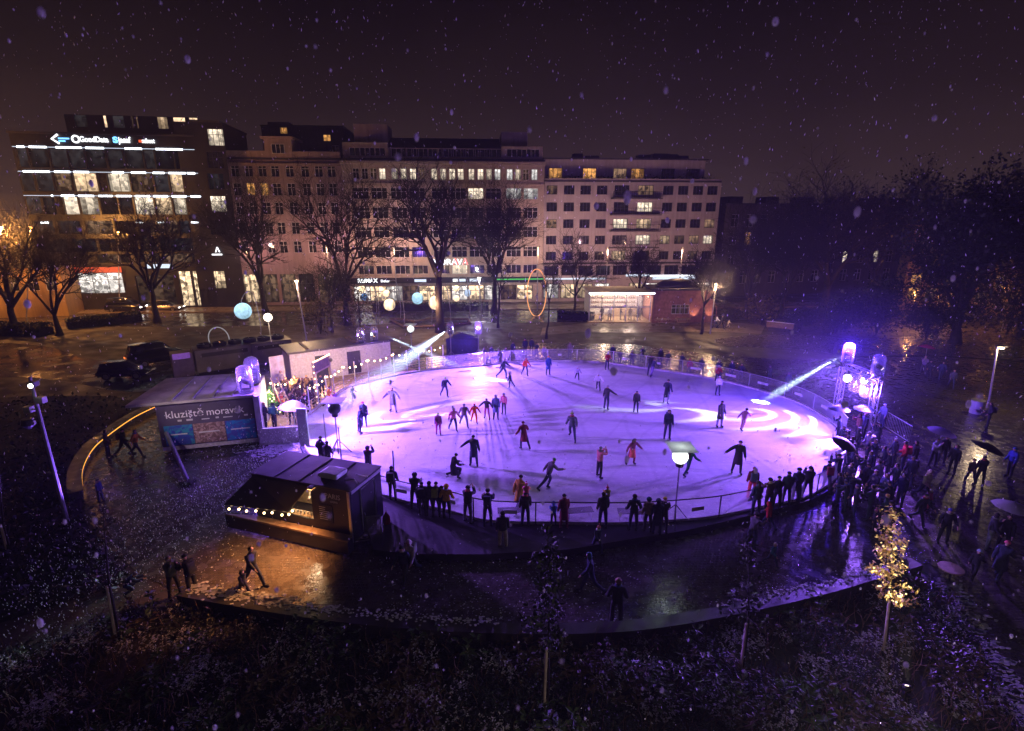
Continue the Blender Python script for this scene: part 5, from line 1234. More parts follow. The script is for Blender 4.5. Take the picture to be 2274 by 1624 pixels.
# white parasol on the terrace
def parasol(px, py, base, label, cm, r_=1.25, tilt=(0, 0), nm='parasol', cat='parasol', group=None, drop=.38, ribs=8, crook=False):
    g = Vector(base); apex = AT(px, py, g.y); h_ = apex.z-g.z
    t = thing(nm, label, cat, g, 0, group); top = Vector((apex.x-g.x, 0, h_))
    q = MB(); q.tube([(0, 0, .0), top-Vector((0, 0, .02))], .018 if crook else .03, 6); q.build('shaft', M['steel'], t)
    rot = Matrix.Rotation(tilt[0], 3, 'X') @ Matrix.Rotation(tilt[1], 3, 'Y'); q = MB(); q.smooth = True; n_ = ribs*3; rings = 6
    base_ = len(q.v); q.v.append(top.copy())
    for i in range(1, rings+1):
        f_ = i/rings
        for j in range(n_):
            an = 2*math.pi*j/n_; sc_ = 1-.10*(1-abs(math.cos(an*ribs/2)))*f_; q.v.append(top+rot @ Vector((math.cos(an)*r_*f_*sc_, math.sin(an)*r_*f_*sc_, -drop*f_**1.7)))
    for j in range(n_): q.face((0, 1+j, 1+(j+1) % n_))
    for i in range(rings-1):
        for j in range(n_): q.face((1+i*n_+j, 1+(i+1)*n_+j, 1+(i+1)*n_+(j+1) % n_, 1+i*n_+(j+1) % n_))
    q.build('canopy', cm, t)
    q = MB()
    for j in range(ribs):
        an = 2*math.pi*j/ribs; q.tube([top-Vector((0, 0, .06)), top+rot @ Vector((math.cos(an)*r_*.55, math.sin(an)*r_*.55, -drop*.36-.03)), top+rot @ Vector((math.cos(an)*r_, math.sin(an)*r_, -drop-.01))], .008, 3)
    q.build('ribs', M['black'], t)
    q = MB(); q.tube([top, top+rot @ Vector((0, 0, .09))], .014, 5); q.build('tip', M['black'], t)
    return t
M['brolly_white'] = flake_mat('white_umbrella_cloth', (.72, .72, .76)); M['brolly_terrace'] = flake_mat('dull_white_parasol_cloth', (.34, .33, .36)); M['brolly_black'] = mat('black_umbrella_cloth', (.015, .015, .02), .5); M['brolly_navy'] = mat('navy_umbrella_cloth', (.02, .025, .09), .5); M['brolly_pink'] = flake_mat('pink_umbrella_cloth', (.70, .06, .22)); M['brolly_lilac'] = flake_mat('lilac_umbrella_cloth', (.52, .45, .66))
parasol(652, 889, G(655, 968, .16), 'big white parasol tilted over the corner of the terrace by the ice', M['brolly_terrace'], .9, (R(-8), R(6)), drop=.5)
light('POINT', G(668, 955, .16)+Vector((.3, -.5, 1.6)), 30, (1, .75, .5), .1)

# black food trailer
zr_ = 2.75
fr = G(777, 1092, zr_); flp = G(558, 1052, zr_); pq = Plane(flp, fr); W_ = pq.len
t = thing('food_trailer', 'black food trailer with a dark slanting hatch and a lit serving window', 'food trailer', pq.o, pq.a)
inv = Matrix.LocRotScale(t.location, t.rotation_euler, None).inverted(); br_ = inv @ G(842, 1038, zr_); bl_ = inv @ G(640, 1005, zr_); dep = (br_.y+bl_.y)/2; 
M['trailer'] = mat('black_trailer_paint', (.016, .015, .022), .35, var=.3, scale=2, spec=.6)
ww0, ww1, wz0, wz1 = pq.s(640, 1110), pq.s(692, 1115), 1.15, 2.45; x_hatch = pq.s(690, 1078)
m_ = MB(); holed_wall(m_, W_, .45, zr_-.02, [(.35, x_hatch-.05, wz0, wz1)], .06); m_.quad((0, dep, .45), (0, 0, .45), (0, 0, zr_-.02), (0, dep, zr_-.02)); m_.quad((W_, 0, .45), (W_, dep, .45), (W_, dep, zr_-.02), (W_, 0, zr_-.02)); m_.quad((W_, dep, .45), (0, dep, .45), (0, dep, zr_-.02), (W_, dep, zr_-.02)); m_.quad((0, 0, .45), (0, dep, .45), (W_, dep, .45), (W_, 0, .45)); m_.build('wall', M['trailer'], t)
m_ = MB(); m_.box(-.05, -.08, zr_, W_+.05, dep+.05, zr_+.07, bev=.02); m_.build('roof', mat('weathered_trailer_roof', (.085, .075, .07), .6, var=.45, scale=1.3, bump=.2), t)
m_ = MB(); m_.box(.4, .08, wz0-.05, x_hatch-.1, .45, wz0); m_.build('counter', M['wood_pale'], t)
m_ = MB(); m_.quad((.1, dep-.3, .5), (W_-2.2, dep-.3, .5), (W_-2.2, dep-.3, zr_-.05), (.1, dep-.3, zr_-.05)); m_.build('back_panel', M['wood_pale'], t)
m_ = MB(); m_.box(x_hatch+.0, .1, .5, x_hatch+.04, dep-.32, zr_-.05); m_.build('partition', M['white_paint'], t)
m_ = MB(); m_.box(x_hatch-1.6, dep*.5, zr_-.16, x_hatch-.4, dep*.5+.15, zr_-.10); m_.build('tube_lamp', emis('trailer_lamp', (1, .72, .42), 10), t)
light('POINT', pq.w(x_hatch-1.0, dep*.45, zr_-.35), 120, (1, .68, .38), .12)
# the hatch panel: hinged at the roof edge, slanting outwards over the counter
o0 = inv @ G(500, 1134, 1.05); o1 = inv @ G(643, 1150, 1.05); m_ = MB()
e0 = Vector((.15, -.1, zr_-.08)); e1 = Vector((x_hatch-.05, -.1, zr_-.08)); o0 = Vector((o0.x, o0.y, 1.30)); o1 = Vector((o1.x, o1.y, 1.30)); th = Vector((0, -.02, .05))
m_.quad(e0+th, o0+th, o1+th, e1+th); m_.quad(e0, e1, o1, o0); m_.quad(e0, o0, o0+th, e0+th); m_.quad(o0, o1, o1+th, o0+th); m_.quad(o1, e1, e1+th, o1+th); m_.quad(e1, e0, e0+th, e1+th)
m_.build('hatch', M['trailer'], t)
sk0 = inv @ G(498, 1142, .75); sk1 = Vector((W_, -.05, .75))
m_ = MB(); 
m_.poly([(sk0.x, sk0.y, .78), (W_-.02, -.42, .78), (W_-.02, -.02, .78), (.0, -.02, .78)]); m_.poly([(sk0.x, sk0.y, .70), (0, -.02, .70), (W_-.02, -.02, .70), (W_-.02, -.42, .70)])
m_.quad((sk0.x, sk0.y, .70), (W_-.02, -.42, .70), (W_-.02, -.42, .78), (sk0.x, sk0.y, .78)); m_.build('shelf', mat('brown_counter_shelf', (.17, .12, .09), .5, var=.3), t)
m_ = MB(); m_.quad((sk0.x, sk0.y+.02, .12), (W_-.04, -.38, .12), (W_-.04, -.38, .698), (sk0.x, sk0.y+.02, .698)); m_.quad((W_-.04, -.38, .12), (W_-.04, -.02, .12), (W_-.04, -.02, .698), (W_-.04, -.38, .698)); m_.build('skirt', M['trailer'], t)
m_ = MB(); m_.box(W_-.14, -.055, .45, W_-.02, -.005, zr_-.03); m_.build('corner_trim', M['steel'], t); m_ = MB(); m_.box(W_+.004, .05, zr_-.16, W_+.03, dep, zr_-.03); m_.build('edge_trim', M['alu'], t)
dz = zr_-.25; m_ = MB(); m_.box(W_+.005, dep*.28, .62, W_+.04, dep*.72, dz, bev=.01); do_ = m_.build('door', M['black'], t)
m_ = MB(); m_.tube([(W_+.05, dep*.27, .6), (W_+.05, dep*.27, dz+.03), (W_+.05, dep*.73, dz+.03), (W_+.05, dep*.73, .6)], .022, 4); m_.build('frame', M['alu'], do_)
m_ = MB(); m_.tube([(W_+.06, dep*.34, 1.2), (W_+.09, dep*.34, 1.3), (W_+.06, dep*.34, 1.4)], .015, 5); m_.build('handle', M['steel'], do_)
for y_ in (.7, dep-.7):
    m_ = MB(); m_.tube([(W_*.62, y_-.12, .34), (W_*.62, y_+.12, .34)], .33, 18); wo = m_.build('wheel', M['rubber'], t); m_ = MB(); m_.tube([(W_*.62, y_-.13, .34), (W_*.62, y_-.121, .34)], .19, 14); m_.build('rim', M['steel'], wo)
for x in (.4, W_-.4):
    for y_ in (.3, dep-.3): m_ = MB(); m_.tube([(x, y_, 0), (x, y_, .45)], .05, 6); m_.build('leg', M['steel'], t)
rv = inv @ G(739, 1049, zr_+.2); m_ = MB(); m_.box(rv.x-.46, rv.y-.40, zr_+.072, rv.x+.46, rv.y+.40, zr_+.29, bev=.12); m_.build('roof_vent', M['white_paint'], t)
m_ = MB(); m_.tube([(rv.x+.8, rv.y-.3, zr_+.1), (rv.x+1.1, rv.y-.1, zr_+.12), (rv.x+1.4, rv.y-.35, zr_+.1)], .025, 5); m_.tube([(rv.x+.9, rv.y+.3, zr_+.1), (rv.x+1.5, rv.y+.25, zr_+.12)], .02, 5); m_.build('roof_cable', M['steel'], t)
lettering('PARIS', .30, M['white_paint'], t, (pq.s(737, 1092), -.012, 2.28), .004); lettering('CREPES', .11, M['white_paint'], t, (pq.s(737, 1092)+.05, -.012, 2.10), .004)
wmt = Matrix.LocRotScale(t.location, t.rotation_euler, None)
pts_ = [wmt @ (o0+(o1-o0)*k_*.25) for k_ in range(5)]+[wmt @ (o1+(e1-o1)*.28)]
string_lights('s', 'string of warm bulbs along the lower edge of the black trailer hatch', [p_+Vector((0, -.05, 0)) for p_ in pts_], 9, .06, .05, M['bulb_small'], 'string lights')
m_ = MB(); m_.box(W_*.66-.12, -.34, zr_-.02, W_*.66+.12, -.09, zr_+.06, bev=.02); m_.build('floodlight', M['black'], t); m_ = MB(); m_.box(W_*.66-.10, -.345, zr_-.035, W_*.66+.10, -.12, zr_-.022); m_.build('flood_lens', emis('added_flood_lens', (1, .45, .15), 6), t)  # floodlight added at the roof edge to spread orange light over the paving
light('SPOT', wmt @ Vector((W_*.66, -.75, zr_+.1)), 3000, (1, .38, .11), .5, None, G(600, 1262), R(98), 1.0)
m_ = MB(); m_.box(x_hatch+.25, -.03, 1.15, x_hatch+.95, -.005, 1.95, bev=.008); mo_ = m_.build('menu_board', mat('slate_menu_board', (.03, .03, .035), .6), t)
m_ = MB()
for k_ in range(7): m_.box(x_hatch+.32, -.036, 1.82-k_*.09, x_hatch+.32+rnd.uniform(.25, .5), -.031, 1.845-k_*.09)
m_.build('chalk_lines', M['white_paint'], mo_)
for k_ in range(7): m_ = MB(); m_.lathe([(.03, wz0), (.04, wz0+.11)], 8, (x_hatch-.35-k_*.17, .25, 0)); m_.build('cup', M['white_paint'], t)
for k_ in (.25, .5, .75): m_ = MB(); m_.box(W_*k_-.02, -.02, zr_+.072, W_*k_+.02, dep, zr_+.092); m_.build('roof_seam', M['trailer'], t)
m_ = MB(); m_.lathe([(.15, .12), (.16, .2), (.16, .6), (.10, .72), (.05, .75), (.05, .85)], 12, (W_+.35, dep*.85, 0)); m_.build('gas_bottle', mat('red_gas_bottle', (.3, .03, .02), .5), t)
# folding board leaning at the trailer end
g = G(818, 1202); t = thing('crowd_barrier', 'small steel framed board standing at the open end of the food trailer', 'barrier', g, R(12)); q = MB(); q.tube([(-.55, 0, .05), (-.55, 0, 1.15), (.55, 0, 1.15), (.55, 0, .05)], .03, 6, closed=True); q.build('frame', M['alu'], t); q = MB(); q.box(-.5, -.01, .15, .5, .01, 1.1); q.build('panel', M['fence_film'], t)
# dark benches and sledges by the near rail
def seat_bench(px, py, z0, label, rz=0):
    t = thing('bench', label, 'bench', G(px, py, z0), rz, 'small dark benches on the spectator deck'); q = MB(); q.box(-.6, -.22, .40, .6, .22, .45, bev=.01); q.build('seat', M['frame_dark'], t)
    for x in (-.5, .5): q = MB(); q.tube([(x, -.18, 0), (x, -.18, .40)], .025, 5); q.tube([(x, .18, 0), (x, .18, .40)], .025, 5); q.tube([(x, -.18, .08), (x, .18, .08)], .02, 5); q.build('leg', M['steel'], t)
seat_bench(1286, 1152, ZI, 'small dark bench tipped at the near rail beside the maroon coat', R(8)); seat_bench(1401, 1155, ZI, 'low dark bench at the near rail beside the olive spectator', R(-5)); seat_bench(1135, 1152, ZI, 'low dark bench at the near rail beside the backpack', R(4))

# grey cooling unit with fans on top, its cabinet and the pale hoop sculpture
a = G(388, 842); bq = G(652, 803); pz = Plane(a, bq); W_ = pz.len; hz2 = pz.z(434, 780)
t = thing('cooling_unit', 'long grey rink cooling unit with round fans on its top', 'cooling unit', pz.o, pz.a)
x0 = pz.s(434, 800); xm = pz.s(560, 790)
m_ = MB(); m_.box(x0, 0, .2, xm-.02, 2.3, hz2, bev=.03); m_.build('casing', mat('grey_casing', (.16, .15, .155), .5, .2, var=.25, scale=1), t); m_ = MB(); m_.box(xm+.02, 0, .2, W_, 2.3, hz2, bev=.03); m_.build('casing', mat('grey_casing_far', (.19, .18, .19), .5, .2, var=.25, scale=1), t)
for s0_, s1_ in ((x0+.5, xm-.3), (xm+.5, W_-.7)): m_ = MB(); m_.box(s0_, -.03, hz2-.62, s1_, -.005, hz2-.28); m_.build('louvre', M['black'], t)
for i in range(6):
    s_ = x0+.9+(W_-x0-1.8)*i/5; m_ = MB(); m_.lathe([(.55, hz2+.005), (.58, hz2+.32), (.50, hz2+.32), (.48, hz2+.12)], 18, (s_, 1.15, 0)); fo = m_.build('fan', M['black'], t)
    q = MB(); q.tube([(s_-.48, 1.15, hz2+.3), (s_+.48, 1.15, hz2+.3)], .02, 4); q.tube([(s_, .67, hz2+.3), (s_, 1.63, hz2+.3)], .02, 4); q.build('guard', M['steel'], fo)
m_ = MB(); m_.box(-.0, -.05, .02, x0-.15, 1.7, hz2-.1, bev=.03); m_.build('cabinet', mat('dull_cabinet', (.12, .10, .10), .6, var=.3), t)
m_ = MB(); m_.box(.1, -.12, hz2-.5, x0-.35, -.055, hz2-.02); m_.build('violet_glow_board', mat('violet_glow_board', (.42, .25, .62), .6, var=.2, scale=6, emit=(.35, .14, .7), estr=.20), t)  # stands for violet light on the cabinet: tinted and faintly glowing
def hoop(px, py, bx, by, hw, hh_px, label, m, r_, name='hoop_sculpture'):
    g = G(bx, by); top = AT(px, py-hh_px, g.y); hw_ = hw/FPX*(g.y*CP+(H-2)*SP); h_ = top.z
    t = thing(name, label, 'sculpture', g); q = MB(); q.smooth = True; q.tube([(math.cos(a_*.1309)*hw_, 0, h_/2+math.sin(a_*.1309)*h_/2+.0) for a_ in range(48)], r_, 6, closed=True); q.build('hoop', m, t)
    q = MB(); q.lathe([(.35, 0), (.35, .06)], 12); q.build('base', M['stone'], t); return t
hoop(1191, 650, 1191, 703, 21, 52, 'tall thin hoop sculpture glowing orange on the park lawn', emis('hoop_glow', (1, .42, .16), 1.2), .07)
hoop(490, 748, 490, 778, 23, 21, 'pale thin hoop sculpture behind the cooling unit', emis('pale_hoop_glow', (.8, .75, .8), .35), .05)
# glowing globes hung in the park
def globe(px, py, rp, base_y, label, m, power=0, col=(1, .8, .55), curved=True):
    g = G(px, base_y); c = AT(px, py, g.y); r_ = rp/FPX*(g.y*CP+(H-c.z)*SP)
    t = thing('globe_lamp', label, 'globe lamp', g, 0, 'glowing globes in the park'); q = MB(); q.smooth = True; q.ball((0, 0, c.z), r_, 18, 12); q.build('globe', m, t)
    arc = [(1.6, 0, 0), (1.75, 0, c.z*.6), (1.4, 0, c.z+r_+.9), (.6, 0, c.z+r_+1.15), (0, 0, c.z+r_+.35), (0, 0, c.z+r_)] if curved else [(0, 0, 0), (0, 0, c.z-r_)]
    q = MB(); q.smooth = True; q.tube([v for v in smooth_poly([Vector(v) for v in arc], 5, False)] if curved else arc, .05, 6); q.build('pole', M['pole'], t)
    if power: light('POINT', (g.x, g.y-r_-.15, c.z), power, col, r_)
    return t
gw = lambda s_: emis('warm_globe', (1, .74, .45), s_, 'noise', 2.2, .55); gb = lambda s_: emis('blue_globe', (.48, .80, 1), s_, 'noise', 2.2, .55)
GW, GB = gw(2.4), gb(1.5)
globe(548, 691, 18, 752, 'big pale blue glowing globe hung from a thin arc by the lawn', GB, 60, (.5, .8, 1))
globe(603, 705, 9, 770, 'small white-hot globe lamp on a short pole beside the big blue globe', emis('white_globe', (1, .86, .66), 5), 110, (1, .8, .55), False)
globe(809, 643, 8, 712, 'small warm globe above a blue one near the brown shrub', GW); globe(813, 660, 8, 716, 'small deep blue globe under the warm one', emis('deep_blue_globe', (.2, .5, 1), .6, 'noise', 2.5, .3))
globe(862, 652, 8, 712, 'small warm globe above the bigger patterned warm globe', GW); globe(868, 677, 13, 728, 'patterned warm globe beside the leaning dark post', GW, 40)
globe(930, 663, 13, 722, 'medium pale blue globe between two warm globes', GB, 30, (.5, .8, 1)); globe(969, 673, 15, 736, 'biggest warm globe in front of the lit tree trunk', GW, 1500, (1, .55, .30))
globe(1015, 641, 7, 708, 'small warm globe right of the lit trunk, the upper of a pair', GW); globe(1015, 663, 7, 714, 'small warm globe right of the lit trunk, the lower of a pair', GW); globe(1040, 651, 8, 712, 'small blue-white globe beside a pair of warm ones', emis('ice_blue_globe', (.6, .75, 1), 1.1, 'noise', 2.5, .5))
# sandpit edge near the lit tree
t = thing('sandpit', 'low angular dark timber edging of a sandpit round the lit tree', 'sandpit', G(985, 722)); q = MB(); e_ = [(866, 712), (900, 731), (960, 728), (1045, 722), (1040, 713), (1000, 713), (960, 711), (940, 714), (920, 718), (895, 713)]
for a_, b_ in zip(e_, e_[1:]+e_[:1]): q.bar(G(*a_)+Vector((0, 0, .2)), G(*b_)+Vector((0, 0, .2)), .22)
q.build('edging', M['wood'], t, True)
# street lamps
def street_lamp(px, py, bx, by, label, col, power, lens=None, r_=.16, arm=0.0, pm=None, group='street lamps', rp=.05, h=None):
    g = G(bx, by); c = AT(px, py, g.y) if h is None else Vector((g.x, g.y, h)); t = thing('street_lamp', label, 'street lamp', g, 0, group); top = Vector((c.x-g.x-arm, 0, c.z+.1))
    q = MB(); q.tube([(0, 0, 0), (0, 0, .8), top], [rp*1.8, rp*1.5, rp], 7); q.build('pole', pm or M['pole'], t)
    q = MB(); q.box(top.x-.12, -.14, c.z+.06, top.x+arm+.32, .14, c.z+.17, bev=.03); q.build('head', M['frame_dark'], t)
    q = MB(); q.smooth = True; q.ball((top.x+arm, -.0, c.z), r_, 10, 7, (1, 1, .55)); q.build('lens', lens or emis('lamp_glow', col, 25), t)
    if power: light('POINT', (g.x+top.x+arm, g.y-.32, c.z-r_-.08), power, col, .1)
    return t
OR = (1, .40, .09); WM = (1, .62, .32)
street_lamp(658, 625, 682, 768, 'street lamp with an orange-white glow beside the bare tree and the brown shrub', WM, 2000)
street_lamp(1590, 632, 1577, 742, 'street lamp at the corner of the timber hut', WM, 2200)
street_lamp(2224, 773, 2192, 906, 'street lamp on a thin leaning pole beside the white bin', (1, .72, .42), 380, arm=.3)
street_lamp(4, 506, -20, 735, 'orange street lamp glowing high in the branches of the corner tree', OR, 12000)
street_lamp(68, 506, 62, 718, 'second orange street lamp half hidden behind the corner tree', OR, 9000)
street_lamp(200, 519, 205, 688, 'orange street lamp in front of the dark office floors', OR, 4000, r_=.2)
street_lamp(262, 516, 268, 690, 'small orange street lamp beside the red shop sign', OR, 1500)
street_lamp(1064, 618, 1066, 690, 'cold white street lamp before the shop fascia of the beige block', (.95, .9, .85), 1500, emis('cold_lamp', (.85, .95, 1), 40), .22)
for i, (px, by) in enumerate(((560, 676), (735, 674), (880, 674), (1190, 676), (1340, 680), (1500, 684))):  # unseen street lamps assumed along the road, added to light the facades
    street_lamp(px, 560, px+3, by+14, ['assumed street lamp between the office block and the rose house', 'assumed street lamp behind the dense bare tree by the rose house', 'assumed street lamp before the first shops of the beige block', 'assumed street lamp behind the orange hoop sculpture', 'assumed street lamp before the balcony house behind the pavilion', 'assumed street lamp before the balcony house behind the hut'][i], (1, .60, .36), 0, M['frame_dark'], .12, h=9.0)
    g = G(px+3, by+14); light('SPOT', (g.x, g.y+.5, 8.8), [800, 1050, 1750, 1800, 1500, 1450][i], [(1, .48, .50), (1, .48, .50), (1, .56, .52), (1, .56, .54), (1, .52, .60), (1, .52, .62)][i], .15, None, (g.x+.5, g.y+16, 9.5), R(150), .8); light('POINT', (g.x, g.y-.4, 8.4), 800, (1, .54, .28), .12)
for i, (px, py, by) in enumerate(((2032, 650, 724), (2085, 640, 728), (2232, 640, 735))):
    street_lamp(px, py, px-8, by, ['orange street lamp glinting through the leafy trees near the ochre house', 'bright orange street lamp glinting between two huge leafy trees', 'orange street lamp behind the second huge leafy tree'][i], OR, 800)
# tall pole with a projector, far side of the left lawn
g = G(150, 1160); t = thing('projector_pole', 'tall violet-lit leaning pole with a small bright projector and loudspeaker', 'lamp pole', g); tp = AT(66, 838, g.y-1.0)-g
q = MB(); q.tube([(0, 0, 0), tp*.5, tp], [.09, .075, .055], 8); q.build('pole', M['pole'], t)
c_ = tp*.965+Vector((.12, -.1, 0)); q = MB(); q.box(c_.x-.12, c_.y-.12, c_.z-.12, c_.x+.16, c_.y+.16, c_.z+.1, bev=.03); q.build('projector', M['black'], t); q = MB(); q.smooth = True; q.ball(c_+Vector((.05, -.14, -.05)), .08, 8, 6); q.build('lens', emis('projector_lens', (1, .9, .75), 30), t)
for f_, dx in ((.86, .25), (.80, -.35)): c_ = tp*f_; q = MB(); q.tube([c_, c_+Vector((dx, -.05, .02))], .03, 5); q.box(c_.x+dx-.14, c_.y-.15, c_.z-.12, c_.x+dx+.14, c_.y+.1, c_.z+.14, bev=.02); q.build('bracket', M['pole'], t)
c_ = tp*.74; q = MB(); q.tube([c_, c_+Vector((-.5, 0, -.1))], .025, 5); q.lathe([(.05, c_.z-.45), (.26, c_.z-.25), (.2, c_.z)], 12, (c_.x-.55, c_.y, 0)); q.build('loudspeaker', M['black'], t)
light('SPOT', g+tp*.965+Vector((.35, .15, -.1)), 2200, (1, .74, .80), .08, None, G(465, 905, 2.2), R(34), 1.0)
light('SPOT', g+Vector((1.6, 1.4, .3)), 3600, (.24, .1, 1), .08, None, g+tp*.55, R(70), .5)  # bare spot added to turn the pole violet, without a fixture
# leafless pole stump of the leaning violet log at the cabin
a = G(418, 1075)+Vector((0, 0, .2)); bq = G(378, 1008)+Vector((0, 0, 1.3)); t = thing('leaning_pole', 'violet-lit pole leaning from the ground to the corner of the banner cabin', 'pole', a); q = MB(); q.tube([a, bq], .11, 8); q.build('shaft', M['pole'], t, True); q = MB(); q.box(a.x-.3, a.y-.25, 0, a.x+.3, a.y+.25, .22, bev=.04); q.build('foot', M['stone'], t, True)
# bin, park bench sign, table disc
g = G(2166, 918); t = thing('barrel', 'pale round litter barrel at the foot of the street lamp', 'litter barrel', g); q = MB(); q.lathe([(.36, 0), (.40, .5), (.38, .95), (.35, .95), (.33, .6)], 16); q.build('body', M['white_paint'], t); q = MB(); q.lathe([(.40, .93), (.41, .98), (.36, .98)], 16); q.build('rim', M['steel'], t)
g = G(2108, 1290); tp = AT(2112, 1262, g.y); t = thing('round_table', 'pale round table top at the planted corner beside the golden tree', 'table', g); rr_ = .40; q = MB(); q.lathe([(rr_, tp.z-.03), (rr_+.01, tp.z), (rr_, tp.z+.02)], 26, (tp.x-g.x, 0, 0)); q.build('tabletop', M['wood_pale'], t); q = MB(); q.tube([(0, 0, 0), (tp.x-g.x, 0, tp.z-.03)], .04, 7); q.lathe([(.22, 0), (.22, .03), (.04, .06)], 12); q.build('base', M['black'], t)
p0 = G(1700, 735); pv = Plane(p0, G(1760, 742)); t = thing('park_sign', 'long low snow-dusted board on posts beside the dark shrub', 'sign board', pv.o, pv.a); q = MB(); q.box(0, 0, .5, pv.len, .08, 1.15, bev=.02); q.build('board', M['wood'], t); q = MB(); q.box(-.02, -.02, 1.152, pv.len+.02, .12, 1.22); q.build('snow_cap', M['snowtop'], t)
for s_ in (.2, pv.len-.2): q = MB(); q.tube([(s_, .04, 0), (s_, .04, .5)], .05, 6); q.build('leg', M['wood'], t)
pb3 = Plane(G(1948, 940), G(2018, 985)); t = thing('crowd_barrier', 'steel crowd barrier running from the truss into the plaza', 'barrier', pb3.o, pb3.a); q = MB(); q.tube([(0, 0, .1), (0, 0, 1.1), (pb3.len, 0, 1.1), (pb3.len, 0, .1)], .025, 6, closed=True); q.build('frame', M['alu'], t); q = MB()
for k_ in range(1, 22): q.tube([(pb3.len*k_/22, 0, .1), (pb3.len*k_/22, 0, 1.1)], .01, 4)
q.build('bars', M['alu'], t)

# ------------------------------------------------------------------ cars
def car(loc, rz, label, paint, L_=4.5, W2=1.85, H_=1.65, suv=True, tail=0, head=0, van=False, group='dark cars'):
    t = thing('parked_car', label, 'car', loc, rz, group); hw = W2/2
    def loft(mb, secs):
        n0 = len(mb.v); k_ = len(secs[0])
        for s_ in secs: mb.v += [Vector(v) for v in s_]
        for i in range(len(secs)-1):
            for j in range(k_): mb.face((n0+i*k_+j, n0+(i+1)*k_+j, n0+(i+1)*k_+(j+1) % k_, n0+i*k_+(j+1) % k_))
        mb.face([n0+j for j in range(k_)]); mb.face([n0+(len(secs)-1)*k_+j for j in range(k_)][::-1])
    zb, zw = .30, H_*.56
    prof = [(-L_/2, .45, zw*.86), (-L_/2+.12, .32, zw*.98), (-L_*.22, .28, zw), (L_*.12, .28, zw), (L_*.38, .28, zw*.93), (L_/2-.1, .32, zw*.80), (L_/2, .45, zw*.68)]
    b_ = MB(); b_.smooth = True; loft(b_, [[(x, -hw*.94, z0), (x, -hw, (z0+z1)/2), (x, -hw*.92, z1), (x, hw*.92, z1), (x, hw, (z0+z1)/2), (x, hw*.94, z0)] for x, z0, z1 in prof]); b_.build('body', paint, t)
    cab_ = [(-L_*.47, zw*.99, hw*.86), (-L_*.41, H_*.97, hw*.74), (-L_*.1, H_, hw*.76), (L_*.10, H_*.98, hw*.75), (L_*.28, zw*.98, hw*.86)]
    b_ = MB(); b_.smooth = True; loft(b_, [[(x, -w_*1.05, zw*.97), (x, -w_, z), (x, w_, z), (x, w_*1.05, zw*.97)] for x, z, w_ in cab_]); b_.build('cabin', M['glass_dark'], t)
    b_ = MB(); b_.smooth = True; loft(b_, [[(x, -w_, z), (x, -w_, z+.05), (x, w_, z+.05), (x, w_, z)] for x, z, w_ in [(-L_*.42, H_*.965, hw*.72), (-L_*.1, H_-.005, hw*.74), (L_*.1, H_*.975, hw*.73)]]); b_.build('roof', paint, t)
    for sx_ in (-1, 1):
        for sy in (-1, 1):
            x = sx_*L_*.30; q = MB(); q.tube([(x, sy*(hw-.2), .34), (x, sy*(hw+.01), .34)], .34, 18); wo = q.build('wheel', M['rubber'], t); q = MB(); q.tube([(x, sy*(hw+.012), .34), (x, sy*(hw+.02), .34)], .21, 12); q.build('rim', M['steel'], wo)
    for sy in (-1, 1):
        q = MB(); q.box(-L_/2-.03, sy*hw*.78-.16, zw*.66, -L_/2+.06, sy*hw*.78+.14, zw*.82, bev=.02); q.build('taillight', tail or mat('tail_lens', (.25, .01, .01), .3), t)
        q = MB(); q.box(L_/2-.08, sy*hw*.74-.2, zw*.58, L_/2+.02, sy*hw*.74+.16, zw*.70, bev=.02); q.build('headlight', head or M['steel'], t)
        q = MB(); q.box(L_*.19, sy*(hw+.02)-.09, zw*.98, L_*.24, sy*(hw+.02)+.09, zw*1.12, bev=.02); q.build('mirror', paint, t)
    return t
pk_ = mat('black_car_paint', (.02, .02, .024), .18, .4, var=.1, spec=.8); pr_ = mat('red_car_paint', (.30, .02, .015), .22, .2, var=.1, spec=.8); ps_ = mat('silver_car_paint', (.32, .31, .32), .25, .6, var=.1)
tl_ = emis('tail_light', (1, .20, .04), 1.6); tlr = emis('tail_light_red', (1, .06, .03), 3.5); hl_ = emis('head_light', (1, .93, .8), 14)
car(G(352, 806), R(52), 'black parked car with orange tail lamps behind the cooling unit', pk_, 4.7, 1.95, 2.0, True, tl_)
car(G(283, 838), R(8), 'low black parked car at the edge of the wet service road', pk_, 3.9, 1.75, 1.35)
car(G(282, 692), R(5), 'dark van-like car standing on the street under the red shop sign', pk_, 4.9, 1.95, 2.0, True, 0, hl_)
car(G(132, 690), R(5), 'red car on the street by the orange-lit corner house', pr_, 4.4, 1.8, 1.5, False, tlr)
car(G(370, 690), R(5), 'silver car with lit tail lamps before the tall shop windows', ps_, 4.4, 1.8, 1.5, False, tlr, hl_)
car(G(8, 702), R(5), 'silver car with bright headlamps at the dark street corner', ps_, 4.4, 1.8, 1.5, False, tlr, hl_)
car(G(2130, 705), R(170), 'silver car with red tail lamps seen through the leafy trees', ps_, 4.4, 1.8, 1.5, False, tlr, hl_)
car(G(2250, 700), R(170), 'silver car with white headlamps behind the second huge leafy tree', ps_, 4.4, 1.8, 1.5, False, tlr, hl_)
# ------------------------------------------------------------------ beams of the moving heads
beam(B2L, G(60, 1400, .8), R(8.5), 130000, (.72, .95, 1), 'white beam of lit snow crossing above the far corner of the ice', haze_d=.042, length=20)
beam(B1L, G(1040, 838, ZI)+Vector((0, 0, .6)), R(6), 80000, (.75, .95, 1), 'thin white beam of lit snow from the container roof', haze_d=.06)
beam(Vector((TL.x-.1, TL.y-.05, TH+.75)), G(1690, 893, ZI), R(9), 130000, (.72, .93, 1), 'broad white beam of lit snow from the truss down to the ice', haze_d=.06)
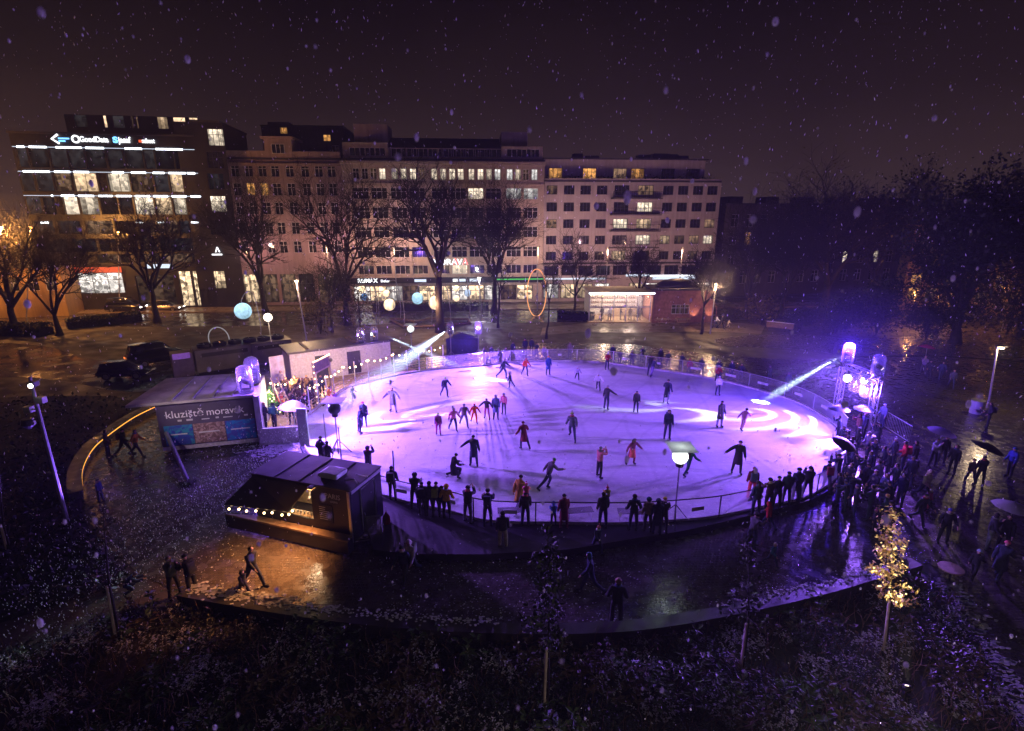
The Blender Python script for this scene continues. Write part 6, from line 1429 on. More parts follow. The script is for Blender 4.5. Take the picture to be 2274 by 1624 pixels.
# patterned spots thrown on the ice
a = KL+Vector((.6, .2, .5))
for tgt, cone, pw_, ar, tw_, sd_ in ((G(905, 930, ZI), R(30), 26000, 4, 6.5, .0), (G(1160, 845, ZI), R(16), 11000, 2, 3.0, 1.0)):
    lo = light('SPOT', a, pw_, PINK, .03, None, tgt, cone, .25, 'pattern_light'); gobo(lo, ar, tw_, .55, sd_)
a = Vector((TL.x-.4, TL.y-.3, TH+.7))
for tgt, cone, pw_, ar, tw_, sd_, of_ in ((G(1745, 935, ZI), R(50), 4600, 2, 13.0, .6, (.75, .35)), (G(1520, 915, ZI), R(22), 14000, 3, 4.0, 2.0, (.3, .2))):
    lo = light('SPOT', a, pw_, (.78, .86, 1), .03, None, tgt, cone, .35, 'pattern_light'); gobo(lo, ar, tw_, .42, sd_, *of_)

# ------------------------------------------------------------------ people: one skinned body per pose and age, clothes grown from its surface
def dirv(p, s, side):   # pitch forward (+y), spread sideways, from straight down
    p, s = R(p), R(s); return Vector((side*math.sin(s)*math.cos(p), math.sin(p), -math.cos(p)*math.cos(s))).normalized()
# pose: torso lean, legs ((pitch, spread, knee) left, right), arms ((pitch, spread, elbow) left, right), head nod
POSES = {
 'stand': (3, ((3, 3, 3), (-3, 4, 2)), ((2, 7, 18), (8, 6, 26)), 6),
 'pockets': (3, ((5, 4, 7), (-3, 4, 1)), ((-8, 20, 55), (-6, 20, 55)), 10),
 'lean': (11, ((-4, 4, 2), (5, 5, 12)), ((34, 8, 62), (38, 7, 58)), 12),
 'phone': (0, ((2, 7, 3), (-3, 6, 2)), ((55, 12, 95), (70, 5, 105)), 5),
 'walk': (6, ((26, 3, 8), (-22, 3, 22)), ((-24, 8, 20), (26, 8, 30)), 8),
 'walk2': (6, ((-22, 3, 26), (24, 3, 6)), ((22, 8, 28), (-22, 8, 16)), 6),
 'glide': (14, ((14, 7, 22), (-20, 10, 18)), ((-10, 32, 25), (20, 30, 30)), 6),
 'push': (24, ((24, 6, 42), (-42, 14, 8)), ((-35, 26, 20), (40, 20, 40)), 4),
 'arms': (12, ((10, 8, 20), (-10, 10, 12)), ((10, 40, 15), (-4, 46, 22)), 6),
 'onearm': (6, ((4, 6, 8), (-5, 7, 6)), ((-5, 12, 12), (12, 58, 10)), 4),
 'stride': (10, ((18, 10, 20), (-30, 12, 14)), ((30, 25, 30), (-28, 20, 20)), 2),
 'crouch': (50, ((78, 14, 128), (55, 18, 120)), ((50, 12, 40), (55, 14, 40)), -25),
 'kneel': (18, ((30, 12, 118), (74, 10, 100)), ((18, 10, 60), (22, 10, 55)), 8),
 'hold': (2, ((2, 6, 2), (-2, 6, 2)), ((4, 8, 15), (58, 6, 100)), 4),
 'sit': (5, ((85, 16, 80), (85, 16, 80)), ((45, 10, 40), (45, 10, 40)), 6),
}
def seg_d(p, a, b):
    ab = b-a; t = max(0, min(1, (p-a).dot(ab)/max(1e-9, ab.length_squared))); return (p-(a+ab*t)).length
PROTO = {}
def proto(pose, age):
    if (pose, age) in PROTO: return PROTO[(pose, age)]
    lean, legs, arms, nod = POSES[pose]
    k = 1.0 if age == 'adult' else .64; hk = 1.0 if age == 'adult' else .80; rk = 1.0 if age == 'adult' else .74
    th, sh, ank = .43*k, .42*k, .08*k
    up = Vector((0, math.sin(R(lean)), math.cos(R(lean))))
    V, E, RD, REG = [], [], [], {}
    def v(p, r): V.append(Vector(p)); RD.append((r*rk, r*rk) if not isinstance(r, tuple) else (r[0]*rk, r[1]*rk)); return len(V)-1
    def e(a, b, reg): E.append((a, b)); REG[(a, b)] = reg
    pel = v((0, 0, 0), (.145, .115)); wai = v(up*.17*k, (.135, .105)); che = v(up*.36*k, (.165, .115)); nb = v(up*.49*k, .065)
    hu = (up+Vector((0, math.sin(R(nod))*.6, 0))).normalized()
    hp = V[nb]; hd0 = v(hp+hu*.085*hk, .060/rk*hk*.95); hd1 = v(hp+hu*.15*hk, (.092/rk*hk, .102/rk*hk)); hd2 = v(hp+hu*.205*hk, (.082/rk*hk, .092/rk*hk)); hd3 = v(hp+hu*.245*hk, (.046/rk*hk, .052/rk*hk))
    fw = Vector((0, hu.z, -hu.y)); nose = v(V[hd1]+fw*.105*hk, .016/rk*hk)
    for a, b, r_ in ((pel, wai, 'torso'), (wai, che, 'torso'), (che, nb, 'torso'), (nb, hd0, 'neck'), (hd0, hd1, 'head'), (hd1, hd2, 'headtop'), (hd2, hd3, 'headtop'), (hd1, nose, 'head')): e(a, b, r_)
    for s_ in (-1, 1):
        ear = v(V[hd1]+Vector((s_*.088*hk, -.005, 0)), .014/rk*hk); e(hd1, ear, 'head')
    low = 0; feet = []
    for i, s_ in enumerate((-1, 1)):
        p, sp_, kn = legs[i]; h0 = v((s_*.095*k, 0, -.05*k), .088); e(pel, h0, 'hips')
        d1 = dirv(p, sp_, s_); kn_ = v(V[h0]+d1*th, .062); d2 = dirv(p-kn, sp_*.6, s_); an = v(V[kn_]+d2*sh, .042); e(h0, kn_, 'leg'); e(kn_, an, 'leg')
        d3 = dirv(p-kn+78, sp_*.6+4, s_); d3 = Vector((d3.x+s_*.1, max(.55, d3.y), d3.z*.6)).normalized(); hl = v(V[an]+d2*.055*k-d3*.03*k, .036); toe = v(V[an]+d2*.062*k+d3*.16*k, .032); e(an, hl, 'foot'); e(hl, toe, 'foot')
        feet += [V[hl].z, V[toe].z]
        ap, as_, el = arms[i]; shp = v(V[che]+Vector((s_*.175*k, 0, 0))+up*.065*k, .062); e(che, shp, 'torso')
        a1 = dirv(ap, as_, s_); elb = v(V[shp]+a1*.285*k, .046); a2 = dirv(ap+el, as_*.55 if el > 30 else as_, s_)
        if el > 80: a2 = (a2+Vector((-s_*.35, 0, .15))).normalized()
        wr = v(V[elb]+a2*.25*k, .031); e(shp, elb, 'arm'); e(elb, wr, 'arm')
        pa = v(V[wr]+a2*.07*k, .030); e(wr, pa, 'hand')
        side = a2.cross(Vector((1, 0, .2))).normalized()
        for f_, ln in ((-1.2, .062), (-.4, .075), (.4, .07), (1.2, .055)):
            k0 = v(V[pa]+a2*.028*k+side*f_*.017*k, .0105); t0 = v(V[k0]+(a2+Vector((-s_*.25, .0, 0))*.8)*ln*.5*k, .009); t1 = v(V[t0]+(a2+Vector((-s_*.6, 0, -.2)))*ln*.45*k, .008); e(pa, k0, 'hand'); e(k0, t0, 'hand'); e(t0, t1, 'hand')
        tb = v(V[wr]+a2*.04*k+side*-.045*k, .011); tb2 = v(V[tb]+(a2*.8-side*.3)*.045*k, .0095); e(wr, tb, 'hand'); e(tb, tb2, 'hand')
    me = bpy.data.meshes.new('body_base'); me.from_pydata([tuple(p) for p in V], E, [])
    o = bpy.data.objects.new('body_base', me); COL.objects.link(o)
    sk = o.modifiers.new('skin', 'SKIN'); sk.branch_smoothing = .3
    if not me.skin_vertices: 
        with bpy.context.temp_override(object=o, active_object=o): bpy.ops.mesh.customdata_skin_add()
    for i, r_ in enumerate(RD): me.skin_vertices[0].data[i].radius = r_
    me.skin_vertices[0].data[0].use_root = True
    ss = o.modifiers.new('sub', 'SUBSURF'); ss.levels = 1; ss.render_levels = 1
    dg = bpy.context.evaluated_depsgraph_get(); bm_ = bpy.data.meshes.new_from_object(o.evaluated_get(dg)); bpy.data.objects.remove(o)
    z0 = min(vv.co.z for vv in bm_.vertices); bm_.transform(Matrix.Translation((0, 0, -z0))); V2 = [p-Vector((0, 0, z0)) for p in V]
    # which bone a face belongs to
    ed = [(V2[a], V2[b], max(.02, (RD[a][0]+RD[b][0])*.5), REG[(a, b)]) for a, b in E]
    nrm = [Vector(vv.normal) for vv in bm_.vertices]; co_ = [Vector(vv.co) for vv in bm_.vertices]
    regs = []
    for p in bm_.polygons:
        c = Vector(p.center); regs.append(min(ed, key=lambda q: seg_d(c, q[0], q[1])/q[2])[3])
    hc_ = V2[hd1]; ht = V2[hd2]
    def garment(name, test, off, extra=None):
        mb = MB(); mb.smooth = True; mp_ = {}
        for p, r_ in zip(bm_.polygons, regs):
            if not test(r_, Vector(p.center)): continue
            idx = []
            for vi in p.vertices:
                if vi not in mp_: mp_[vi] = len(mb.v); mb.v.append(co_[vi]+nrm[vi]*off)
                idx.append(mp_[vi])
            mb.face(idx)
        if extra: extra(mb)
        m_ = mb.mesh(name); m_.materials.append(M['black']); return m_
    for p, r_ in zip(bm_.polygons, regs): p.use_smooth = True; p.material_index = 0
    body = MB(); body.smooth = True; body.v = [c.copy() for c in co_]
    for p in bm_.polygons: body.face(tuple(p.vertices))
    body.m = 1
    for s_ in (-1, 1): body.ball(hc_+fw*.088*hk+Vector((s_*.034*hk, 0, 0))+hu*.02*hk, .011*hk, 6, 5)
    body.m = 2; mc = hc_+fw*.085*hk-hu*.05*hk; body.ball(mc, .02*hk, 6, 5, (1.2, .5, .45))
    bme = body.mesh('person'); [bme.materials.append(M[q]) for q in ('skin', 'eye', 'lip')]
    wz = V2[wai]
    P = {'body': bme, 'h': max(c.z for c in co_)+.02,
         'jacket': garment('jacket', lambda r_, c: r_ in ('torso', 'arm') or (r_ == 'hips' and (c-V2[pel]).dot(up) > -.02*k), .028*rk),
         'trousers': garment('trousers', lambda r_, c: r_ in ('leg', 'hips'), .016*rk),
         'boot_l': garment('boot', lambda r_, c: r_ == 'foot' and c.x < 0, .018*rk), 'boot_r': garment('boot', lambda r_, c: r_ == 'foot' and c.x >= 0, .018*rk),
         'gloves': garment('gloves', lambda r_, c: r_ == 'hand', .006)}
    hat_t = lambda r_, c: r_ in ('head', 'headtop') and (c-hc_).dot(hu)-(c-hc_).dot(fw)*.42 > -.005*hk
    P['beanie'] = garment('hat', hat_t, .009*hk)
    P['pom'] = garment('hat', hat_t, .009*hk, lambda mb: mb.ball(ht+hu*.12*hk, .04*hk, 8, 6))
    P['helmet'] = garment('helmet', hat_t, .022*hk)
    P['hair'] = garment('hair', lambda r_, c: r_ in ('head', 'headtop') and (c-hc_).dot(fw) < .035*hk and (c-hc_).dot(hu)-(c-hc_).dot(fw)*.5 > -.05*hk, .014*hk)
    P['longhair'] = garment('hair', lambda r_, c: (r_ in ('head', 'headtop') and (c-hc_).dot(fw) < .04*hk) or (r_ == 'neck' and (c-hc_).dot(fw) < 0), .02*hk, lambda mb: mb.tube([hc_-fw*.07*hk, hc_-fw*.10*hk-hu*.16*hk, hc_-fw*.11*hk-hu*.26*hk], [.075*hk, .07*hk, .03*hk], 8))
    P['hood'] = garment('hood', lambda r_, c: (r_ in ('head', 'headtop') and (c-hc_).dot(fw) < .055*hk) or r_ == 'neck', .035*hk)
    # long coat skirt, backpack, scarf
    mb = MB(); mb.smooth = True; kk = 14; c0 = V2[pel]+up*.06*k; l0, l1 = legs[0][0], legs[1][0]
    rows = [(0, .175, .14, 0), (.25, .195, .16, .25), (.52, .215, .185, .5)]
    for dz_, rx, ry, q in rows:
        my = math.sin(R((l0+l1)/2))*.4*k*q; ex = abs(math.sin(R(l0-l1)))*.28*q*k
        for j in range(kk): an = 2*math.pi*j/kk; mb.v.append(c0+Vector((math.cos(an)*rx*rk, math.sin(an)*(ry*rk+ex)+my, -dz_*k)))
    for i in range(2):
        for j in range(kk): mb.face((i*kk+j, (i+1)*kk+j, (i+1)*kk+(j+1) % kk, i*kk+(j+1) % kk))
    m_ = mb.mesh('coat_skirt'); m_.materials.append(M['black']); P['skirt'] = m_
    mb = MB(); bc = V2[che]-Vector((0, .20*rk, 0))-up*.06*k; mb.box(-.15*rk, -.09*rk, -.22*k, .15*rk, .09*rk, .2*k, bev=.05, at=bc, rot=Matrix.Rotation(-R(lean), 3, 'X')); m_ = mb.mesh('backpack'); m_.materials.append(M['black']); P['backpack'] = m_
    mb = MB(); mb.smooth = True; mb.tube([V2[nb]+Vector((math.cos(a_*.7)*.085*rk, math.sin(a_*.7)*.085*rk, .02)) for a_ in range(9)], .035*rk, 7, closed=True); m_ = mb.mesh('scarf'); m_.materials.append(M['black']); P['scarf'] = m_
    mb = MB()
    for q in range(len(feet)//2): pass
    P['hand'] = [V2[i] for (a, b), r_ in REG.items() for i in (b,) if r_ == 'hand'][0]
    P['shoulder'] = V2[nb]; P['rhand'] = None
    PROTO[(pose, age)] = P; return P
def wear(par, me, name, c):
    o = bpy.data.objects.new(name, me); COL.objects.link(o); o.parent = par; o.material_slots[0].link = 'OBJECT'; o.material_slots[0].material = c if isinstance(c, bpy.types.Material) else cloth(c); return o
NAVY, BLACK, GREY, DK = (.035, .042, .085), (.024, .024, .030), (.14, .14, .15), (.050, .048, .056)
MUST, RED, MAR, CORAL, ORNG = (.50, .27, .03), (.45, .02, .03), (.14, .015, .025), (.75, .13, .10), (.70, .17, .02)
PINKC, CREAM, BEIGE, OLIVE, TEAL = (.70, .12, .22), (.55, .46, .34), (.38, .28, .17), (.06, .065, .02), (.015, .09, .09)
GREEN, BLUE, LBLUE, WHITE, BROWN, PURPC, YEL, MAG = (.03, .22, .04), (.02, .10, .35), (.15, .30, .50), (.70, .70, .72), (.08, .045, .03), (.18, .05, .28), (.60, .50, .06), (.50, .03, .25)
prnd = random.Random(404)
def person(label, px, py, jacket, trousers=DK, pose='stand', heading=0, mode='head', z=0.0, h=1.74, hat=('beanie', DK), age='adult', extra=(), group=None, boots=BLACK):
    P = proto(pose, age); s_ = h/(1.76 if age == 'adult' else 1.19)
    g = G(px, py, z+P['h']*s_) if mode == 'head' else G(px, py, z)
    o = bpy.data.objects.new('person', P['body']); COL.objects.link(o); o.location = (g.x, g.y, z); o.rotation_euler = (0, 0, -R(heading)); o.scale = (s_*1.0, s_*1.0, s_*.98)
    tag(o, label, 'person', group)
    wear(o, P['jacket'], 'jacket', jacket); wear(o, P['trousers'], 'trousers', trousers); wear(o, P['boot_l'], 'boot', boots); wear(o, P['boot_r'], 'boot', boots)
    if hat: wear(o, P[hat[0]], {'pom': 'hat', 'beanie': 'hat', 'longhair': 'hair'}.get(hat[0], hat[0]), hat[1])
    if age == 'adult' and not extra:
        q_ = prnd.random()
        if q_ < .30: extra = (('scarf', prnd.choice([(.35, .05, .06), (.12, .12, .14), (.40, .36, .30), (.05, .08, .18)])),)
        elif q_ < .42: extra = (('backpack', prnd.choice([BLACK, (.05, .06, .09), (.10, .04, .04)])),)
    for ex in extra:
        if ex[0] == 'skirt': wear(o, P['skirt'], 'coat_skirt', ex[1] if len(ex) > 1 else jacket)
        elif ex[0] in ('backpack', 'scarf', 'gloves'): wear(o, P[ex[0]], ex[0], ex[1])
    return o
SK = 'skaters on the ice'; SP_ = 'spectators along the near rail'; CR = 'crowd beside the lighting truss'; ST = 'strollers on the wet plaza'
HB = ('hair', (.02, .014, .01)); LH = ('longhair', (.03, .018, .012)); BB = ('beanie', BLACK)
def ho(c): return ('hood', c)
# skaters: (label, head x, head y, jacket, trousers, pose, heading, height, hat, age, extra)
S_ = [
 ('skater in navy jacket pushing off beside a child at the far left of the ice', 1118, 795, NAVY, NAVY, 'stride', 120, 1.8, ('beanie', (.3, .2, .2)), 'adult', ()),
 ('child skater with bent knees following the navy skater', 1134, 828, NAVY, NAVY, 'glide', -60, 1.2, BB, 'child', ()),
 ('skater in bright red-orange jacket near the far rail', 1167, 794, (.75, .10, .06), NAVY, 'glide', 160, 1.6, ('beanie', RED), 'adult', ()),
 ('skater in a blue coat with an orange cap near the far rail', 1218, 789, (.04, .10, .30), NAVY, 'stand', 170, 1.7, ('beanie', ORNG), 'adult', (('skirt',),)),
 ('small child skater all in white near the far rail', 1283, 813, (.45, .45, .55), NAVY, 'glide', 180, 1.2, ('helmet', WHITE), 'child', ()),
 ('skater in a white jacket and dark trousers in the far half', 1330, 828, WHITE, NAVY, 'glide', 200, 1.45, ('beanie', WHITE), 'adult', ()),
 ('dark skater with one arm stretched out below the white jacket', 1349, 855, DK, NAVY, 'onearm', 40, 1.75, ('helmet', (.3, .3, .35)), 'adult', ()),
 ('skater in a red jacket and white hat leaning at the far rail', 1350, 781, RED, NAVY, 'lean', 175, 1.6, ('pom', WHITE), 'adult', ()),
 ('skater in a dark jacket with a yellow vest front', 1415, 867, DK, NAVY, 'stand', 190, 1.55, ('beanie', NAVY), 'adult', (('backpack', YEL),)),
 ('dark skater holding another skater at the far rail bend', 1446, 788, BLACK, NAVY, 'lean', 30, 1.8, BB, 'adult', ()),
 ('lilac-trousered skater being held at the far rail bend', 1451, 796, NAVY, (.2, .14, .35), 'glide', 60, 1.6, BB, 'adult', ()),
 ('skater in a long navy coat striding in the right half', 1484, 842, NAVY, (.2, .2, .3), 'stride', 30, 1.85, BB, 'adult', (('skirt',),)),
 ('tall navy skater standing in the bright streak of light', 1487, 908, NAVY, NAVY, 'stand', 190, 1.9, HB, 'adult', (('backpack', (.10, .10, .25)),)),
 ('big man skating in a grey jacket with a green hat', 1272, 912, (.09, .11, .11), NAVY, 'stride', 200, 1.95, ('pom', (.25, .45, .05)), 'adult', ()),
 ('skater in a maroon coat looking down, beside the big man in grey', 1164, 936, MAR, NAVY, 'glide', -20, 1.7, ('beanie', MAR), 'adult', (('skirt',),)),
 ('leaning skater in a rose jacket with raised arm near the lit globe lamp', 1334, 990, (.45, .14, .14), BLACK, 'phone', 60, 1.75, ('beanie', GREY), 'adult', ()),
 ('girl skater in a coral skirt with arms spread', 1406, 971, (.22, .05, .10), (.25, .04, .10), 'arms', 150, 1.6, LH, 'adult', (('skirt', CORAL),)),
 ('skater with a green hat kicking one leg back', 1219, 1017, (.14, .12, .15), NAVY, 'push', 70, 1.8, ('beanie', GREEN), 'adult', ()),
 ('skater in dark teal half hidden behind the lit globe lamp', 1533, 993, TEAL, TEAL, 'glide', 70, 1.6, ('beanie', (.05, .12, .06)), 'adult', ()),
 ('skater in a pink top and navy trousers at the end of the small group', 1119, 872, (.6, .18, .22), NAVY, 'stand', 200, 1.5, ('helmet', NAVY), 'adult', ()),
 ('skater in a long blue-grey coat in the small group', 1101, 875, (.12, .16, .28), NAVY, 'stand', 180, 1.75, ('beanie', GREY), 'adult', (('skirt',),)),
 ('skater in a dark jacket and rose trousers with arms out in the small group', 1081, 882, DK, (.45, .08, .20), 'arms', 190, 1.55, BB, 'adult', ()),
 ('skater with a lime green hat alone at the far left of the ice', 987, 835, NAVY, NAVY, 'glide', 150, 1.65, ('beanie', (.25, .6, .05)), 'adult', ()),
 ('skater in a grey coat carrying weight with arms held out near the terrace', 870, 858, (.16, .14, .18), (.5, .45, .55), 'arms', 180, 1.85, HB, 'adult', (('skirt',),)),
 ('skater with a purple hat by a bent friend near the terrace', 805, 890, NAVY, NAVY, 'stand', 170, 1.7, ('beanie', MAG), 'adult', ()),
 ('bent dark blue skater leaning towards the purple hat', 795, 905, (.03, .04, .12), NAVY, 'lean', 60, 1.65, BB, 'adult', ()),
 ('child skater with a lime hat and magenta trousers', 972, 915, (.25, .06, .14), MAG, 'stand', 170, 1.45, ('beanie', (.35, .7, .05)), 'adult', ()),
 ('skater in a pink jacket and navy trousers at the front of the small group', 1006, 903, (.65, .22, .30), NAVY, 'glide', 160, 1.65, HB, 'adult', ()),
 ('skater in a grey-brown jacket striding in the small group', 1030, 894, (.18, .13, .14), (.12, .12, .2), 'stride', 170, 1.7, ('beanie', GREY), 'adult', ()),
 ('skater in an orange-red suit in the small group', 1053, 894, (.75, .12, .04), (.75, .14, .03), 'glide', 170, 1.45, ('beanie', RED), 'adult', ()),
 ('navy skater stretching one arm towards the big man', 1051, 963, NAVY, NAVY, 'onearm', 180, 1.85, BB, 'adult', (('skirt',),)),
 ('skater kneeling on the ice in a black coat', 1004, 1007, BLACK, BLACK, 'kneel', 60, 1.75, BB, 'adult', (('skirt',),)),
 ('dark skater in a knee-length skirt coat in the right half', 1604, 888, DK, (.3, .26, .4), 'stand', 160, 1.8, BB, 'adult', (('skirt',),)),
 ('rose-clad skater leaning far forward towards the truss', 1655, 907, (.45, .20, .28), (.5, .25, .3), 'push', 50, 1.55, HB, 'adult', ()),
 ('skater in a long dark coat with one arm stretched out', 1645, 975, BLACK, BLACK, 'onearm', 190, 1.95, BB, 'adult', (('skirt', (.03, .015, .03)),)),
 ('skater in a white jacket near the far rail on the truss side', 1598, 834, WHITE, NAVY, 'stand', 180, 1.5, ('beanie', WHITE), 'adult', ()),
 ('skater in a mustard jacket close to the near rail', 1154, 1054, MUST, NAVY, 'walk', 40, 1.85, BB, 'adult', (('skirt',),)),
 ('skater in a maroon jacket and red trousers at the near rail', 1677, 1036, MAR, (.65, .05, .07), 'stand', 20, 1.7, ('beanie', (.3, .08, .10)), 'adult', ()),
 ('crouching dark child on the ice below the entrance gate', 780, 856, BLACK, BLACK, 'kneel', 120, 1.2, BB, 'child', ()),
]
for lb, x, y, j, t_, po, hd, h_, ht, ag, ex in S_:
    o = person(lb, x, y, j, t_, po, hd, 'head', ZI+.07, h_, ht, ag, ex, SK, (.03, .03, .04))
    # skate blades under both boots
    zf = ZI
    P = proto(po, ag)
    for bt in ('boot_l', 'boot_r'):
        vs_ = [v.co for v in P[bt].vertices]; x_ = sum(v.x for v in vs_)/len(vs_); y0, y1 = min(v.y for v in vs_), max(v.y for v in vs_); z_ = min(v.z for v in vs_)
        bl_ = MB(); bl_.box(x_-.005, y0, z_-.07/o.scale.z, x_+.005, y1, z_+.01); bl_.build('skate_blade', M['steel'], o)
# near rail spectators, looking at the ice
N_ = [
 ('spectator with a big round black hood at the near rail by the trailer', 918, 1051, BLACK, BLACK, 'lean', 5, 1.8, ho(BLACK), 'adult', (), ZI),
 ('black-clad spectator second from the big round hood', 935, 1069, BLACK, DK, 'stand', 0, 1.7, BB, 'adult', (), ZI),
 ('dark-haired spectator between the round hood and the mustard jacket', 952, 1068, DK, DK, 'stand', -5, 1.75, HB, 'adult', (), ZI),
 ('dark spectator with a yellow-green backpack', 966, 1071, DK, DK, 'lean', 5, 1.7, BB, 'adult', (('backpack', (.28, .32, .04)),), ZI),
 ('shorter dark spectator beside the mustard jacket', 979, 1078, BLACK, DK, 'stand', 10, 1.6, BB, 'adult', (), ZI),
 ('spectator in a mustard jacket at the near rail', 990, 1075, MUST, BLACK, 'pockets', 0, 1.7, ho(MUST), 'adult', (), ZD+.02),
 ('spectator in dark jacket and grey trousers reaching out with a phone', 1038, 1076, DK, (.11, .10, .15), 'phone', 25, 1.85, BB, 'adult', (), ZD+.02),
 ('spectator in a dark blue jacket with a navy backpack', 1082, 1086, (.03, .035, .06), NAVY, 'lean', 5, 1.8, HB, 'adult', (('backpack', NAVY),), ZD+.02),
 ('man in a dark patterned jacket carrying a pink child on his shoulders', 1167, 1088, (.05, .035, .04), NAVY, 'stand', 0, 1.75, HB, 'adult', (), ZD+.02),
 ('child in a bright blue jacket standing at the near rail', 1230, 1115, (.02, .16, .42), NAVY, 'lean', 0, 1.15, ho((.02, .16, .42)), 'child', (), ZD+.02),
 ('spectator in a long maroon coat at the near rail', 1254, 1096, (.20, .025, .04), (.18, .03, .04), 'stand', -10, 1.7, BB, 'adult', (('skirt',),), ZD+.02),
 ('spectator in an olive jacket carrying a child in yellow', 1342, 1092, (.05, .06, .04), NAVY, 'stand', 0, 1.75, HB, 'adult', (), ZD+.02),
 ('spectator in a dark teal jacket with hands in the pockets', 1411, 1097, (.03, .055, .06), NAVY, 'pockets', 0, 1.75, HB, 'adult', (), ZD+.02),
 ('spectator in a beige jacket with a teal hood', 1443, 1104, BEIGE, DK, 'stand', 0, 1.65, ho(TEAL), 'adult', (), ZD+.02),
 ('spectator in a long navy coat beside the beige jacket', 1464, 1107, NAVY, NAVY, 'stand', 5, 1.7, ho(NAVY), 'adult', (('skirt',),), ZD+.02),
 ('spectator with a yellow hat peeping past the long navy coat', 1478, 1105, DK, DK, 'lean', 15, 1.7, ('beanie', YEL), 'adult', (), ZD+.02),
 ('man standing on the deck step in a dark top and beige trousers', 1116, 1134, (.035, .03, .035), (.40, .32, .27), 'stand', 0, 1.85, HB, 'adult', (), .03),
 ('long-haired spectator in dark clothes next to the red-trousered skater', 1687, 1067, NAVY, NAVY, 'stand', -5, 1.75, LH, 'adult', (), ZD),
 ('spectator in a dark jacket with a tan stripe at the near rail', 1715, 1062, (.07, .03, .03), DK, 'lean', 5, 1.75, HB, 'adult', (('scarf', BEIGE),), ZD),
 ('dark spectator leaning on the rail behind the tan stripe', 1733, 1058, BLACK, BLACK, 'lean', 20, 1.7, BB, 'adult', (), ZD),
 ('spectator in a dark hat third from the tan stripe at the rail', 1755, 1046, NAVY, NAVY, 'stand', 10, 1.75, BB, 'adult', (), ZD),
 ('small child in an orange hat between the adults at the near rail', 1772, 1062, NAVY, NAVY, 'stand', 10, 1.2, ('beanie', ORNG), 'child', (), ZD),
 ('tall spectator in a flat dark hat at the near rail', 1778, 1038, NAVY, NAVY, 'stand', 10, 1.8, ('helmet', BLACK), 'adult', (), ZD),
 ('spectator in a dark peaked hat at the end of the rail row', 1802, 1034, BLACK, NAVY, 'phone', 20, 1.8, ('helmet', BLACK), 'adult', (), ZD),
 ('spectator with a dark red backpack at the end of the near rail', 1845, 1022, NAVY, (.2, .12, .3), 'stand', 10, 1.8, BB, 'adult', (('backpack', (.20, .02, .05)),), .02),
 ('spectator raising a phone beside the red backpack', 1866, 1006, NAVY, NAVY, 'phone', -15, 1.8, BB, 'adult', (), .02),
 ('spectator in black at the corner of the ice behind the trailer', 709, 968, BLACK, BLACK, 'pockets', 20, 1.75, BB, 'adult', (), ZD),
 ('second dark spectator at the corner of the ice behind the trailer', 724, 979, DK, BLACK, 'stand', 10, 1.65, HB, 'adult', (), ZD),
 ('spectator lifting a phone above the trailer roof', 815, 989, (.10, .08, .13), (.12, .10, .16), 'phone', 15, 1.75, ho((.10, .08, .13)), 'adult', (), ZD),
 ('dark spectator with a small rucksack beyond the end of the trailer', 868, 1034, (.03, .03, .045), BLACK, 'stand', 0, 1.8, BB, 'adult', (('backpack', DK),), ZD),
]
for lb, x, y, j, t_, po, hd, h_, ht, ag, ex, z_ in N_: person(lb, x, y, j, t_, po, hd, 'head', z_, h_, ht, ag, ex, SP_)
# children riding on shoulders
for lb, x, y, j, ht, zz in (('small child in pink riding on shoulders at the near rail', 1169, 1072, PINKC, ('pom', PINKC), 1.36), ('small child in yellow-olive riding on the arms of the olive jacket', 1350, 1080, (.32, .28, .04), ('pom', (.6, .12, .12)), 1.25)):
    P = proto('sit', 'child'); s_ = .85; g = G(x, y, ZD+zz+P['h']*s_); person(lb, 0, 0, j, NAVY, 'sit', 0, 'foot', 0, 1.19*s_, ht, 'child', (), SP_).location = (g.x, g.y, ZD+zz)
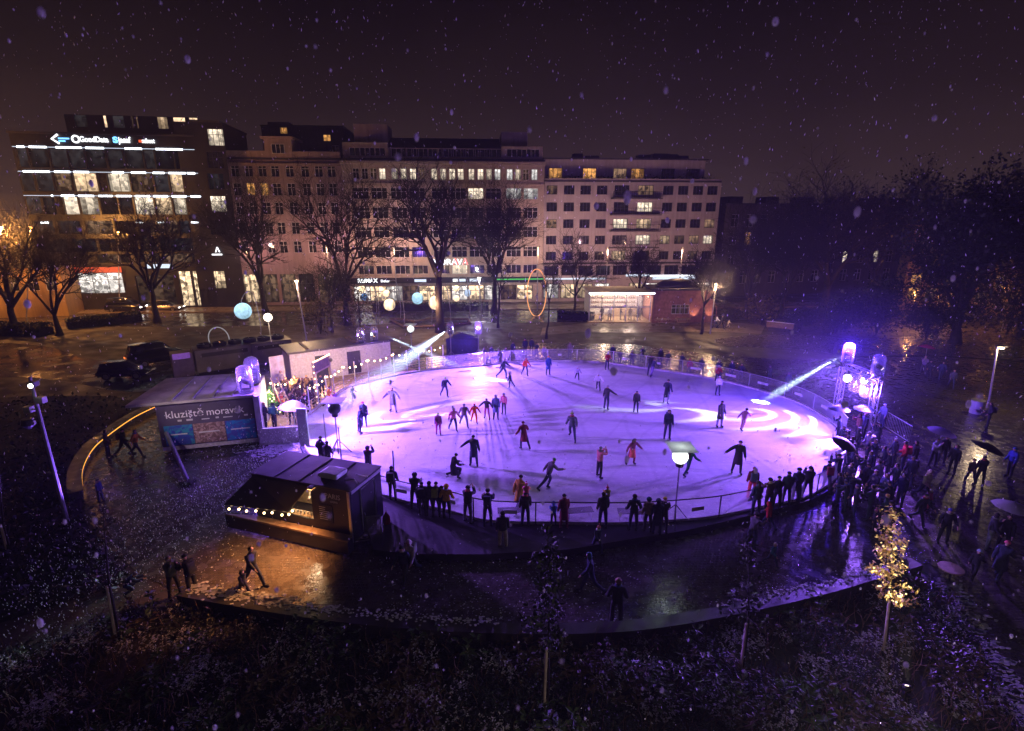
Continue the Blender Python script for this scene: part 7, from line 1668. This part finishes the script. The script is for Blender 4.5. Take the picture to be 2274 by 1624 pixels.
# people walking and standing on the wet plaza
W_ = [
 ('man in dark clothes striding over the orange-lit wet paving', 551, 1210, BLACK, NAVY, 'walk', 110, 1.85, HB, 'adult', ()),
 ('child walking beside the striding man on the wet paving', 533, 1264, DK, BLACK, 'walk', 110, 1.2, ho(DK), 'child', ()),
 ('stroller with a pale hood and lilac-lit jacket near the end of the trailer', 909, 1195, (.42, .38, .42), NAVY, 'walk2', -160, 1.8, ho((.6, .52, .5)), 'adult', (('backpack', (.4, .36, .42)),)),
 ('dark companion walking beside the pale hood', 893, 1207, NAVY, BLACK, 'walk', -165, 1.75, BB, 'adult', ()),
 ('dark figure in a hood walking past the middle of the plaza', 1314, 1226, (.025, .03, .07), NAVY, 'walk2', -90, 1.8, ho((.02, .10, .12)), 'adult', ()),
 ('bareheaded man in a black jacket standing near the curved bench', 1374, 1284, BLACK, BLACK, 'pockets', 10, 1.9, ('hair', (.35, .22, .17)), 'adult', ()),
 ('child with a pink bobble hat and pale scarf below the deck', 1328, 1163, (.06, .08, .14), NAVY, 'walk', 150, 1.35, ('pom', (.8, .16, .2)), 'child', (('scarf', WHITE),)),
 ('person in a grey coat bending over a phone near the bench end', 372, 1233, (.10, .11, .10), BLACK, 'phone', 120, 1.75, ('hair', (.2, .17, .15)), 'adult', ()),
 ('person in black turned to the grey coat near the bench end', 413, 1231, BLACK, BLACK, 'lean', -60, 1.75, BB, 'adult', (('backpack', DK),)),
 ('child in a dark blue snowsuit crouching by the planting', 272, 1275, (.02, .03, .10), (.02, .03, .10), 'crouch', 60, 1.3, ('beanie', (.10, .08, .2)), 'child', ()),
 ('figure in brown at the curved bench with the orange strip', 229, 954, BROWN, BLACK, 'stand', 60, 1.75, HB, 'adult', ()),
 ('dark figure in the middle of the trio by the orange strip', 266, 951, BLACK, BLACK, 'walk', 80, 1.75, BB, 'adult', ()),
 ('figure in an orange jacket walking by the banner cabin', 294, 953, (.45, .16, .02), BLACK, 'walk2', 80, 1.75, HB, 'adult', ()),
 ('child in blue standing alone on the dark side of the plaza', 213, 1062, (.03, .04, .14), NAVY, 'stand', 90, 1.25, BB, 'child', ()),
 ('child in a red hooded jacket running beside the near rail', 1712, 1115, (.62, .03, .05), NAVY, 'walk', -30, 1.35, ho((.62, .03, .05)), 'child', ()),
 ('adult in grey bending to the child in red', 1677, 1138, (.11, .10, .13), NAVY, 'lean', 60, 1.65, HB, 'adult', ()),
 ('small child in teal walking on the open plaza', 1720, 1202, (.02, .10, .14), NAVY, 'walk', 150, 1.15, ('beanie', CREAM), 'child', ()),
 ('distant stroller in white by the street lamp of the hut', 1592, 699, WHITE, NAVY, 'walk', 90, 1.75, BB, 'adult', ()),
 ('distant dark stroller between two pale ones by the hut', 1604, 700, BLACK, BLACK, 'walk2', 90, 1.75, BB, 'adult', ()),
 ('distant child in pale clothes on the path by the hut', 1619, 708, CREAM, CREAM, 'walk', 90, 1.2, BB, 'child', ()),
]
for lb, x, y, j, t_, po, hd, h_, ht, ag, ex in W_: person(lb, x, y, j, t_, po, hd, 'head', .02, h_, ht, ag, ex, ST)
# the crowd beside the truss and on the side plaza
C_ = [
 ('figure under the first white umbrella by the truss', 1868, 921, NAVY, NAVY, 'hold', -60, 1.75, HB, 'adult', ()),
 ('person in a rose jacket under the umbrellas by the truss', 1913, 917, (.50, .20, .22), NAVY, 'hold', -80, 1.8, HB, 'adult', ()),
 ('person right behind the rose jacket by the truss', 1926, 916, (.06, .05, .14), NAVY, 'stand', -90, 1.7, ('hair', (.2, .1, .08)), 'adult', ()),
 ('person in a white hat behind the crowd barrier', 1968, 895, (.12, .13, .2), NAVY, 'stand', -100, 1.7, ('beanie', WHITE), 'adult', ()),
 ('pale-faced dark spectator at the tip of the ice', 1901, 983, NAVY, NAVY, 'stand', -70, 1.75, ('hair', (.15, .1, .1)), 'adult', ()),
 ('spectator in a pale lilac jacket behind the truss foot', 1935, 957, (.32, .30, .42), NAVY, 'stand', -80, 1.75, ('beanie', (.3, .28, .36)), 'adult', (('backpack', (.3, .28, .4)),)),
 ('dark spectator in front of the red jacket', 1969, 989, NAVY, NAVY, 'stand', -70, 1.7, HB, 'adult', ()),
 ('spectator with a white bobble hat beside the red jacket', 1994, 972, NAVY, NAVY, 'stand', -80, 1.7, ('pom', WHITE), 'adult', ()),
 ('person in a bright red puffer jacket in the crowd', 2016, 979, (.75, .04, .06), NAVY, 'pockets', -60, 1.8, HB, 'adult', (('backpack', (.75, .04, .06)),)),
 ('dark figure behind the bright red puffer jacket', 2040, 978, BLACK, BLACK, 'stand', -80, 1.75, HB, 'adult', ()),
 ('person in a pale jacket under the lilac umbrella', 2084, 971, (.35, .33, .40), DK, 'hold', 170, 1.75, HB, 'adult', ()),
 ('dark companion under the lilac umbrella', 2104, 966, BLACK, BLACK, 'stand', -170, 1.75, BB, 'adult', ()),
 ('long-haired person in black facing the lilac umbrella', 2128, 986, BLACK, BLACK, 'stand', -120, 1.75, LH, 'adult', ()),
 ('person with a lit face in the dark middle of the crowd', 1924, 1011, NAVY, NAVY, 'phone', -60, 1.7, HB, 'adult', ()),
 ('dark spectator with pale face at the back of the rail row', 1870, 1049, NAVY, NAVY, 'stand', -50, 1.65, HB, 'adult', ()),
 ('child with a pale orange cap in the dark crowd', 1915, 1043, NAVY, NAVY, 'stand', -60, 1.3, ('beanie', (.6, .35, .28)), 'child', ()),
 ('person in a lilac-grey coat in the dark crowd', 1960, 1021, (.25, .22, .34), NAVY, 'walk', -60, 1.75, HB, 'adult', (('skirt',),)),
 ('dark spectator with a patterned scarf in the crowd', 1997, 1027, NAVY, NAVY, 'stand', -80, 1.7, HB, 'adult', (('scarf', (.4, .2, .3)),)),
 ('tall person in a blue-violet coat at the edge of the crowd', 1974, 1050, (.12, .10, .34), (.10, .08, .24), 'stand', -110, 1.8, ('hair', (.2, .1, .1)), 'adult', (('skirt',),)),
 ('person in a cream hooded jacket on the side plaza', 2064, 1041, CREAM, NAVY, 'walk', 170, 1.75, ho(CREAM), 'adult', (('scarf', BEIGE),)),
 ('child in a pink jacket carried at the side plaza', 2068, 1084, PINKC, PINKC, 'stand', 160, 1.15, ('beanie', WHITE), 'child', ()),
 ('dark parent bending beside the child in pink', 2056, 1092, (.03, .04, .07), NAVY, 'walk2', 160, 1.7, BB, 'adult', ()),
 ('person with a golden hat behind the golden tree', 1976, 1096, (.03, .06, .07), BLACK, 'stand', -60, 1.65, ('beanie', (.55, .36, .06)), 'adult', ()),
 ('small child in a pink hat by the golden hat', 1949, 1130, (.05, .03, .06), BLACK, 'stand', -60, 1.1, ('pom', (.75, .2, .35)), 'child', ()),
 ('dark figure pushing a pram behind the golden tree', 1990, 1112, BLACK, BLACK, 'lean', -60, 1.6, BB, 'adult', ()),
 ('dark figure in a blue cap on the side plaza', 2112, 1126, BLACK, BLACK, 'pockets', 200, 1.7, ('beanie', (.06, .06, .3)), 'adult', ()),
 ('person in light trousers under the white umbrella at the picture edge', 2214, 1137, BLACK, (.20, .22, .22), 'stand', 120, 1.75, HB, 'adult', (('scarf', (.3, .3, .3)),)),
 ('person in black under the white umbrella at the picture edge', 2246, 1142, BLACK, BLACK, 'hold', -120, 1.75, HB, 'adult', ()),
 ('child with a pale blue hat walking on the lower side plaza', 2176, 1219, BLACK, BLACK, 'walk', 60, 1.3, ('beanie', (.35, .5, .65)), 'child', ()),
 ('adult in a navy coat with a pink hat walking on the lower side plaza', 2238, 1200, NAVY, NAVY, 'walk', 60, 1.75, ('beanie', (.7, .14, .2)), 'adult', (('skirt',),)),
 ('child with an olive hat under the black umbrella', 2167, 1018, OLIVE, BLACK, 'walk', 20, 1.4, ('beanie', (.3, .28, .05)), 'child', ()),
 ('person under the black umbrella by the lamp reflection', 2190, 1011, BLACK, BLACK, 'hold', 20, 1.7, BB, 'adult', ()),
 ('person in a blue jacket at the edge of the side plaza', 2258, 992, (.04, .06, .30), BLACK, 'stand', -90, 1.75, ('beanie', BLUE), 'adult', ()),
 ('person under the pink umbrella on the far side plaza', 2057, 789, (.30, .22, .35), DK, 'hold', -150, 1.75, HB, 'adult', ()),
 ('dark companion of the pink umbrella', 2069, 798, BLACK, BLACK, 'walk', -150, 1.75, BB, 'adult', ()),
 ('dark walker following the pink umbrella', 2097, 801, (.03, .04, .10), NAVY, 'walk2', -150, 1.75, BB, 'adult', ()),
 ('last dark walker on the far side plaza', 2121, 819, (.08, .07, .14), NAVY, 'walk', -150, 1.7, HB, 'adult', ()),
 ('person with a bag standing by the white litter barrel', 2206, 893, BLACK, BLACK, 'pockets', -60, 1.75, HB, 'adult', (('backpack', DK),)),
 ('child in a tan cap seated by the street lamp', 2195, 905, DK, DK, 'crouch', -60, 1.3, ('beanie', BEIGE), 'child', ()),
 ('spectator in red behind the far rail near the truss', 1533, 795, (.55, .02, .07), NAVY, 'stand', 180, 1.6, ('beanie', RED), 'adult', ()),
 ('spectator in a red jacket and pale hat behind the far rail', 1596, 809, (.55, .03, .06), NAVY, 'lean', 180, 1.7, ('beanie', CREAM), 'adult', ()),
 ('tallest dark spectator behind the far rail by the violet lamp', 1166, 750, NAVY, NAVY, 'stand', 175, 1.8, BB, 'adult', ()),
 ('dark spectator beside the tallest one behind the far rail', 1181, 750, NAVY, NAVY, 'stand', 185, 1.75, BB, 'adult', ()),
 ('stooping dark spectator in the group behind the far rail', 1192, 759, NAVY, NAVY, 'lean', 180, 1.65, BB, 'adult', ()),
 ('dark spectator standing apart behind the far rail near the violet lamp', 1139, 758, NAVY, NAVY, 'stand', 180, 1.6, BB, 'adult', ()),
 ('spectator in a pale hooded jacket behind the far rail', 1266, 759, (.30, .26, .22), NAVY, 'stand', 190, 1.65, ho((.35, .3, .26)), 'adult', ()),
 ('dark spectator behind the red and white skater at the far rail', 1362, 765, NAVY, NAVY, 'stand', 185, 1.7, BB, 'adult', ()),
 ('spectator in violet-lit white top in the group behind the far rail', 1209, 766, (.4, .36, .45), NAVY, 'stand', 180, 1.5, BB, 'adult', ()),
]
for lb, x, y, j, t_, po, hd, h_, ht, ag, ex in C_: person(lb, x, y, j, t_, po, hd, 'head', .02, h_, ht, ag, ex, CR)
# crowd members nothing tells apart
rg = random.Random(77)
dark_cols = [NAVY, BLACK, (.02, .02, .06), (.03, .03, .08), (.04, .035, .07)]
for x, y in ((1886, 955), (1896, 968), (1912, 948), (1947, 975), (1885, 1000), (1906, 1003), (1940, 1001), (1895, 1026), (1933, 1028), (1950, 1043), (1887, 1066), (1908, 1075), (1980, 1002), (1899, 1049), (1985, 1068), (1942, 1075), (2012, 1050), (2032, 1012), (1878, 944), (1957, 940)):
    person('dark-clad spectator standing in the dense crowd by the truss', x, y, rg.choice(dark_cols), NAVY, rg.choice(['stand', 'pockets', 'lean', 'phone', 'stand']), rg.uniform(-110, -40), 'head', .02, rg.uniform(1.58, 1.82), rg.choice([BB, HB, ho(NAVY), ('beanie', (.1, .08, .16)), ('hair', (.12, .08, .07))]), 'adult', (), 'dark spectators massed by the truss')
for x in range(1380, 1760, 22):
    yy = 772+max(0, (x-1440))*.155
    if rg.random() < .72: person('dark-clad spectator standing behind the far rail of the ice', x+rg.uniform(-5, 5), yy+rg.uniform(-4, 6), rg.choice(dark_cols), NAVY, rg.choice(['stand', 'lean', 'pockets']), rg.uniform(160, 215), 'head', .02, rg.uniform(1.45, 1.78), rg.choice([BB, HB, ('beanie', (.2, .15, .25))]), 'adult', (), 'dark spectators behind the far rail')
for x, y in ((1076, 771), (1092, 768), (1108, 774), (1124, 770)): person('dark-clad spectator in the violet glare behind the far rail', x, y, NAVY, NAVY, 'stand', 180, 'head', .02, 1.65, BB, 'adult', (), 'dark spectators in the violet glare')
# terrace guests
T_ = [
 ('guest in a dark jacket at the terrace corner beside the cabin post', 583, 893, BLACK, BLACK, 'stand', 30, 1.75, ('hair', (.25, .13, .07)), 'adult', ()),
 ('guest in a green jacket below the decorated conifer', 604, 894, (.02, .10, .08), BLACK, 'stand', 20, 1.75, HB, 'adult', (('backpack', (.02, .12, .10)),)),
 ('person in an orange jacket stepping through the entrance gate', 729, 856, (.75, .22, .03), NAVY, 'walk', 100, 1.75, ('hair', (.25, .1, .05)), 'adult', ()),
 ('child in purple at the foot of the entrance gate', 741, 868, (.30, .05, .40), NAVY, 'walk', 120, 1.35, ('beanie', MAG), 'child', ()),
 ('guest in red behind the leaning ladder', 618, 868, (.6, .06, .04), BLACK, 'stand', 160, 1.7, HB, 'adult', ()),
 ('guest under the violet banner at the back of the terrace', 622, 822, (.3, .25, .4), NAVY, 'stand', 170, 1.75, HB, 'adult', ()),
 ('dark guest under the big white parasol', 668, 905, NAVY, BLACK, 'stand', 60, 1.7, BB, 'adult', ()),
]
for lb, x, y, j, t_, po, hd, h_, ht, ag, ex in T_: person(lb, x, y, j, t_, po, hd, 'head', .17, h_, ht, ag, ex, 'guests on the terrace')
for x, y in ((632, 836), (644, 840), (655, 832), (668, 838), (680, 832), (692, 838), (640, 872), (652, 868), (664, 876), (676, 868), (688, 862), (646, 888), (660, 856), (700, 846), (634, 858), (712, 832)):
    person('dark-clad guest in the crowd behind the terrace bulbs', x+rg.uniform(-3, 3), y, rg.choice([BROWN, BLACK, DK, NAVY, (.10, .06, .05)]), BLACK, rg.choice(['stand', 'pockets', 'lean', 'hold']), rg.uniform(60, 240), 'head', .17, rg.uniform(1.6, 1.8), rg.choice([BB, HB, ('hair', (.2, .12, .07)), ('beanie', (.2, .1, .08))]), 'adult', (), 'guests behind the terrace bulbs')
# vendor in the serving window, people in the pavilion
g = pq.w(x_hatch-.55, .95, 0); o = person('vendor in a white shirt working behind the trailer counter', 0, 0, (.75, .72, .68), DK, 'lean', 180, 'foot', .5, 1.72, ('hair', (.3, .12, .04)), 'adult', (), None); o.location = (g.x, g.y, .55)
for i, (s_, yy, c, lb) in enumerate(((.36, .9, (.6, .6, .62), 'guest in white inside the lit pavilion near the dark post'), (.55, 1.3, BLACK, 'dark guest at the middle of the lit pavilion'), (.70, .9, BROWN, 'guest in brown at the counter of the lit pavilion'), (.25, 1.6, DK, 'dark guest at the open end of the lit pavilion'), (.86, 1.2, (.2, .1, .1), 'guest in dull red inside the lit pavilion by the hut'))):
    g = pp.w(pp.len*s_, yy, 0); o = person(lb, 0, 0, c, DK, 'stand', [180, 90, 0, 220, 160][i], 'foot', .1, 1.74, HB, 'adult', (), 'guests in the pavilion'); o.location = (g.x, g.y, .1)
# umbrellas held by people
def brolly(label, px, py, hx, hy, hh, cm, r_=.58, tilt=(0, 0)):
    g = G(hx, hy, .02+hh); parasol(px, py, (g.x, g.y, 1.05), label, cm, r_, tilt, 'umbrella', 'umbrella', 'umbrellas held by people', .22, 8, True)
brolly('white-edged umbrella at the tip of the ice by the truss', 1865, 901, 1868, 921, 1.75, M['brolly_navy'], .60)
brolly('second white-edged umbrella over the rose jacket', 1920, 901, 1916, 917, 1.8, M['brolly_navy'], .58)
brolly('dark umbrella tilted over the rail at the tip of the ice', 1880, 979, 1886, 1000, 1.75, M['brolly_black'], .62, (R(18), R(14)))
brolly('pale lilac umbrella on the side plaza', 2095, 952, 2088, 971, 1.75, M['brolly_lilac'], .68, (R(6), R(8)))
brolly('black umbrella beside the lamp reflection on the side plaza', 2199, 986, 2190, 1011, 1.7, M['brolly_black'], .72, (R(10), R(16)))
brolly('white umbrella over the couple at the picture edge', 2254, 1117, 2246, 1142, 1.75, M['brolly_white'], .70, (0, R(4)))
brolly('pink umbrella on the far side plaza', 2060, 766, 2057, 789, 1.75, M['brolly_pink'], .62, (0, R(6)))
# ------------------------------------------------------------------ planting below the plaza, young trees, falling snow
front = [G(*p) for p in [(418, 1345), (560, 1368), (700, 1390), (850, 1408), (1000, 1420), (1200, 1427), (1400, 1419), (1600, 1388), (1800, 1343), (1950, 1300), (2020, 1280), (2095, 1300), (2145, 1392), (2215, 1520), (2330, 1730), (2274, 1900), (-200, 1900), (-200, 1500), (120, 1420), (300, 1350)]]
sheet('planting_bed', front, .018, M['soil'])
inb = in_poly(front)
rg = random.Random(5)
def bed(name, label, n, size, m, hlo, hhi, clump, seed, cut=.0):
    rg = random.Random(seed); mb = MB(); c = 0
    while c < n:
        x = rg.uniform(-80, 2350); y = rg.uniform(1290, 1780); p = G(x, y)
        q = mnoise.noise(Vector((p.x*clump, p.y*clump, seed)))
        if q < cut+rg.uniform(-.12, .12) or not inb(p): continue
        h_ = rg.uniform(hlo, hhi)*(.55+max(0, q)*1.2); st = Vector((p.x, p.y, 0)); tip = st+Vector((rg.gauss(0, .14), rg.gauss(0, .14), h_))
        for k_ in range(rg.randint(4, 8)):
            u_ = rg.uniform(.35, 1.0); a_ = rg.random()*6.28; el = rg.uniform(-.2, .5); d = Vector((math.cos(a_), math.sin(a_), el)).normalized(); s_ = size*rg.uniform(.6, 1.4); b_ = st.lerp(tip, u_); w_ = d.cross(Vector((0, 0, 1))).normalized()*s_*.26
            mid = b_+d*s_*.5+Vector((0, 0, s_*.08)); e_ = b_+d*s_-Vector((0, 0, s_*.12)); mb.quad(b_, mid-w_, e_, mid+w_)
        c += 1
    return tag(mb.build(name, m), label, 'ground cover', kind='stuff')
bed('ground_cover', 'dark low leafy ground cover filling the planting bed', 17000, .095, mat('dark_ground_cover', (.014, .022, .011), .55, var=.5, scale=3), .12, .42, .55, 1, -.15)
bed('ground_cover', 'snow-dusted grey leaves among the dark ground cover', 5200, .068, M['snow_leaf'], .2, .5, .9, 2, .06)
tw = MB(); rt = random.Random(8); c = 0
while c < 2600:
    p = G(rt.uniform(-80, 2350), rt.uniform(1290, 1780))
    if not inb(p): c += .01; continue
    q = p+Vector((rt.gauss(0, .2), rt.gauss(0, .2), rt.uniform(.25, .75))); tw.tube([p, p.lerp(q, .55)+Vector((rt.gauss(0, .05), rt.gauss(0, .05), .03)), q], [.010, .008, .004], 3, False); c += 1
tag(tw.build('ground_cover', M['wood']), 'thin dry twigs standing among the leaves of the planting bed', 'ground cover', kind='stuff')
bed('ground_cover', 'withered brown stems in the planting bed', 900, .2, M['leaf_brown'], .3, .7, .5, 3, .12)
bed('ground_cover', 'fresh green tufts in the planting bed', 500, .22, M['leaf_green'], .3, .7, .45, 4, .2)
# left planting between service road and plaza
lb_ = [G(*p) for p in [(-250, 900), (60, 880), (250, 880), (345, 905), (240, 970), (200, 1010), (176, 1060), (178, 1130), (215, 1210), (300, 1290), (-300, 1480)]]
sheet('planting_bed', lb_, .017, M['soil']); inl = in_poly(lb_); rgl = random.Random(9); mb = MB(); c = 0
while c < 5200:
    x = rgl.uniform(-200, 345); y = rgl.uniform(880, 1400); p = G(x, y)
    if not inl(p): c += .02; continue
    leaf_cloud(mb, [(p.x+rgl.gauss(0, .2), p.y+rgl.gauss(0, .2), abs(rgl.gauss(.12, .18)))], .11); c += 1
tag(mb.build('ground_cover', M['leaf_dark']), 'dark ground cover between the service road and the curved bench', 'ground cover', kind='stuff')
mb = MB()
for _ in range(1100):
    x = rgl.uniform(-60, 345); y = rgl.uniform(880, 1250); p = G(x, y)
    if inl(p): leaf_cloud(mb, [(p.x, p.y, rgl.uniform(.15, .4))], .07)
tag(mb.build('ground_cover', M['leaf_brown']), 'withered leaves on the dark bed by the curved bench', 'ground cover', kind='stuff')
# young staked trees
def young_tree(label, bx, by, sx_, sy_, topy, half, leaf_m, n, seed, stake=True, leaf=.10, gaps=1.0):
    rg = random.Random(seed); g = G(bx, by); st = AT(sx_, sy_, g.y-.0); tp_ = AT(sx_+(sx_-bx)*.4, topy, g.y)
    t = thing('young_tree', label, 'tree', g, 0, 'young staked trees in the planting'); q = MB(); top = tp_-g; sk_ = st-g
    q.tube([(0, 0, 0), sk_*.5, sk_], [.045, .042, .04], 7); q.build('stake', M['stake'], t)
    q = MB(); q.smooth = True; off = Vector((.10, .05, 0)); q.tube([off, sk_+off*.6, sk_.lerp(top, .5)+Vector((.03, 0, 0)), top], [.04, .034, .022, .008], 7); q.build('trunk', M['bark'], t)
    br = MB(); lf = MB(); zc = g.y*CP+(H-2)*SP; rad = half/FPX*zc
    for i in range(34):
        u_ = (i+.5)/34; b_ = sk_.lerp(top, u_*.97); a_ = i*2.4+rg.uniform(-.5, .5); ln = rad*(1.05-u_*.82)*rg.uniform(.55, 1.1); e_ = b_+Vector((math.cos(a_)*ln, math.sin(a_)*ln, ln*rg.uniform(-.1, .5))); br.tube([b_, b_.lerp(e_, .5)+Vector((0, 0, .05)), e_], [.014, .01, .005], 4)
        if rg.random() > gaps: continue
        for k_ in range(int(n*ln/rad*rg.uniform(.5, 1.4)/34)+2):
            f_ = rg.uniform(.3, 1.08); c = b_.lerp(e_, f_); leaf_cloud(lf, [c+Vector((rg.gauss(0, .10), rg.gauss(0, .10), rg.gauss(0, .09)))], leaf, .4)
    br.build('branches', M['twig'], t); lf.build('crown', leaf_m, t); return t
gt = young_tree('young tree full of golden leaves standing lit at the planted corner', 1962, 1446, 1975, 1335, 1125, 47, M['leaf_yellow'], 2700, 3, leaf=.055, gaps=.85)
young_tree('young dark tree with a few green leaves in the middle of the bed', 1208, 1574, 1214, 1432, 1165, 52, M['leaf_dark'], 1900, 4, leaf=.07, gaps=.85)
young_tree('nearly bare young tree on a pale stake between the middle and golden trees', 1644, 1492, 1658, 1385, 1175, 50, M['leaf_dark'], 420, 5, leaf=.08, gaps=.6)
young_tree('young bare tree on a violet-lit stake at the lower corner of the plaza', 258, 1425, 237, 1302, 1130, 42, M['leaf_brown'], 160, 6, leaf=.07, gaps=.4)
young_tree('pale stake with a bare sapling at the dark edge of the left bed', 16, 1225, 2, 1165, 1010, 30, M['leaf_brown'], 90, 7, leaf=.07, gaps=.4)
gm = G(1225, 1480); mb = MB()
# floodlight assumed in the bed, its fixture unseen, to light the golden tree
g = G(2010, 1545); t = thing('assumed_ground_spot', 'assumed small black ground spotlight aimed at the golden tree', 'spotlight', g); q = MB(); q.lathe([(.12, 0), (.12, .05), (.03, .07), (.03, .2)], 12); q.build('base', M['black'], t)
hd_ = MB(); hd_.smooth = True; hd_.lathe([(.04, -.14), (.10, -.1), (.12, .06)], 12); ho_ = hd_.build('housing', M['black'], t); ho_.location = (0, 0, .28); tgt_ = AT(1985, 1225, G(1962, 1446).y); ho_.rotation_euler = (tgt_-Vector((g.x, g.y, .28))).to_track_quat('Z', 'Y').to_euler()
q = MB(); q.lathe([(.105, .0), (.001, .02)], 12); lo_ = q.build('lens', emis('assumed_spot_lens', (1, .85, .6), 3), ho_); lo_.location = (0, 0, .05)
light('SPOT', Vector((g.x, g.y, .45)), 2100, (1, .88, .68), .05, None, tgt_, R(34), .5)
# falling snow: small ragged flakes everywhere in the air, extra flakes packed along the lamp beam to show its light
sn = MB(); rs = random.Random(21)
def flake(p, s, near=False):
    if near: sn.ball(p, s, 6, 5, (1, 1, rs.uniform(1.1, 2.0))); return
    ax = Vector((rs.gauss(0, .35), rs.gauss(0, .35), 1)).normalized(); a = ax.cross(Vector((1, .3, 0))).normalized(); b = ax.cross(a); e = rs.uniform(1.2, 2.6)
    n = len(sn.v); sn.v += [p+ax*s*e, p-ax*s*e*.8, p+a*s*.6, p-a*s*.55, p+b*s*.6, p-b*s*.5]
    for f_ in ((0, 2, 4), (0, 4, 3), (0, 3, 5), (0, 5, 2), (1, 4, 2), (1, 3, 4), (1, 5, 3), (1, 2, 5)): sn.face([n+i for i in f_])
sn.smooth = True
for _ in range(6500):
    r_ = ray(rs.uniform(-60, 2334), rs.uniform(-20, 1640)); d_ = rs.uniform(6, 52)**.5*rs.uniform(6, 52)**.5; p = Vector((0, 0, H))+r_*d_
    if p.z > .1 and p.y < 62: flake(p, min(.034, max(.007, .00095*d_))*rs.choice([.5, .7, .9, 1.2, 1.8]))
c = 0
while c < 420:
    px, py, d_ = rs.uniform(0, 2274), rs.uniform(0, 1624), rs.uniform(2.2, 9); r_ = ray(px, py); p = Vector((0, 0, H))+r_*d_
    if p.z > .5: flake(p, rs.choice([.004, .006, .009, .014])*rs.uniform(.7, 1.3), True); c += 1
for _ in range(34): flake(Vector((0, 0, H))+ray(rs.uniform(0, 2274), rs.uniform(0, 1624))*rs.uniform(1.3, 3.6), rs.uniform(.005, .010), True)
a_ = B2L; b_ = G(60, 1400, .8); ln_ = (b_-a_).length
for _ in range(5600):
    u_ = .38+.66*rs.random()**.8; c_ = a_.lerp(b_, u_); w_ = ln_*u_*math.tan(R(5.5))*.45; flake(c_+Vector((rs.gauss(0, w_), rs.gauss(0, w_), rs.gauss(0, w_)*.8)), rs.uniform(.012, .026))
sn.v = [v if v.z > .02 else Vector((v.x, v.y, .02)) for v in sn.v]
tag(sn.build('falling_snow', M['flake']), 'snowflakes falling through the whole scene', 'snow', kind='stuff')

# street lamp assumed out of view, added to light the planting and snowflakes
g = Vector((5.2, 6.3, 0)); t = thing('street_lamp', 'added unseen street lamp at the near end of the planting bed', 'street lamp', g, 0, 'street lamps'); q = MB(); q.tube([(0, 0, 0), (0, 0, .8), (0, 0, 4.6)], [.09, .075, .05], 8); q.build('pole', M['pole'], t); q = MB(); q.lathe([(.05, 4.55), (.16, 4.62), (.16, 4.68), (.05, 4.7)], 14); q.build('collar', M['frame_dark'], t); q = MB(); q.smooth = True; q.ball((0, 0, 4.9), .2, 14, 10); q.build('lens', emis('added_near_lamp_lens', (1, .82, .7), 5), t)
light('POINT', (5.2, 6.05, 5.0), 620, (1, .80, .72), .15)
# ------------------------------------------------------------------ the damp, snowy air of the whole place
if HAZE:
    hz = MB(); hz.box(-95, -6, -1, 95, 108, 29)
    mt, nt, out = new_mat('night_haze'); v = N(nt, 'ShaderNodeVolumePrincipled')
    v.inputs['Color'].default_value = (.85, .85, .92, 1); v.inputs['Density'].default_value = .0006; v.inputs['Anisotropy'].default_value = .15
    L(nt, v.outputs[0], out.inputs['Volume'])
    o = hz.build('haze', mt); o['kind'] = 'stuff'
